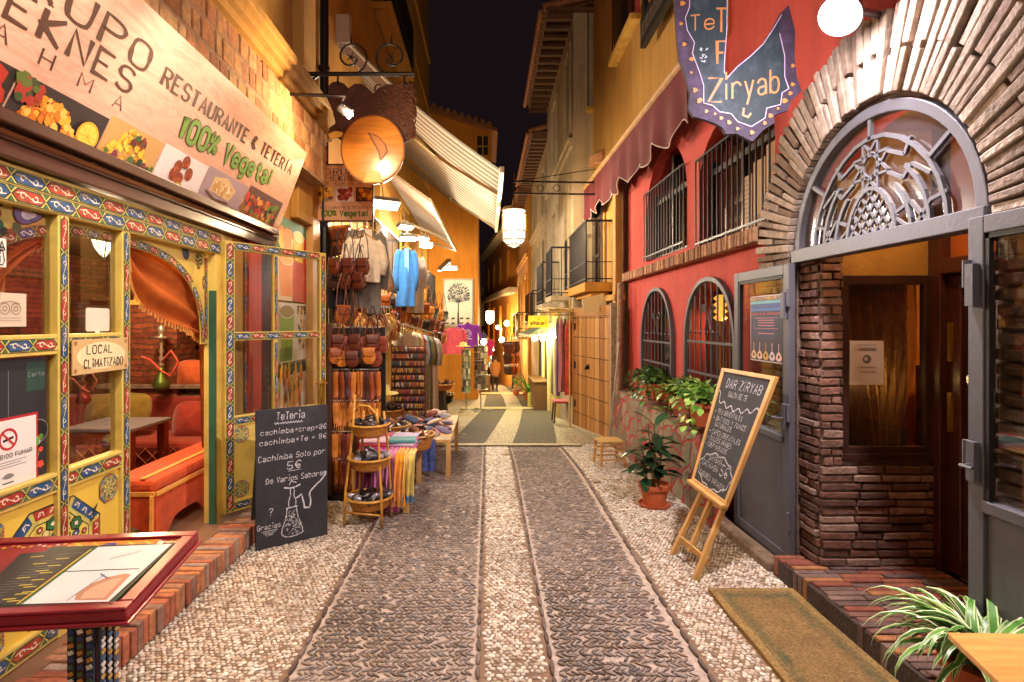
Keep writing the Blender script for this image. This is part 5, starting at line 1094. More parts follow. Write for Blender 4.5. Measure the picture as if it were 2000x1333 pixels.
mb = MB(C('8a5a40')); slab(mb, FS, .5, 5.54, -.06, -.021, -.05, .02); mb.build('metal_edge', M['metalc'], t)
mb = MB(C('4a2c20'))
text(mb, FS, 2.06, .555, .14, 'GRUPO', .002, .2, serif=True, width=1.03); text(mb, FS, 2.06, .405, .125, 'MEKNES', .002, .2, serif=True, width=.97); text(mb, FS, 2.0, .305, .068, 'R  A  H  M  A', .002, .13, serif=True, width=1.02)
text(mb, FS, 3.24, .56, .1, 'RESTAURANTE & TETERÍA', .002, .24, serif=True, width=2.08, slope=.012); text(mb, FS, .7, .5, .12, 'GRUPO', .002, .2, serif=True, width=1)
mb.build('lettering', M['plain'], t)
mb = MB(C('5a4a20')); text(mb, FS, 3.56, .345, .14, '100% Vegetal', .002, .36, width=1.42, slope=.03); mb.build('green_outline', M['plain'], t)
mb = MB(C('6a9a3a')); text(mb, FS, 3.56, .345, .14, '100% Vegetal', .0045, .22, width=1.42, slope=.03); mb.build('green_lettering', M['plain'], t)
mb = MB(); d = .002
def panel(s0, s1, t1, col, sk=.03): mb.col = col; mb.poly([FS(s0, -.015, d), FS(s1, -.015, d), FS(s1 + sk, t1, d), FS(s0 + sk, t1, d)])
IN = lambda a0, a1, b0, b1: (lambda r: (r.uniform(a0, a1), r.uniform(b0, b1)))
HE = lambda c, w, b, h: (lambda r: (lambda q: (c + w * q, b + h * (1 - q * q) * r.random() ** .7))(r.uniform(-1, 1)))
panel(1.7, 2.37, .235, C('2a2018')); blobs(mb, FS, IN(1.8, 2.33, .02, .2), 60, [C('d85018'), C('e87828'), C('b02a18'), C('d8a030'), C('4a6a2a')], .05, d + .001, sd=11)
panel(2.38, 2.94, .235, C('2c1e22')); blobs(mb, FS, HE(2.62, .2, .0, .19), 150, [C('e89a28'), C('f0b038'), C('d87a1c'), C('c8601c'), C('f4c058')], .022, d + .001, sd=12)
blobs(mb, FS, IN(2.4, 2.55, .13, .22), 22, [C('3a4a22'), C('5a6a2a'), C('a83020')], .03, d + .006, sd=13)
mb.col = C('e8a820'); disc(mb, FS, 2.86, .1, .075, d + .007, 20); mb.col = C('f4cc50'); disc(mb, FS, 2.86, .1, .062, d + .0075, 20); mb.col = C('e8b028'); [ribbon(mb, FS, [(2.86, .1), (2.86 + .06*math.cos(a), .1 + .06*math.sin(a))], .004, d + .008 + .0001*k) for k, a in enumerate(np.arange(0, 6.2, .8))]
panel(2.95, 3.42, .262, C('c89a5a')); blobs(mb, FS, HE(3.18, .22, -.01, .25), 170, [C('f0b830'), C('f8cc48'), C('e09a1c'), C('f4c23c')], .018, d + .001, sd=14); blobs(mb, FS, IN(2.98, 3.42, .0, .09), 30, [C('2a4a22'), C('4a6a2a'), C('7a2a3a'), C('1e3a1e')], .024, d + .006, sd=15); blobs(mb, FS, HE(3.24, .06, .17, .07), 14, [C('8a1e22'), C('2a5a2a'), C('5a1a22')], .022, d + .008, sd=16)
panel(3.44, 3.97, .27, C('e6dcd8'))
for x, y in ((3.66, .17), (3.73, .22), (3.8, .155), (3.71, .1), (3.64, .115)):
    mb.col = C('8a3418'); disc(mb, FS, x, y, .044, d + .001 + .0005*x, 14, .046); blobs(mb, FS, HE(x, .034, y - .03, .06), 14, [C('b0481e'), C('9a3a18'), C('c2602c')], .011, d + .004, sd=int(x*100))
mb.col = C('b89a30'); disc(mb, FS, 3.72, .045, .05, d + .006, 12, .036); mb.col = C('dcc860'); disc(mb, FS, 3.72, .042, .038, d + .0065, 12, .026)
panel(3.98, 4.62, .285, C('a89098')); mb.col = C('dcbc88'); mb.poly([FS(4.1, .12, d+.001), FS(4.42, .1, d+.001), FS(4.48, .2, d+.001), FS(4.3, .26, d+.001), FS(4.12, .23, d+.001)]); mb.col = C('5a3a22'); ribbon(mb, FS, [(4.06, .11), (4.2, .07), (4.42, .08)], .02, d + .002); blobs(mb, FS, IN(4.14, 4.42, .13, .22), 24, [C('f0dcb0'), C('e8cc94'), C('c89858')], .03, d + .003, sd=17)
panel(4.63, 5.36, .31, C('5a3430'), .05); blobs(mb, FS, IN(4.66, 5.3, .0, .24), 120, [C('8a5a2a'), C('c07a30'), C('b02a20'), C('5a2a18'), C('e0a048'), C('6a7a2a'), C('d03a24')], .035, d + .001, sd=18); blobs(mb, FS, IN(5.12, 5.36, .02, .25), 30, [C('6a8a3a'), C('4a6a2a'), C('c8302a')], .03, d + .006, sd=19)
mb.build('food_pictures', M['paper'], t)
# ---------------------------------------------------------------- slate board
bl, br_ = G(500, 1078), G(640, 1045); FB = frame(bl, br_ - bl, (0, 0, 1)); Wb = (br_ - bl).length; Hb = 1.075
t = thing('chalkboard', 'black slate board with white chalk prices and a drawn water pipe', 'chalkboard', tuple(bl))
mb = MB(); slab(mb, FB, 0, Wb, .0, Hb, -.03, 0); mb.build('panel', M['board'], t, bevel=.004)
mb = MB(); mb.prism([FB(.03, 0, -.3), FB(Wb - .03, 0, -.3), FB(Wb - .03, Hb - .02, -.045), FB(.03, Hb - .02, -.045)], FB.n * -.015); mb.build('rear_panel', M['board'], t)
mb = MB(C('dcdce0')); q = lambda u, v: (Wb * (u - 500) / 140, Hb * (1 - (v - 798 + (u - 500) * .012) / 275))
def tx(u0, u1, v, h, s, w=.12): a, b = q(u0, v); c, _ = q(u1, v); text(mb, FB, a, b, h * Hb / 275, s, .0015, w, jit=.02, lean=.12, width=c - a)
tx(538, 592, 820, 15, 'TeTeria'); ribbon(mb, FB, [q(534 + k * 2.6, 825 + (k % 2) * 3) for k in range(22)], .006, .002)
tx(508, 636, 848, 10, 'cachimba+crep=8€'); tx(506, 636, 868, 10, 'cachimba+Te = 8€'); tx(504, 634, 900, 11, 'Cachimba Solo por'); tx(558, 584, 921, 15, '5€', .13); tx(518, 636, 945, 11, 'De Varios Sabores')
tx(523, 530, 1008, 14, '?'); tx(502, 545, 1034, 10, 'Gracias')
K = lambda pts, w=.007, d=.002: ribbon(mb, FB, [q(*p) for p in chaikin(chaikin(pts))], w, d)
K([(558, 1000), (556, 1020), (546, 1045), (550, 1056), (570, 1059), (588, 1054), (589, 1044), (578, 1018), (576, 1000)]); K([(556, 1000), (578, 998)], .01, .0024); K([(562, 998), (560, 985), (566, 975), (563, 966), (566, 958)]); K([(574, 998), (576, 985), (570, 975), (573, 966), (570, 958)])
K([(552, 957), (568, 961), (584, 955)], .012, .0026); K([(562, 953), (566, 946), (576, 950)]); K([(576, 982), (586, 976), (590, 990), (592, 1004), (602, 1006), (606, 992), (600, 976), (612, 964), (630, 950), (634, 942)], .012, .003); K([(634, 945), (636, 936)], .016, .0034)
for k in range(60):
    a = random.random(); x = 568 + random.uniform(-1, 1) * (9 + 12 * a); y = 1004 + 48 * a; K([(x, y), (x + random.uniform(-4, 4), y + random.uniform(-3, 3)), (x + random.uniform(-5, 5), y + 4)], .003, .0015 + .00002*k)
for k in range(4): K([(510 + 3*k, 1038 + 3*k), (540 - 3*k, 1037 + 3*k)], .004, .002)
K([(560, 925), (585, 924)], .004)
mb.build('chalk_writing', M['chalk'], t)
# ---------------------------------------------------------------- menu table
t = thing('menu_table', 'dark red painted menu table with open menu at the lower left corner', 'table', (-1.6, 2.1, 0))
ya = R(6); FT = frame(P3(-1.25, 1.925, .752) - Vector((math.cos(ya), math.sin(ya), 0)) * 1.0, (math.cos(ya), math.sin(ya), 0), (-math.sin(ya), math.cos(ya), .07)); Wt = 1.0; Ht = .61
mb = MB(C('8a1e2a')); slab(mb, FT, 0, Wt, 0, Ht, -.035, 0); slab(mb, FT, Wt - .05, Wt, 0.05, Ht - .05, .0005, .012); slab(mb, FT, 0, Wt, Ht - .05, Ht, .0005, .012); slab(mb, FT, 0, Wt, 0, .05, .0005, .012); slab(mb, FT, -.01, Wt + .012, -.01, Ht + .01, -.05, -.036)
mb.build('tabletop', mat('crimson lacquer', C('8a1e2a'), .35, var=.2, vs=6, coat=.4), t, bevel=.01)
mb = MB(C('d8d0c0'))
for k in range(36):
    s = .06 + .026 * k; mb.col = C(random.choice(['d8d0c0', 'd8b83a', 'c87a2a'])); disc(mb, FT, s, Ht - .075 + .01 * math.sin(k * 1.7), .0085, .0012, 6)
for k in range(14): mb.col = C('d8d0c0'); disc(mb, FT, Wt - .075, .06 + .032 * k, .008, .0012, 6)
mb.col = C('d87a20'); rect(mb, FT, .5, .86, Ht - .15, Ht - .055, .0014); mb.col = C('e8b030'); [ribbon(mb, FT, [(.52 + .07*k, Ht - .14), (.56 + .07*k, Ht - .1), (.52 + .07*k, Ht - .065)], .012, .0018) for k in range(5)]; mb.col = C('4a3a8a'); disc(mb, FT, .67, Ht - .1, .03, .0022, 8)
mb.build('painted_border', M['painted'], t)
mb = MB(C('3a1a1a')); x0, x1, y0, y1 = -1.545, -1.44, 2.05, 2.17
mb.box(x0, x1, y0, y1, 0, .7)
for k in range(3):
    x = x0 + .018 + k * .034; mb.col = C(['2a2a3a', '4a2a2a', '2a3a4a', '5a3a3a', '2a3a3a'][k]); mb.box(x - .014, x + .014, y0 - .01, y0 + .005, 0, .7)
    for j in range(26): mb.col = C(['e8e0d0', 'c88a3a', '4a6a4a', '3a4a7a'][(j + k) % 4]); mb.obox((x, y0 - .012, .02 + j * .026), (.009, 0, .004), (0, .002, 0), (-.003, 0, .007))
for k in range(3):
    y = y0 + .022 + k * .037; mb.col = C(['3a4a5a', '2a2a3a', '5a4a3a'][k]); mb.box(x1 - .004, x1 + .008, y - .013, y + .013, 0, .7)
    for j in range(30): mb.col = C(['e8e0d0', '4a6a8a', 'c8a04a', 'd8d0c8'][(j + k) % 4]); mb.obox((x1 + .01, y, .02 + j * .023), (0, .009, .004), (.002, 0, 0), (0, -.003, .006))
mb.build('leg', M['plain'], t); mb = MB(C('5a1a20')); mb.box(x0 - .12, x1 + .12, y0 - .05, y1 + .25, 0, .05); mb.box(-2.2, x1, 2.2, 2.24, .55, .67); mb.build('foot', M['plain'], t, bevel=.01)
t = thing('menu_book', 'open menu with dark listing page and white picture page on the red table', 'menu', tuple(FT(.4, .2)))
u_ = lambda *p: UV(FT, *p)
def pg(pts, d, col, bow=.0): mb.col = col; mb.poly([FT(*u_(*p), d) for p in pts])
mb = MB(); mb.col = C('2a3a2a'); mb.prism([FT(*u_(*p), .012) for p in ((-60, 1196), (218, 1188), (342, 1066), (100, 1074))], FT.n * -.009)
pg([(-60, 1190), (32, 1189), (182, 1076), (40, 1088)], .0135, C('33302c')); pg([(30, 1190), (42, 1189.5), (192, 1075), (182, 1076)], .014, C('2c5a34')); pg([(40, 1188), (212, 1183), (336, 1069), (192, 1075)], .014, C('dcdcd8'))
mb.build('pages', M['paper'], t)
mb = MB(); F = FT
def on(pts, w, d): ribbon(mb, FT, [u_(*p) for p in pts], w, d)
mb.col = C('c8b84a')
for k in range(7):
    v = 1095 + 14 * k; on([(60 - 9*k + (k % 3) * 14, v), (86 - 9*k + (k % 3) * 14, v - 2)], .006, .0145); on([(110 - 16*k, v + 4), (135 - 16*k, v + 2)], .006, .0147)
mb.col = C('8a8680')
for k in range(16): on([(112 - 11*k, 1090 + 6*k), (160 - 11*k, 1086 + 6*k)], .002, .0142)
mb.col = C('e0b83a'); on([(178, 1080), (34, 1188)], .006, .0152)
mb.col = C('3a3a40'); on([(124, 1124), (272, 1118)], .005, .0150)
for k in range(5): mb.col = C('b8bcb8'); on([(215 + 12*k, 1100 - 3*k), (228 + 12*k, 1094 - 3*k)], .012, .0149 + .0001*k)
mb.col = C('c08a6a'); mb.poly([FT(*u_(*p), .0148) for p in ((146, 1180), (150, 1168), (175, 1150), (210, 1135), (245, 1128), (256, 1130), (232, 1155), (208, 1180))])
mb.col = C('d8a888'); mb.poly([FT(*u_(*p), .0152) for p in ((156, 1178), (166, 1164), (190, 1150), (222, 1138), (240, 1136), (222, 1156), (202, 1176))])
mb.col = C('4a4a80'); on([(130, 1182), (205, 1130)], .003, .0156); on([(196, 1128), (212, 1138)], .004, .0158)
mb.build('printing', M['paper'], t)
# ================================================================ tea house things
t = thing('tea_house_sign', 'dark blue hanging board with scalloped purple border reading Ziryab', 'sign', tuple(PY(1440, 100, 3.6)))
YS = 3.6; pz = lambda p, d=0.: PY(p[0], p[1], YS) + Vector((0, -d, 0))
out = [(1316, -60), (1318, 0), (1322, 60), (1327, 115), (1340, 150), (1348, 180), (1345, 212), (1355, 228), (1378, 234), (1400, 243), (1412, 250), (1418, 262), (1440, 262), (1470, 277), (1490, 255), (1513, 240), (1511, 226), (1538, 216), (1546, 196), (1566, 178), (1556, 150), (1552, 110), (1553, 60), (1545, 28), (1540, 10), (1526, 25), (1510, 55), (1490, 85), (1465, 108), (1440, 128), (1420, 150), (1415, 140), (1416, 110), (1420, 60), (1421, 0), (1421, -60)]
inn = [(1350, -60), (1346, 16), (1338, 36), (1342, 60), (1356, 84), (1352, 105), (1366, 142), (1374, 168), (1374, 202), (1392, 207), (1405, 219), (1428, 223), (1440, 238), (1467, 248), (1494, 231), (1497, 212), (1524, 205), (1527, 182), (1540, 174), (1532, 150), (1532, 110), (1522, 66), (1526, 30), (1510, 57), (1490, 87), (1465, 111), (1440, 131), (1420, 153), (1414, 142), (1415, 110), (1419, 60), (1420, 0), (1420, -60)]
mb = MB(C('4a2f5c')); mb.prism([pz(p) for p in out], (0, .03, 0)); mb.build('border', mat('purple sign paint', C('352a40'), .75, var=.35, vs=14, dirt=(C('6a4a7a'), 7, .4)), t)
mb = MB(); from_t = [Vector((p[0], p[1], 0)) for p in inn]; mb.add([pz(p, .002) for p in inn], [tuple(q) for q in tessellate_polygon([from_t])]); mb.build('panel', mat('deep blue sign paint', C('142830'), .7, var=.4, vs=9, stretch=(14, 1, .6), dirt=(C('5a6a80'), 4, .4)), t)
FZ = lambda u, v, d: pz((u, v), d)
mb = MB(C('b8a8c8')); ribbon(mb, FZ, inn[:22], 1.6, .004); ribbon(mb, FZ, inn[22:], 1.6, .004); mb.build('pale_outline', M['plain'], t)
mb = MB(C('b07838'))
for k in range(26):
    i = 1 + (k * 20) // 26; a = Vector(out[min(i, 22)]).lerp(Vector(inn[min(i, len(inn) - 1)]), .5); a += Vector((random.uniform(-3, 3), random.uniform(-3, 3)))
    r = random.uniform(2.5, 5); mb.poly([FZ(a.x + r * math.cos(j) * (1 + .4*math.cos(3*j)), a.y + r * math.sin(j), .005 + .0002*k) for j in np.linspace(0, 5.6, 8)])
mb.build('painted_spots', M['plain'], t)
mb = MB(C('a47244')); FZt = lambda s, v, d: pz((s, -v), d)
text(mb, FZt, 1383, -200, 46, 'Z', .006, .09, width=26); text(mb, FZt, 1414, -196, 46, 'iryab', .006, .085, width=106, slope=.14); ribbon(mb, FZt, [(1452, -212), (1450, -226), (1460, -230), (1466, -222)], 4, .0075)
text(mb, FZt, 1348, -62, 30, 'Te', .006, .1, width=46, slope=.1); text(mb, FZt, 1398, -64, 46, 'T', .006, .09, width=20); text(mb, FZt, 1400, -126, 44, 'F', .006, .1, width=16)
mb.build('lettering', M['plain'], t)
mb = MB(C('a8b4bc'))
for k in range(12): a = .5 + k * .19; mb.poly([FZ(1374 + 6*math.cos(a*3) + r*math.cos(q+a), 108 + 22*math.sin(k*1.3)*.6 + r*.6*math.sin(q+a), .0055 + .0002*k) for r, q in ((5, 0), (2, 1.6), (5, 3.1), (2, 4.7))])
mb.build('leaf_spray', M['plain'], t)
mb = MB(); zt = pz((1400, -60)).z; mb.tube([(1.1, YS + .015, zt + .05), (2.2, YS + .015, zt + .05)], .015, 6)
for u in (1330, 1405): p = pz((u, -60)); mb.tube([p + Vector((0, .015, -.03)), p + Vector((0, .015, .06))], .006, 5)
mb.build('bracket', M['iron'], t)
# notice in the porch
F = FR(3.69); a, b = UV(F, 1660, 752), UV(F, 1726, 666)
def dnote(mb, F, s0, s1, t0, t1, d):
    mb.col = C('6a6a72'); w = s1 - s0
    for k, z in enumerate((.9, .83, .81, .79, .77, .40, .38, .3, .27)): rect(mb, F, s0 + w*(.2 + .05*(k % 3)), s1 - w*(.2 + .04*(k % 2)), t0 + (t1-t0)*z, t0 + (t1-t0)*z + .003, d)
    disc(mb, F, (s0+s1)/2, t0 + (t1-t0)*.58, w*.13, d, 14); mb.col = C('c8c4cc'); disc(mb, F, (s0+s1)/2 - w*.03, t0 + (t1-t0)*.59, w*.06, d + .0005, 8)
poster('paper_notice', 'white paper notice with a dark round emblem on the curtained porch window', 'notice', F, a[0], b[0], a[1], b[1], 0, dnote, C('d6d2d8'), .002)
# instrument poster on the left grey door leaf
F = RW(2.104); a, b = UV(F, 1466, 703), UV(F, 1530, 574)
def dins(mb, F, s0, s1, t0, t1, d):
    w, h = s1 - s0, t1 - t0; mb.col = C('1e2450'); rect(mb, F, s0 + .008, s1 - .008, t0 + .008, t1 - .008, d); mb.col = C('2a1c3c'); rect(mb, F, s0 + .008, s1 - .008, t0 + .008, t0 + h*.36, d + .0004)
    for k, c in enumerate(('b08a4a', '6ab0c8', '2a4a9a', '3a6ab8')): mb.col = C(c); rect(mb, F, s0 + .008, s1 - .008, t1 - .008 - h*.055*(k+1), t1 - .008 - h*.055*k - .004, d + .0006)
    blobs(mb, F, IN(s0 + .02, s1 - .02, t1 - h*.07, t1 - .012), 30, [C('c8a050'), C('8a3a4a'), C('3a7a8a')], .012, d + .001, sd=21)
    text(mb, F, s0 + w*.06, t1 - h*.295, h*.03, 'EXPOSICION DE INSTRUMENTOS', d + .002, .2, col=C('e05a4a'), width=w*.88)
    mb.col = C('c87a8a')
    for z in (.62, .58, .54, .42): rect(mb, F, s0 + w*.25, s1 - w*.25, t0 + h*z, t0 + h*z + .006, d + .001)
    ribbon(mb, F, [(s0 + w*.14, t0 + h*.5), (s0 + w*.14, t0 + h*.66), (s1 - w*.14, t0 + h*.66), (s1 - w*.14, t0 + h*.5), (s0 + w*.14, t0 + h*.5)], .003, d + .0014)
    for k in range(5):
        c = s0 + w*(.12 + .19*k); z = t0 + h*.085; mb.col = C(['d8b890', 'e0b8a0', 'c8a04a', 'd8c8d8', 'e0c0b8'][k]); mb.poly([F(c + w*.085*math.sin(x)*(1 - .35*math.cos(x)*(1 if math.cos(x) > 0 else .2)), z + h*.07*math.cos(x)*(1.15 if math.cos(x) > 0 else .8), d + .001) for x in np.linspace(0, 2*math.pi, 17)[:-1]])
        ribbon(mb, F, [(c, z + h*.07), (c, z + h*.2)], .008, d + .0015); mb.col = C('3a2a22'); disc(mb, F, c, z + h*.01, w*.03, d + .002, 8)
poster('instrument_poster', 'dark blue instrument exhibition poster on the left grey door leaf', 'poster', F, a[0], b[0], a[1], b[1], 0, dins, C('d8ccd4'), .002)
# easel with framed slate
E4 = [PY(1352, 938, 4.2), PY(1418, 987, 3.75), PY(1515, 737, 3.8), PY(1412, 720, 4.28)]; kk = Vector(((1515 - CX)/f, 1, -(737 - CY)/f)); cc = Vector((0, 0, H)); n_ = (E4[1] - E4[0]).cross(E4[3] - E4[0]); E4[2] = cc + kk * ((E4[0] - cc).dot(n_) / kk.dot(n_)); nE = (E4[1] - E4[0]).cross(E4[3] - E4[0]).normalized()
FE = lambda s, t, d=0.: (E4[0] * (1-s) + E4[1] * s) * (1-t) + (E4[3] * (1-s) + E4[2] * s) * t + nE * d
FE.n = nE
t = thing('easel', 'pine easel with a framed slate board listing teas and shisha', 'easel', tuple(G(1345, 1100)))
mb = MB(); mb.prism([FE(.02, .02), FE(.98, .02), FE(.98, .98), FE(.02, .98)], nE * -.015); SB = mb.build('slate', M['board'], t)
mb = MB(); o_, i_ = [(-.01, -.01), (1.01, -.01), (1.01, 1.005), (-.01, 1.005)], [(.05, .025), (.95, .025), (.95, .972), (.05, .972)]; mb.ring(FE, o_, i_, -.022, .008); mb.build('board_frame', M['easelwood'], t, bevel=.003)
mb = MB(C('d4d4d8'))
def et(s0, s1, t0, h, txt, w=.13, sl=0.): text(mb, FE2, s0, t0, h, txt, .0015, w, jit=.03, width=s1 - s0, slope=sl, lean=.08)
FE2 = lambda s, t, d=0.: FE(s, t, d)
et(.17, .86, .845, .075, 'DAR ZiRYAB', .12); et(.27, .66, .775, .042, 'SALON DE TE')
ribbon(mb, FE2, [(.03 + .94 * k / 40, .745 - .09 * math.sin(k / 40 * 1.9) * (k < 14) * 0 + .018 * math.sin(k * .9) - .06 * math.sin(k / 40 * math.pi) + .05 * (k < 4)) for k in range(41)], .012, .002)
for txt, z, a, b in (('* TES ORIENTALES', .615, .09, .70), ('* BATIDOS Y ZUMOS', .555, .09, .83), ('NATURALES', .505, .17, .56), ('* CAFES ORIENTALES', .44, .09, .82), ('* DULCES ARABES', .385, .09, .68), ('* CREP VARIADOS', .33, .09, .62)): et(a, b, z, .038, txt)
ribbon(mb, FE2, [(.5 + (.42 + .018*math.sin(9*a)) * math.cos(a), .165 + (.135 + .01*math.sin(11*a)) * math.sin(a)) for a in np.linspace(0, 6.3, 60)], .011, .002)
et(.27, .6, .235, .046, 'SHISHA', .12); et(.14, .56, .17, .046, 'CACHIMBA', .12); et(.62, .8, .165, .085, '5€', .1); et(.14, .84, .085, .042, 'SABORES VARIADOS', .12, -.02)
mb.build('chalk_writing', M['chalk'], t)
legs = [(G(1313, 1083), FE(.32, .16, -.04)), (G(1357, 1133), FE(.86, .16, -.04)), (PY(1346, 1077, 4.03), FE(.55, .2, -.05))]
for p, q in legs: mb = MB(); mb.beam(p, q, .03, .04, (0, 1, 0)); mb.build('leg', M['easelwood'], t, bevel=.003)
mb = MB(); mb.beam(PY(1330, 1053, 4.13), PY(1384, 1099, 3.82), .018, .045); mb.build('crossbar', M['easelwood'], t, bevel=.003)
mb = MB(); mb.beam(FE(-.02, -.015, .015), FE(1.02, -.015, .015), .05, .025); mb.beam(FE(.7, -.05, -.02), FE(.95, -.03, -.02), .04, .03); mb.build('ledge', M['easelwood'], t, bevel=.003)
# planters with ivy
def leafpoly(mb, p, d, up, L_, w, fold=.25, n=4):
    d = Vector(d).normalized(); sd = d.cross(Vector(up)); 
    if sd.length < .01: sd = d.cross(Vector((1, 0, 0)))
    sd.normalize(); nn = sd.cross(d); vs = []
    for i in range(n + 1):
        k = i / n; ww = w * math.sin(math.pi * min(1, k * .93 + .05)) ** .8; c = p + d * (L_ * k) + nn * (-.25 * L_ * k * k)
        vs += [c - sd * ww / 2 + nn * ww * fold, c, c + sd * ww / 2 + nn * ww * fold]
    mb.add(vs, [(3*i+j, 3*i+j+1, 3*i+j+4, 3*i+j+3) for i in range(n) for j in (0, 1)])
def planter(c, ly, lx, h, label, nl, bright, sd):
    t = thing('planter', label, 'planter', tuple(c), 'planters on the stone wall'); x, y, z = c; rr = random.Random(sd)
    mb = MB(); q = lambda k, zz: [(x - lx/2*k, y - ly/2*(.5+.5*k), zz), (x + lx/2*k, y - ly/2*(.5+.5*k), zz), (x + lx/2*k, y + ly/2*(.5+.5*k), zz), (x - lx/2*k, y + ly/2*(.5+.5*k), zz)]
    vs = q(.75, z) + q(.93, z + h*.8) + q(1.06, z + h*.8) + q(1.08, z + h) + q(.95, z + h) + q(.93, z + h*.85)
    mb.add(vs, [(3, 2, 1, 0)] + [(4*k+i, 4*k+(i+1) % 4, 4*k+4+(i+1) % 4, 4*k+4+i) for k in range(5) for i in range(4)] + [(20, 21, 22, 23)]); mb.build('pot', M['terracotta'], t, bevel=.006)
    mb = MB()
    for yy in (y - ly*.3, y + ly*.3): mb.tube([(x + .13, yy, z + h), (x - lx*.55, yy, z + h*.95), (x - lx*.5, yy, z - .01), (x + .15, yy, z - .02), (x + .15, yy, z - .14)], .008, 5); mb.tube([(x - lx*.52 - .02*math.cos(a), yy + .045*math.sin(a), z + .06 + .04*math.cos(a)) for a in np.linspace(0, 6.3, 10)], .006, 4)
    mb.build('bracket', M['blackiron'], t)
    mb = MB()
    for i in range(nl):
        a, b = rr.uniform(-1, 1), rr.uniform(-1, 1); e = (1 - abs(a)**3); r = rr.random()
        p = Vector((x + b * lx * .62, y + a * ly * .5, z + h + rr.uniform(.0, .17) * e * (1 - .5*abs(b)) + .03))
        if r < .13: p = Vector((x - lx*.55 - rr.uniform(0, .1), y + a * ly * .7, z + h - rr.uniform(-.06, .22)))
        if r > .95: p = Vector((x - lx*.2 - rr.uniform(-.1, .1), y + ly * .62 + rr.uniform(0, .1), z + h - rr.uniform(-.08, .2)))
        d = Vector((p.x - x - .05 + rr.uniform(-.15, .1), (p.y - y) * .6 + rr.uniform(-.2, .2), rr.uniform(-.25, .2))); L_ = rr.uniform(.05, .095)
        mb.col = C(rr.choice(bright)); leafpoly(mb, p, d, (0, 0, 1), L_, L_ * .8, .12, 3)
    mb.build('foliage', M['leafc'], t, smooth=False)
    mb = MB(C('4a6a2a'))
    for i in range(34):
        a = rr.uniform(-1, 1); p = Vector((x + rr.uniform(-.06, .06), y + a * ly * .45, z + h*.85)); mb.tube([p, p + Vector((rr.uniform(-.1, .04), rr.uniform(-.08, .08), .12)), p + Vector((rr.uniform(-.2, .06), rr.uniform(-.14, .14), rr.uniform(.02, .2)))], .004, 4)
    mb.build('stem', M['leafc'], t)
planter((2.03, 6.85, .84), .72, .24, .19, 'farther terracotta planter with low dark ivy on the stone wall', 330, ['3f6a2c', '55823a', '2c5224', '6a9644', '355c28'], 3)
planter((2.0, 5.42, .80), .88, .26, .22, 'nearer terracotta planter with bright ivy trailing over the stone wall', 480, ['6a9a34', '8ab848', '4f7f2c', '9cc858', '3c6a26', 'b4d470'], 4)
# rubber plant
p0 = G(1278, 988); t = thing('rubber_plant', 'dark leaved rubber plant in a round terracotta pot beside the stone wall', 'plant', tuple(p0))
mb = MB(); mb.lathe([(.10, .012), (.128, .17), (.145, .17), (.15, .215), (.135, .215), (.128, .18), (.001, .178)], p0, 28); mb.lathe([(.14, 0), (.155, .028), (.145, .028), (.13, .008)], p0, 28); mb.build('pot', M['terracotta'], t, smooth=False, bevel=.003)
mb = MB(C('5a4a2a')); rr = random.Random(5); tops = []
for sx, sy, hh in ((0, 0, .62), (.05, .03, .5), (-.05, .04, .4)):
    pts = [p0 + Vector((sx * (1 + k), sy * (1 + k), .17 + hh * k)) for k in np.linspace(0, 1, 6)]; mb.tube(pts, [.011, .01, .009, .008, .007, .004], 6); tops.append(pts)
mb.tube([p0 + Vector((-.01, 0, .17)), p0 + Vector((-.06, 0, .78))], .006, 5); mb.build('stem', M['leafc'], t)
mb = MB()
for j, pts in enumerate(tops):
    for k in range(18 if j == 0 else 13):
        b = poly_at([tuple(q) for q in pts], .18 + .82 * k / (18 if j == 0 else 13)); a = k * 2.4 + j; el = rr.uniform(-.25, .35) + (.9 if k > 15 else 0)
        d = Vector((math.cos(a), math.sin(a), el)); mb.col = C(rr.choice(['1e3a24', '2a4a2e', '16301e', '24442a', '3a5a3a'])); mb.tube([b, b + d.normalized() * .04], .004, 4, False); leafpoly(mb, b + d.normalized() * .04, d, (0, 0, 1), rr.uniform(.17, .25), rr.uniform(.085, .115), .1, 6)
mb.build('foliage', mat('glossy dark leaf', None, .22, var=.2, vs=20), t, smooth=True)
# stool
p = G(1190, 908); c, s = math.cos(.12), math.sin(.12); t = thing('stool', 'small square pine stool with woven seat standing by the gate post', 'stool', tuple(p)); T = lambda a, b, z: p + Vector((a*c - b*s, a*s + b*c, z))
for a in (-.135, .135):
    for b in (-.13, .13): mb = MB(); mb.tube([T(a*1.12, b*1.12, 0), T(a, b, .31)], .017, 8); mb.build('leg', M['easelwood'], t)
mb = MB()
for z in (.09, .2):
    for a, b in (((-1, -1), (1, -1)), ((1, -1), (1, 1)), ((1, 1), (-1, 1)), ((-1, 1), (-1, -1))): mb.tube([T(.14*a[0], .135*a[1], z), T(.14*b[0], .135*b[1], z)], .011, 6)
mb.build('rung', M['easelwood'], t)
mb = MB(); mb.obox(T(0, 0, .3), Vector((c, s, 0)) * .15, Vector((-s, c, 0)) * .145, (0, 0, .018)); mb.build('seat', mat('woven rush', C('c8a05a'), .8, var=.4, vs=60, bump=.6, bs=90), t, bevel=.012)
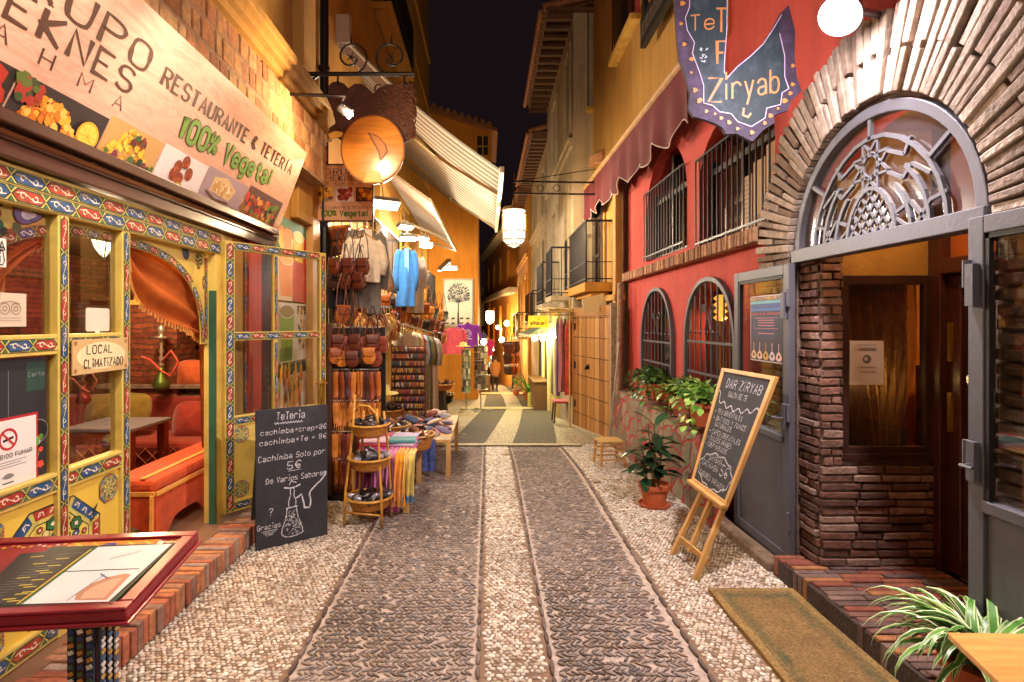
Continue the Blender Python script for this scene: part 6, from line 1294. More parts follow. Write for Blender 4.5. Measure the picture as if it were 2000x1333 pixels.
# doormat
mb = MB(); from mathutils import noise as NZ
for i in range(24):
    for j in range(90):
        a, b = (i + .5) / 24, (j + .5) / 90; e = min(a * .55, (1 - a) * .55, (1 - b) * 2.32); q = NZ.noise((a * 5, b * 17, 0)) + .6 * NZ.noise((a * 14, b * 50, 3)); gr = max(0, 1 - abs(e - .085 - .02 * q) / .055) * (.55 + .6 * q) + .25 * max(0, q - .2)
        gr = max(0, min(.85, gr)); c0_, c1_ = C('98794a' if e > .035 else 'a88850'), C('4e5c3c'); mb.col = tuple(x * (1 - gr) * (1 + .25 * q) + y_ * gr for x, y_ in zip(c0_, c1_))
        mb.add([(1.43 + .55*aa + .004*math.sin(bb*20), 1.3 + 2.32*bb, .022 + .004*math.sin(bb*9 + aa*4)) for aa, bb in ((i/24, j/90), ((i+1)/24, j/90), ((i+1)/24, (j+1)/90), (i/24, (j+1)/90))], [(0, 1, 2, 3)])
mb.col = C('a88048')
mb.surf(lambda a, b: (1.43 + .55*b, 3.62, .022*a), 1, 1); mb.surf(lambda a, b: (1.43, 1.3 + 2.32*b, .024*a), 1, 20)
o = mb.build('doormat', M['mat'], smooth=True); tag(o, 'worn brown coir doormat with green stains before the brick threshold', 'doormat')
# spider plant
p = P3(1.97, 2.22, .14); t = thing('spider_plant', 'green and white striped spider plant in a pot at the lower right corner', 'plant', tuple(p))
mb = MB(); mb.lathe([(.09, 0), (.13, .22), (.145, .22), (.145, .26), (.12, .26), (.11, .23), (.001, .23)], p, 24); mb.build('pot', M['terracotta'], t)
mb = MB(); rr = random.Random(9)
for i in range(165):
    a = rr.uniform(0, 6.283); L_ = rr.uniform(.3, .52); up = rr.uniform(.6, 2.8); w = rr.uniform(.026, .04); b = p + Vector((rr.uniform(-.05, .05), rr.uniform(-.05, .05), .24)); hd = Vector((math.cos(a), math.sin(a), 0)); sd = Vector((-math.sin(a), math.cos(a), 0)); pts = []
    el = math.atan(up); pos = b.copy(); seg = 9
    for k in range(seg + 1):
        pts.append(pos.copy()); pos = pos + (hd * math.cos(el) + Vector((0, 0, math.sin(el)))) * L_ / seg; el -= rr.uniform(.2, .32) * (1.25 if k > 3 else .7)
    g = C(rr.choice(['4f8a30', '3f7a28', '62983a', '356a22'])); cr_ = C(rr.choice(['ccd8a0', 'b8cc88', 'dce4b8']))
    for lo, hi, col in ((-.5, -.33, cr_), (-.33, .33, g), (.33, .5, cr_)):
        mb.col = col; vs = []
        for k, q in enumerate(pts): ww = w * (1 - (k / seg) ** 3) * (.55 + .45 * min(1, k / 3)) ; vs += [q + sd * ww * lo + Vector((0, 0, abs(lo) * ww * .5)), q + sd * ww * hi + Vector((0, 0, abs(hi) * ww * .5))]
        mb.add(vs, [(2*k, 2*k+1, 2*k+3, 2*k+2) for k in range(seg)])
mb.build('foliage', M['leafc'], t, smooth=True)
# corner of a table
t = thing('cafe_table', 'corner of a glossy orange wooden table at the lower right edge', 'table', (1.75, 1.4, 0))
mb = MB(); mb.prism([(1.525, 1.85, .70), (1.44, 1.5, .70), (1.40, .9, .70), (2.15, .9, .70), (2.15, 1.83, .70)], (0, 0, .022)); mb.build('tabletop', mat('orange varnished wood', C('dca458'), .25, var=.25, vs=5, stretch=(1, 6, 1), coat=.5), t, bevel=.004)
for x, y in ((1.6, 1.7), (1.55, 1.0), (2.05, 1.7), (2.05, 1.0)): mb = MB(); mb.beam((x, y, 0), (x, y, .699), .05, .05); mb.build('leg', M['gatewood'], t)
# scalloped dark red awning cloth on a pole
t = thing('red_awning', 'dark red cloth with scalloped white edge hanging from a pole along the right houses', 'awning', (1.95, 9, 4.4))
mb = MB(); mb.tube([(1.95, 5.42, 4.35), (1.95, 14.6, 4.5)], .05, 8)
for y in (5.5, 8.5, 11.5, 14.4): mb.tube([(2.12, y, 4.45), (1.95, y, 4.38)], .02, 5)
mb.build('pole', mat('pale pole', C('b08a5a'), .6), t)
def aw(a, b):
    y = 5.45 + 9.1 * a; sc_ = abs(math.sin(y * 3.9)) ; dr = .52 + .16 * sc_; ph = y * 11
    return (1.94 - .03 * b * math.sin(ph) - .02 * b * math.sin(ph * .37), y, 4.33 + .15 * a - dr * b)
mb = MB(); mb.surf(aw, 300, 8); mb.build('cloth', mat('dark red awning cloth', C('5e1820'), .85, var=.25, vs=4), t, smooth=True)
mb = MB(C('d8c8c0')); mb.tube([aw(k / 220, 1.0) for k in range(0, 221)], .008, 4); mb.build('edging', M['plain'], t)
# striped awning on the left
t = thing('striped_awning', 'large brown and cream striped awning sloping over the street on folding arms', 'awning', (-1, 10, 5))
P0, P1, P2, P3_ = Vector((-2.17, 8.06, 5.97)), Vector((-2.17, 13.3, 5.97)), Vector((.2, 13.3, 3.95)), Vector((.2, 8.06, 3.95))
mb = MB(); ns = 40
for i in range(ns):
    mb.col = C('b8a478') if i % 2 else C('3c261a'); a, b = i / ns, (i + 1) / ns
    vs = []
    for k in range(9):
        e = k / 8; sag = -.12 * math.sin(math.pi * e); vs += [P0.lerp(P1, a).lerp(P3_.lerp(P2, a), e) + Vector((0, 0, sag)), P0.lerp(P1, b).lerp(P3_.lerp(P2, b), e) + Vector((0, 0, sag))]
    mb.add(vs, [(2*k, 2*k+1, 2*k+3, 2*k+2) for k in range(8)])
mb.build('cloth', M['cloth'], t)
mb = MB(C('c8b8a0')); mb.beam(P3_ + Vector((0, -.05, 0)), P2 + Vector((0, .05, 0)), .07, .09); mb.build('front_bar', M['plain'], t, bevel=.01)
for y, nm in ((9.2, 0), (12.6, 1)):
    mb = MB(C('a89878')); e = Vector((-.9, y + .9, 4.75)); mb.beam((-2.15, y, 5.6), e, .06, .07); mb.beam(e, (.17, y + .3, 3.95), .06, .07); mb.ball(e, .06); mb.build('arm', M['metalc'], t)
mb = MB(C('b8a898')); mb.box(-2.17, -1.98, 7.95, 8.1, 5.75, 6.15); mb.tube([(-2.1, 8.05, 5.98), (-2.1, 13.35, 5.98)], .07, 8); mb.beam((-2.12, 8.02, 5.75), (-1.35, 8.02, 5.0), .05, .12); mb.build('cassette', M['plain'], t)
t = thing('striped_awning', 'smaller half folded striped awning below the large one', 'awning', (-1.6, 15, 4))
mb = MB(); q0, q1, q2, q3 = Vector((-2.17, 11.4, 4.95)), Vector((-2.17, 17.4, 4.8)), Vector((-1.0, 17.4, 4.0)), Vector((-1.2, 11.4, 4.25))
for i in range(46):
    mb.col = C('d8c49a') if i % 2 else C('6a4a36'); a, b = i / 46, (i+1) / 46; mb.add([q0.lerp(q1, a), q0.lerp(q1, b), q3.lerp(q2, b), q3.lerp(q2, a)], [(0, 1, 2, 3)])
mb.build('cloth', M['cloth'], t, solid=.01); mb = MB(C('c8b8a0')); mb.beam(q3, q2, .06, .09); mb.beam(q0 + Vector((0, -.02, 0)), q3 + Vector((0, -.02, 0)), .05, .05); mb.beam((-2.15, 14, 4.3), (-1.15, 15.5, 4.05), .05, .05); mb.beam((-2.15, 16.8, 4.3), (-1.03, 17.2, 3.98), .05, .05); mb.build('front_bar', M['plain'], t)
# oud sign with carved back board
t = thing('lute_sign', 'round wooden lute with carved dark back board hanging from an iron bracket', 'sign', tuple(PY(728, 230, 6.08))); YL = 6.08
mb = MB(); mb.tube([(-2.17, YL, 4.46), (-.8, YL, 4.46)], .025, 8); mb.tube([(-2.15, YL, 4.25), (-1.85, YL, 4.44)], .015, 6)
for u in (660, 790): p = PY(u, 148, YL); mb.tube([p, p + Vector((0, 0, -.1))], .012, 5)
for u, k in ((686, 1), (765, -1)):
    p = PY(u, 112, YL); mb.tube([p + Vector((k * r * math.cos(a), 0, r * math.sin(a))) for a, r in ((q, .17 - .017*q) for q in np.linspace(-1.57, 6, 20))], .012, 5); mb.tube([p + Vector((0, 0, .14)), p + Vector((0, 0, .26))], [.014, .002], 6)
    for q in range(5): mb.tube([p, p + Vector((.06*math.cos(q*1.26), 0, .06*math.sin(q*1.26)))], [.01, .003], 4)
mb.build('bracket', M['iron'], t)
bo = [(640, 168), (648, 160), (660, 158), (672, 163), (680, 172), (692, 163), (706, 163), (720, 175), (728, 183), (738, 172), (755, 164), (772, 165), (790, 158), (805, 163), (813, 175), (808, 195), (814, 215), (806, 232), (812, 250), (806, 268), (790, 278), (700, 300), (660, 270), (650, 258), (640, 265), (642, 250), (655, 240), (648, 215), (640, 195)]
mb = MB(); mb.prism([PY(u, v, YL + .04) for u, v in bo], (0, .05, 0)); mb.build('back_board', mat('carved dark wood', C('4a2616'), .6, var=.5, vs=12, bump=.9, bs=26), t, bevel=.012)
mb = MB()
for k in range(60):
    u = random.uniform(735, 805); v = random.uniform(172, 270); r = random.uniform(6, 15); a0 = random.uniform(0, 6); mb.tube([PY(u + r*math.cos(a0 + a)*(1 - a/6), v + r*math.sin(a0 + a)*(1 - a/6), YL + .035) for a in np.linspace(0, 3.6, 9)], .010, 5)
mb.build('carving', mat('carved ridge wood', C('54301c'), .5, var=.4, vs=20), t)
c0 = PY(728, 292, YL); mb = MB()
mb.lathe([(.35, .0), (.352, .02), (.33, .12), (.26, .2), (.12, .25), (.001, .26)], c0, 36, (1, 0, 0), (0, 0, 1.08), (0, 1, 0)); mb.lathe([(.001, -.006), (.33, -.006), (.35, .0)], c0, 36, (1, 0, 0), (0, 0, 1.08), (0, 1, 0))
mb.build('body', mat('honey lute wood', C('c07c28'), .3, var=.35, vs=3, stretch=(1, 1, 9), coat=.5), t, smooth=False)
mb = MB(C('6a3414')); FL_ = FR(YL - .008); ribbon(mb, FL_, [(c0.x + .345*math.cos(a), c0.z + .372*math.sin(a)) for a in np.linspace(0, 6.3, 50)], .016, .0005)
s0, t0 = UV(FL_, 735, 262); mb.poly([FL_(*p, .001) for p in [(s0 - .1, t0 + .02), (s0 + .02, t0 - .02), (s0 + .11, t0 - .12), (s0 + .13, t0 - .2), (s0 + .04, t0 - .3), (s0 + .02, t0 - .2)]]); mb.col = C('a86a28'); mb.poly([FL_(*p, .002) for p in [(s0 - .07, t0), (s0 + .02, t0 - .035), (s0 + .095, t0 - .125), (s0 + .11, t0 - .19), (s0 + .05, t0 - .27), (s0 + .035, t0 - .19)]]); mb.build('inlay', M['plain'], t)
mb = MB(); mb.prism([PY(u, v, YL - .02) for u, v in ((716, 335), (739, 335), (748, 357), (708, 357))], (0, .08, 0)); mb.prism([PY(u, v, YL - .0) for u, v in ((640, 262), (655, 256), (670, 258), (668, 266), (652, 270), (648, 275))], (0, .03, 0)); mb.build('neck', mat('pale lute wood', C('c8963c'), .4, var=.2), t, bevel=.006)
# boards behind the upper railing and the lamp behind the lower window
F = RW(2.2); mb = MB(C('b08448')); slab(mb, F, -4.72, -4.52, 2.52, 3.1, -.07, -.05); slab(mb, F, -4.5, -4.3, 2.52, 3.18, -.07, -.05); slab(mb, F, -4.92, -4.75, 2.52, 3.02, -.07, -.05); mb.col = C('2a2018'); text(mb, F, -4.52, 2.74, .09, 'opp', -.048, .16, lean=.1); text(mb, F, -4.7, 2.6, .05, 'SYLVANES', -.048, .16, width=.36)
for k in range(9): mb.col = C('6a4a28'); ribbon(mb, F, [(-4.9, 2.66 + .04*k), (-4.78, 2.66 + .04*k)], .008, -.049)
o = mb.build('cardboard_sheets', M['paper']); tag(o, 'brown cardboard sheets with lettering leaning behind the upper right railing', 'cardboard')
p = PX(1407, 602, 2.5); t = thing('window_lamp', 'small yellow patterned lantern glowing behind the right barred window', 'lamp', tuple(p))
mb = MB(C('d8a030')); [mb.lathe([(.035, -.14 + .07*k), (.075, -.105 + .07*k), (.035, -.07 + .07*k)], p, 10) for k in range(4)]; mb.build('shade', mat('lit lattice shade', C('c89030'), .5, emis=C('f0a838'), es=1.2, var=.6, vs=40), t); mb = MB(); mb.tube([p + Vector((0, 0, .14)), p + Vector((0, 0, .5))], .006, 4); mb.build('cord', M['black'], t); lamp('window_light', tuple(p + Vector((.1, 0, -.2))), 6, (1, .6, .25), .05, t)
# small hanging restaurant sign
t = thing('hanging_sign', 'small square restaurant sign hanging below the lute', 'sign', tuple(PY(672, 376, 7.1))); F = FR(7.1); a, b = UV(F, 617, 431), UV(F, 727, 323)
mb = MB(C('dca884')); slab(mb, F, a[0], b[0], a[1], b[1], -.05, 0); mb.build('panel', M['paper'], t); w, h = b[0] - a[0], b[1] - a[1]; X, Z = a
mb = MB(C('4a3a38')); mb.ring(F, rct(X - .015, X + w + .015, Z - .015, Z + h + .015), rct(X, X + w, Z, Z + h), -.06, .01); mb.box(-2.17, X, 7.12, 7.15, Z + .1, Z + .13); mb.box(-2.17, X, 7.12, 7.15, Z + h - .15, Z + h - .12); mb.build('frame', M['metalc'], t)
mb = MB(C('3a2218')); text(mb, F, X + w*.18, Z + h*.83, h*.105, 'GRUPO', .002, .17, serif=True, width=w*.62); text(mb, F, X + w*.18, Z + h*.72, h*.09, 'MEKNES', .002, .17, serif=True, width=w*.62); text(mb, F, X + w*.18, Z + h*.645, h*.045, 'R  A  H  M  A', .002, .15, width=w*.62); text(mb, F, X + w*.08, Z + h*.21, h*.045, 'RESTAURANTE & TETERÍA', .002, .15, width=w*.84); mb.build('lettering', M['plain'], t)
mb = MB(C('5a7a2a')); text(mb, F, X + w*.1, Z + h*.08, h*.1, '100% Vegetal', .002, .28, width=w*.82); mb.build('green_lettering', M['plain'], t)
mb = MB(); 
for k, (c1, cs) in enumerate((('b8a078', ['f0b030', 'e89020', '6a3a4a', 'f8d050']), ('e4d4cc', ['b03a2a', '8a2a1a', 'c85030']), ('3a2a24', ['b03020', 'e0a020', '8a4a1a']))):
    mb.col = C(c1); x0 = X + w*(.01 + .35*k) ; rect(mb, F, x0, x0 + w*.31, Z + h*.34, Z + h*.6, .0015); blobs(mb, F, IN(x0 + w*.05, x0 + w*.26, Z + h*.38, Z + h*.56), 26, [C(c) for c in cs], .035, .002, sd=30 + k)
mb.build('food_pictures', M['paper'], t)
# ================================================================ bag stall on the left
def bag_proto(cols, w=.22, h=.26, d=.1, strap=.45, nm='leather_bag'):
    t = thing(nm, 'x', 'bag', (0, 0, 0)); 
    mb = MB(cols[0])
    def body(a, b):
        th = 2*math.pi*a; k = math.sin(math.pi * (.04 + .92*b)) ** .35; x = math.copysign(abs(math.cos(th)) ** .5, math.cos(th)); y = math.copysign(abs(math.sin(th)) ** .6, math.sin(th))
        return (x*w/2*k*(1.06 - .12*b), y*d/2*k, -h*(1-b))
    mb.surf(body, 16, 7); mb.build('body', M['leather'], t, smooth=True)
    mb = MB(cols[1]); mb.surf(lambda a, b: ((a-.5)*w*1.0*(1 - .25*b*b), -d*.56*math.sin(min(1, b*2.2)*1.4) - .004, .004 - h*.62*max(0, b - .12)), 6, 8); mb.build('flap', M['leather'], t, smooth=True, solid=.006)
    mb = MB(cols[2]); mb.tube([(-w*.42, 0, -.02), (-w*.3, 0, strap*.6), (-.01, 0, strap), (.01, 0, strap), (w*.3, .01, strap*.6), (w*.42, 0, -.02)], .008, 5); mb.build('strap', M['leather'], t); return t
BR_ = [[C(c) for c in q] for q in (('a85a20', '8a4418', '6a3414'), ('6a2e1a', '56241a', '3a1a12'), ('c87828', 'b06420', '7a4418'), ('4a2a1e', '3c221a', '2a1812'), ('8a3a2a', '7a3020', '5a2418'), ('2c2624', '241e1c', '1a1614'))]
protos = [bag_proto(c) for c in BR_]
for p in protos: p['group'] = 'leather bags hanging on the stall'
used_ = set()
def hang(k, loc, rz, label, sc=1., ps=None):
    p = (ps or protos)[k]
    if p.name not in used_: used_.add(p.name); p.location = loc; p.rotation_euler = (0, 0, rz); p.scale = (sc,)*3; p['label'] = label; return p
    return dup(p, loc, rz, label, sc)
L1 = 'brown leather shoulder bag hanging in the dense cluster on the stall'
# rack of leather goods beside the door
t = thing('display_rack', 'tall dark rack of hanging leather goods beside the painted door', 'rack', (-1.35, 5.5, 0))
mb = MB(C('4a2a1c')); mb.box(-1.60, -1.53, 5.45, 5.75, .0, 1.74); mb.build('side_panel', M['plain'], t, bevel=.004)
mb = MB(C('1a1410')); mb.box(-1.53, -1.05, 5.72, 5.74, .02, 1.7); mb.box(-1.6, -1.05, 5.45, 5.74, .0, .05); mb.build('back_panel', M['plain'], t)
RZ = (1.70, 1.285, .977, .673, .40)
for z in RZ: mb = MB(); mb.tube([(-1.53, 5.5, z), (-1.08, 5.5, z)], .007, 6); mb.tube([(-1.1, 5.5, z), (-1.1, 5.72, z)], .006, 5); mb.build('rail', M['alu'], t)
pch = []
for k, c in enumerate(('b8641e', '5a2418', '96441c', '3c2018', '7a3020', 'c87a30')):
    mb = MB(C(c)); mb.surf(lambda a, b: ((.5 - a) * .05 * (1 + .12*math.sin(b*3)), -.012*math.sin(math.pi*a) - .006*math.sin(b*7), -.02 - .22*b), 4, 7); mb.surf(lambda a, b: ((a-.5)*.05, .012, -.02 - .22*b), 1, 1)
    for q in range(3): mb.tube([(-.015 + .015*q, -.014, -.24), (-.02 + .02*q, -.016, -.3), (-.018 + .017*q, -.012, -.34)], .0035, 4)
    mb.tube([(0, 0, 0), (0, -.004, -.03)], .004, 4)
    o = mb.build('leather_pouch', M['leather'], smooth=True); tag(o, 'narrow leather pouch with hanging cords on the dark rack', 'pouch', 'leather pouches on the dark rack'); pch.append(o)
n = 0
for r, (z, cnt, sc) in enumerate(((RZ[1], 13, 1.15), (RZ[2], 12, .95), (RZ[3], 11, 1.0), (RZ[4], 9, 1.0))):
    for i in range(cnt):
        p = pch[n % 6] if n < 6 else pch[(n * 5 + i * r) % 6]; o = p if n < 6 else p.copy()
        if n >= 6: S.collection.objects.link(o)
        o.location = (-1.50 + .42 * i / (cnt - 1), 5.5 + random.uniform(-.03, .02), z); o.scale = (random.uniform(.8, 1.15), 1, sc * random.uniform(.85, 1.1)); o.rotation_euler = (0, random.uniform(-.05, .05), random.uniform(-.5, .5)); n += 1
for i in range(6): hang((i * 3 + 1) % 6, (-1.47 + .085*i, 5.46 + .03*(i % 2), 1.63 - .02*(i % 2)), random.uniform(-.3, .6), 'leather bag hanging at the top of the dark rack', .62)
for i in range(8): hang((i * 2 + i // 3) % 6, (-1.49 + .055*i, 5.44 + .035*(i % 3), 1.50 - .03*(i % 2)), random.uniform(-.5, .7), 'leather bag in the second row of the dark rack', .6)
# backpacks and bags above
for k, u, v, Y, sc in ((3, 652, 446, 7.3, 1.4), (0, 668, 442, 7.25, 1.35), (1, 690, 450, 7.3, 1.6), (1, 640, 470, 7.35, 1.1)): p = PY(u, v, Y); hang(k, tuple(p + Vector((0, 0, 0))), random.uniform(-.5, .5), ('large dark leather backpack hanging under the small sign', 'orange tan leather backpack hanging under the small sign', 'big brown leather satchel hanging right of the backpacks', 'brown bag half hidden at the left under the small sign')[(k + (u > 680)) % 4] if 0 else {652: 'dark brown leather backpack hanging under the small sign', 668: 'tan leather backpack hanging in the middle under the small sign', 690: 'big brown leather satchel hanging right of the tan backpack', 640: 'dark red bag half hidden at the left under the small sign'}[u], sc)
for i in range(14): u, v = 655 + (i % 7) * 9 + random.uniform(-3, 3), 505 + (i // 7) * 28; hang((i * 2 + 1) % 6, tuple(PY(u, v, 6.1 + .2 * (i % 3))), random.uniform(-.8, .8), L1, .7)
for i in range(10): u, v = 668 + i * 7.5, 596 + i * 2.2 + random.uniform(-4, 4); hang((i * 3) % 6, tuple(PY(u, v, 5.9 + .12*i)), random.uniform(.2, .9), L1, .75)
mb = MB(C('7a3c18')); pu = []
for k, c in enumerate(('c89040', 'b0702a', 'd8b050', '8a4a20', 'c8a878')):
    mb = MB(C(c)); mb.lathe([(.001, -.2), (.06, -.18), (.085, -.11), (.06, -.03), (.03, 0), (.045, .03), (.001, .03)], (0, 0, 0), 10); mb.tube([(-.03, 0, -.01), (-.02, -.01, .12), (.02, 0, .12), (.03, 0, -.01)], .005, 4)
    o = mb.build('drawstring_purse', M['leather'], smooth=True); tag(o, 'small round drawstring purse in the yellow brown row on the stall', 'purse', 'drawstring purses hanging in a row'); pu.append(o)
for i in range(24):
    o = pu[i] if i < 5 else pu[(i * 3) % 5].copy()
    if i >= 5: S.collection.objects.link(o)
    o.location = PY(702 + (i % 12) * 6.2, 618 + (i // 12) * 14 + (i % 3) * 3, 6.2 + .12 * (i % 12)); o.rotation_euler = (random.uniform(-.2, .2), 0, i)
for i in range(22): u, v = 752 + (i % 8) * 11 + random.uniform(-4, 4), 575 + (i // 8) * 26 + random.uniform(-5, 5) + (i % 8) * 3; hang((i * 5 + i // 6) % 6, tuple(PY(u, v, 8.4 + .3 * (i % 8))), random.uniform(0, .9), L1, .85)
for i in range(10): hang((i * 5 + 2) % 6, tuple(PY(838 + i * 3.2, 600 + (i % 3) * 22 + i, 11.5 + .3*i)), random.uniform(0, .9), L1, 1.0)
# hanging garments
def garment(nm, label, col, w, h, d=.07, sleeves=True, sl=.5, grp=None, hanger=True, m=None, cat='garment', taper=1.1, col2=None):
    t = thing(nm, label, cat, (0, 0, 0), grp); ph = random.uniform(0, 6); mb = MB(C(col))
    def body(a, b):
        th = 2*math.pi*a; sh = min(1, .35 + .65 * (min(1, b / .14)) ** .6); x = math.cos(th) * w/2 * sh * (1 + (taper - 1) * b); y = math.sin(th) * d/2 * (.6 + .7*b) * (1 + .5*math.sin(th*5 + ph + b*2) * b); return (x + .008*math.sin(b*9 + ph), y, -h * b - .03 * abs(math.cos(th)) * (b < .01))
    mb.surf(body, 26, 12)
    if col2: mb.col = C(col2); mb.surf(lambda a, b: ((a - .5) * w * .28, -d/2*.9 - .004, -.02 - .4*h*b), 3, 5)
    mb.col = C(col)
    if sleeves:
        for s in (-1, 1): mb.tube([(s*w*.4, 0, -.05), (s*w*.56, 0, -.12), (s*(w*.62 + .02), -.01, -.08 - sl*.6), (s*w*.6, -.02, -.08 - sl)], [.05, .055, .05, .035], 8)
    mb.build('fabric', m or M['cloth'], t, smooth=True)
    if hanger: mb = MB(C('c8a050')); mb.tube([(-w*.36, 0, -.03), (0, 0, .035), (w*.36, 0, -.03)], .008, 5); mb.tube([(0, 0, .035), (0, 0, .08), (.02, 0, .1), (.0, 0, .12)], .004, 4); mb.build('hanger', M['plain'], t)
    return t
def put(o, loc, rz=0., sc=1.): o.location = loc; o.rotation_euler = (0, 0, rz); o.scale = (sc,)*3; return o
put(garment('knit_jacket', 'grey knitted jacket with white top hanging beside the balcony', '7a766c', .34, 1.0, .12, True, .62, col2='e8e0d0'), PY(716, 446, 6.5), .5)
put(garment('white_blouse', 'white blouse hanging in front of the grey knit jacket', 'e0d4c0', .34, .52, .1, True, .35), PY(712, 462, 6.35), .5)
put(garment('blue_jacket', 'bright blue hooded jacket hanging below the shop lamps', '2a6aa8', .24, .95, .16, True, .62, taper=1.35, col2='6a9ac8'), PY(793, 484, 9.0), .3)
put(garment('white_dress', 'pale patterned dress hanging right of the blue jacket', 'c8beb0', .26, 1.0, .14, True, .5, taper=1.3), PY(810, 498, 9.6), .3)
put(garment('black_jacket', 'black jacket hanging between the leather bags', '26242a', .36, .8, .12, True, .55), PY(680, 500, 6.6), .7)
cl = ('c8b890', 'a89a5a', 'd8c8a8', 'a83030', 'b8c0c8', '3a5a7a', '8a8a3a', '6a4a3a', 'd0c8c0', 'b8a898')
for i, c in enumerate(cl):
    put(garment('hanging_shirt', ('cream', 'olive', 'beige', 'red', 'pale grey', 'blue', 'moss green', 'brown', 'white', 'sand')[i] + ' shirt hanging on the slanted clothes rail', c, .4, .82 + .09*i, .05, True, .4, 'shirts on the slanted clothes rail'), PY(792 + i * 5.6, 646 + i * 1.6, 7.9 + .16 * i), 1.1)
mb = MB(); mb.tube([PY(786, 633, 7.7), PY(848, 652, 9.6)], .014, 6); mb.tube([PY(786, 633, 7.7), PY(786, 800, 7.7)], .014, 6); mb.tube([PY(848, 652, 9.6), PY(848, 770, 9.6)], .014, 6); o = mb.build('clothes_rail', M['alu']); tag(o, 'slanted chrome clothes rail carrying the shirts', 'clothes rail')
sc = ('e0c8b8', 'e8d8c8', '9a6a8a', 'b8408a', '8a3a6a', '3a4a7a', 'c89aa8', '5a3a5a', 'c84a6a', 'a8a0b8', 'e8c8c8', 'd8b0b8', 'b8a8c0', 'e8d8d0')
for i, c in enumerate(sc):
    up = i < 8; nm = ('pale cream', 'ivory', 'mauve', 'magenta', 'plum', 'navy', 'dusty pink', 'dark purple', 'crimson', 'lavender', 'blush', 'rose', 'lilac', 'off white')[i]
    put(garment('scarf', nm + ' scarf hanging in the ' + ('upper' if up else 'lower') + ' scarf row', c, .085, .44 if up else .4, .05, False, grp='scarves on the scarf rack', hanger=False, cat='scarf', taper=1.25), PY(703 + (i if up else i - 8) * (5.6 if up else 6), 652 if up else 724, 6.3 + .05 * i), .2)
mb = MB(C('7a5a3a')); a, b = PY(698, 650, 6.32), PY(748, 650, 6.7); mb.tube([a, b], .01, 6); mb.tube([PY(694, 722, 6.62), PY(738, 722, 7.0)], .01, 6); mb.beam(a, (a.x, a.y, 0), .03, .03); mb.beam(b, (b.x, b.y, 0), .03, .03); o = mb.build('scarf_rack', M['plain']); tag(o, 'wooden rack with two rows of scarves behind the leather rack', 'rack')
# bracelet stand
YB2 = 7.5; F = FR(YB2); a, b = UV(F, 766, 806), UV(F, 830, 676)
t = thing('bracelet_stand', 'upright stand with rows of colourful bracelets', 'stand', (a[0] + .2, YB2, 0)); mb = MB(C('6a3c20'))
slab(mb, F, a[0] - .02, b[0] + .02, a[1], b[1], -.05, -.03)
for s in (a[0], b[0]): slab(mb, F, s - .015, s + .015, a[1] - .5, b[1] + .02, -.05, .0)
mb.build('panel', M['plain'], t)
nr = 10; br = []
for k, c in enumerate(('c89a3a', 'a83a5a', 'd8b04a', '6a7a4a', '8a4a2a', 'd87a3a', '5a3a6a', 'e0d0a8', '3a5a6a', 'b05a3a')):
    mb = MB(C(c)); mb.tube([(0, .026*math.cos(x), .026*math.sin(x)) for x in np.linspace(0, 6.283, 11)], .0085, 5, False); o = mb.build('bracelet', M['cloth'], smooth=True); tag(o, 'woven bracelet on one of the bars of the bracelet stand', 'bracelet', 'bracelets on the stand'); br.append(o)
n = 0
for r in range(nr):
    z = b[1] - .03 - (b[1] - a[1] - .04) * r / (nr - 1); mb = MB(C('8a5a34')); mb.tube([(a[0], YB2 - .04, z), (b[0], YB2 - .04, z)], .014, 6); mb.build('bar', M['plain'], t)
    for i in range(17):
        o = br[n] if n < 10 else br[(r * 3 + i // 3 + random.randint(0, 2)) % 10].copy()
        if n >= 10: S.collection.objects.link(o)
        o.location = (a[0] + .02 + (b[0] - a[0] - .04) * i / 16, YB2 - .045, z - .012); o.rotation_euler = (0, random.uniform(-.2, .2), random.uniform(-.15, .15)); n += 1
# rattan shelf with three baskets of purses
base = G(722, 1020); t = thing('rattan_shelf', 'rattan cane stand with three round baskets in front of the stall', 'stand', tuple(base)); bx, by = base.x, base.y
lv = ((.23, .2), (.57, .185), (.86, .17))
mb = MB()
for (dx, dy), (tx_, ty_) in (((-.19, -.13), (-.12, -.03)), ((.14, -.17), (.07, -.03)), ((-.13, .17), (-.07, .08)), ((.17, .12), (.11, .07))):
    hgt = 1.12 if dx < 0 and dy < 0 else (1.0 if dy < 0 else .96); mb.tube([(bx + dx, by + dy, 0), (bx + dx * .95, by + dy * .95, .3), (bx + tx_ * 1.2, by + ty_ * 1.3, .75), (bx + tx_, by + ty_, hgt)], .0115, 7)
mb.tube([(bx - .115, by - .03, .98), (bx - .08, by - .035, 1.03), (bx + .0, by - .04, 1.02), (bx + .06, by - .035, .96), (bx + .08, by - .04, .86)], .011, 7)
mb.tube([(bx - .18, by - .13, .13), (bx + .13, by - .16, .11)], .009, 6); mb.tube([(bx - .13, by + .16, .13), (bx + .16, by + .12, .12)], .009, 6)
mb.build('cane_frame', M['rattan'], t, smooth=True)
mat_p = mat('foil purse', None, .28, .45, var=.3, vs=30); pur = []
for k, c in enumerate(('2a2a2e', '5a5658', '8a8488', 'b8b4b4', '3a2e2a', '6a4a3a', 'a87a5a', '4a3a3a')):
    mb = MB(C(c)); pillow(mb, (0, 0, 0), .1, .06, .04); mb.tube([(-.04, -.0, .03), (.04, 0, .03)], .004, 4); o = mb.build('coin_purse', mat_p, smooth=True); tag(o, 'small shiny coin purse in a basket', 'purse', 'coin purses in the baskets'); pur.append(o)
pn = 0
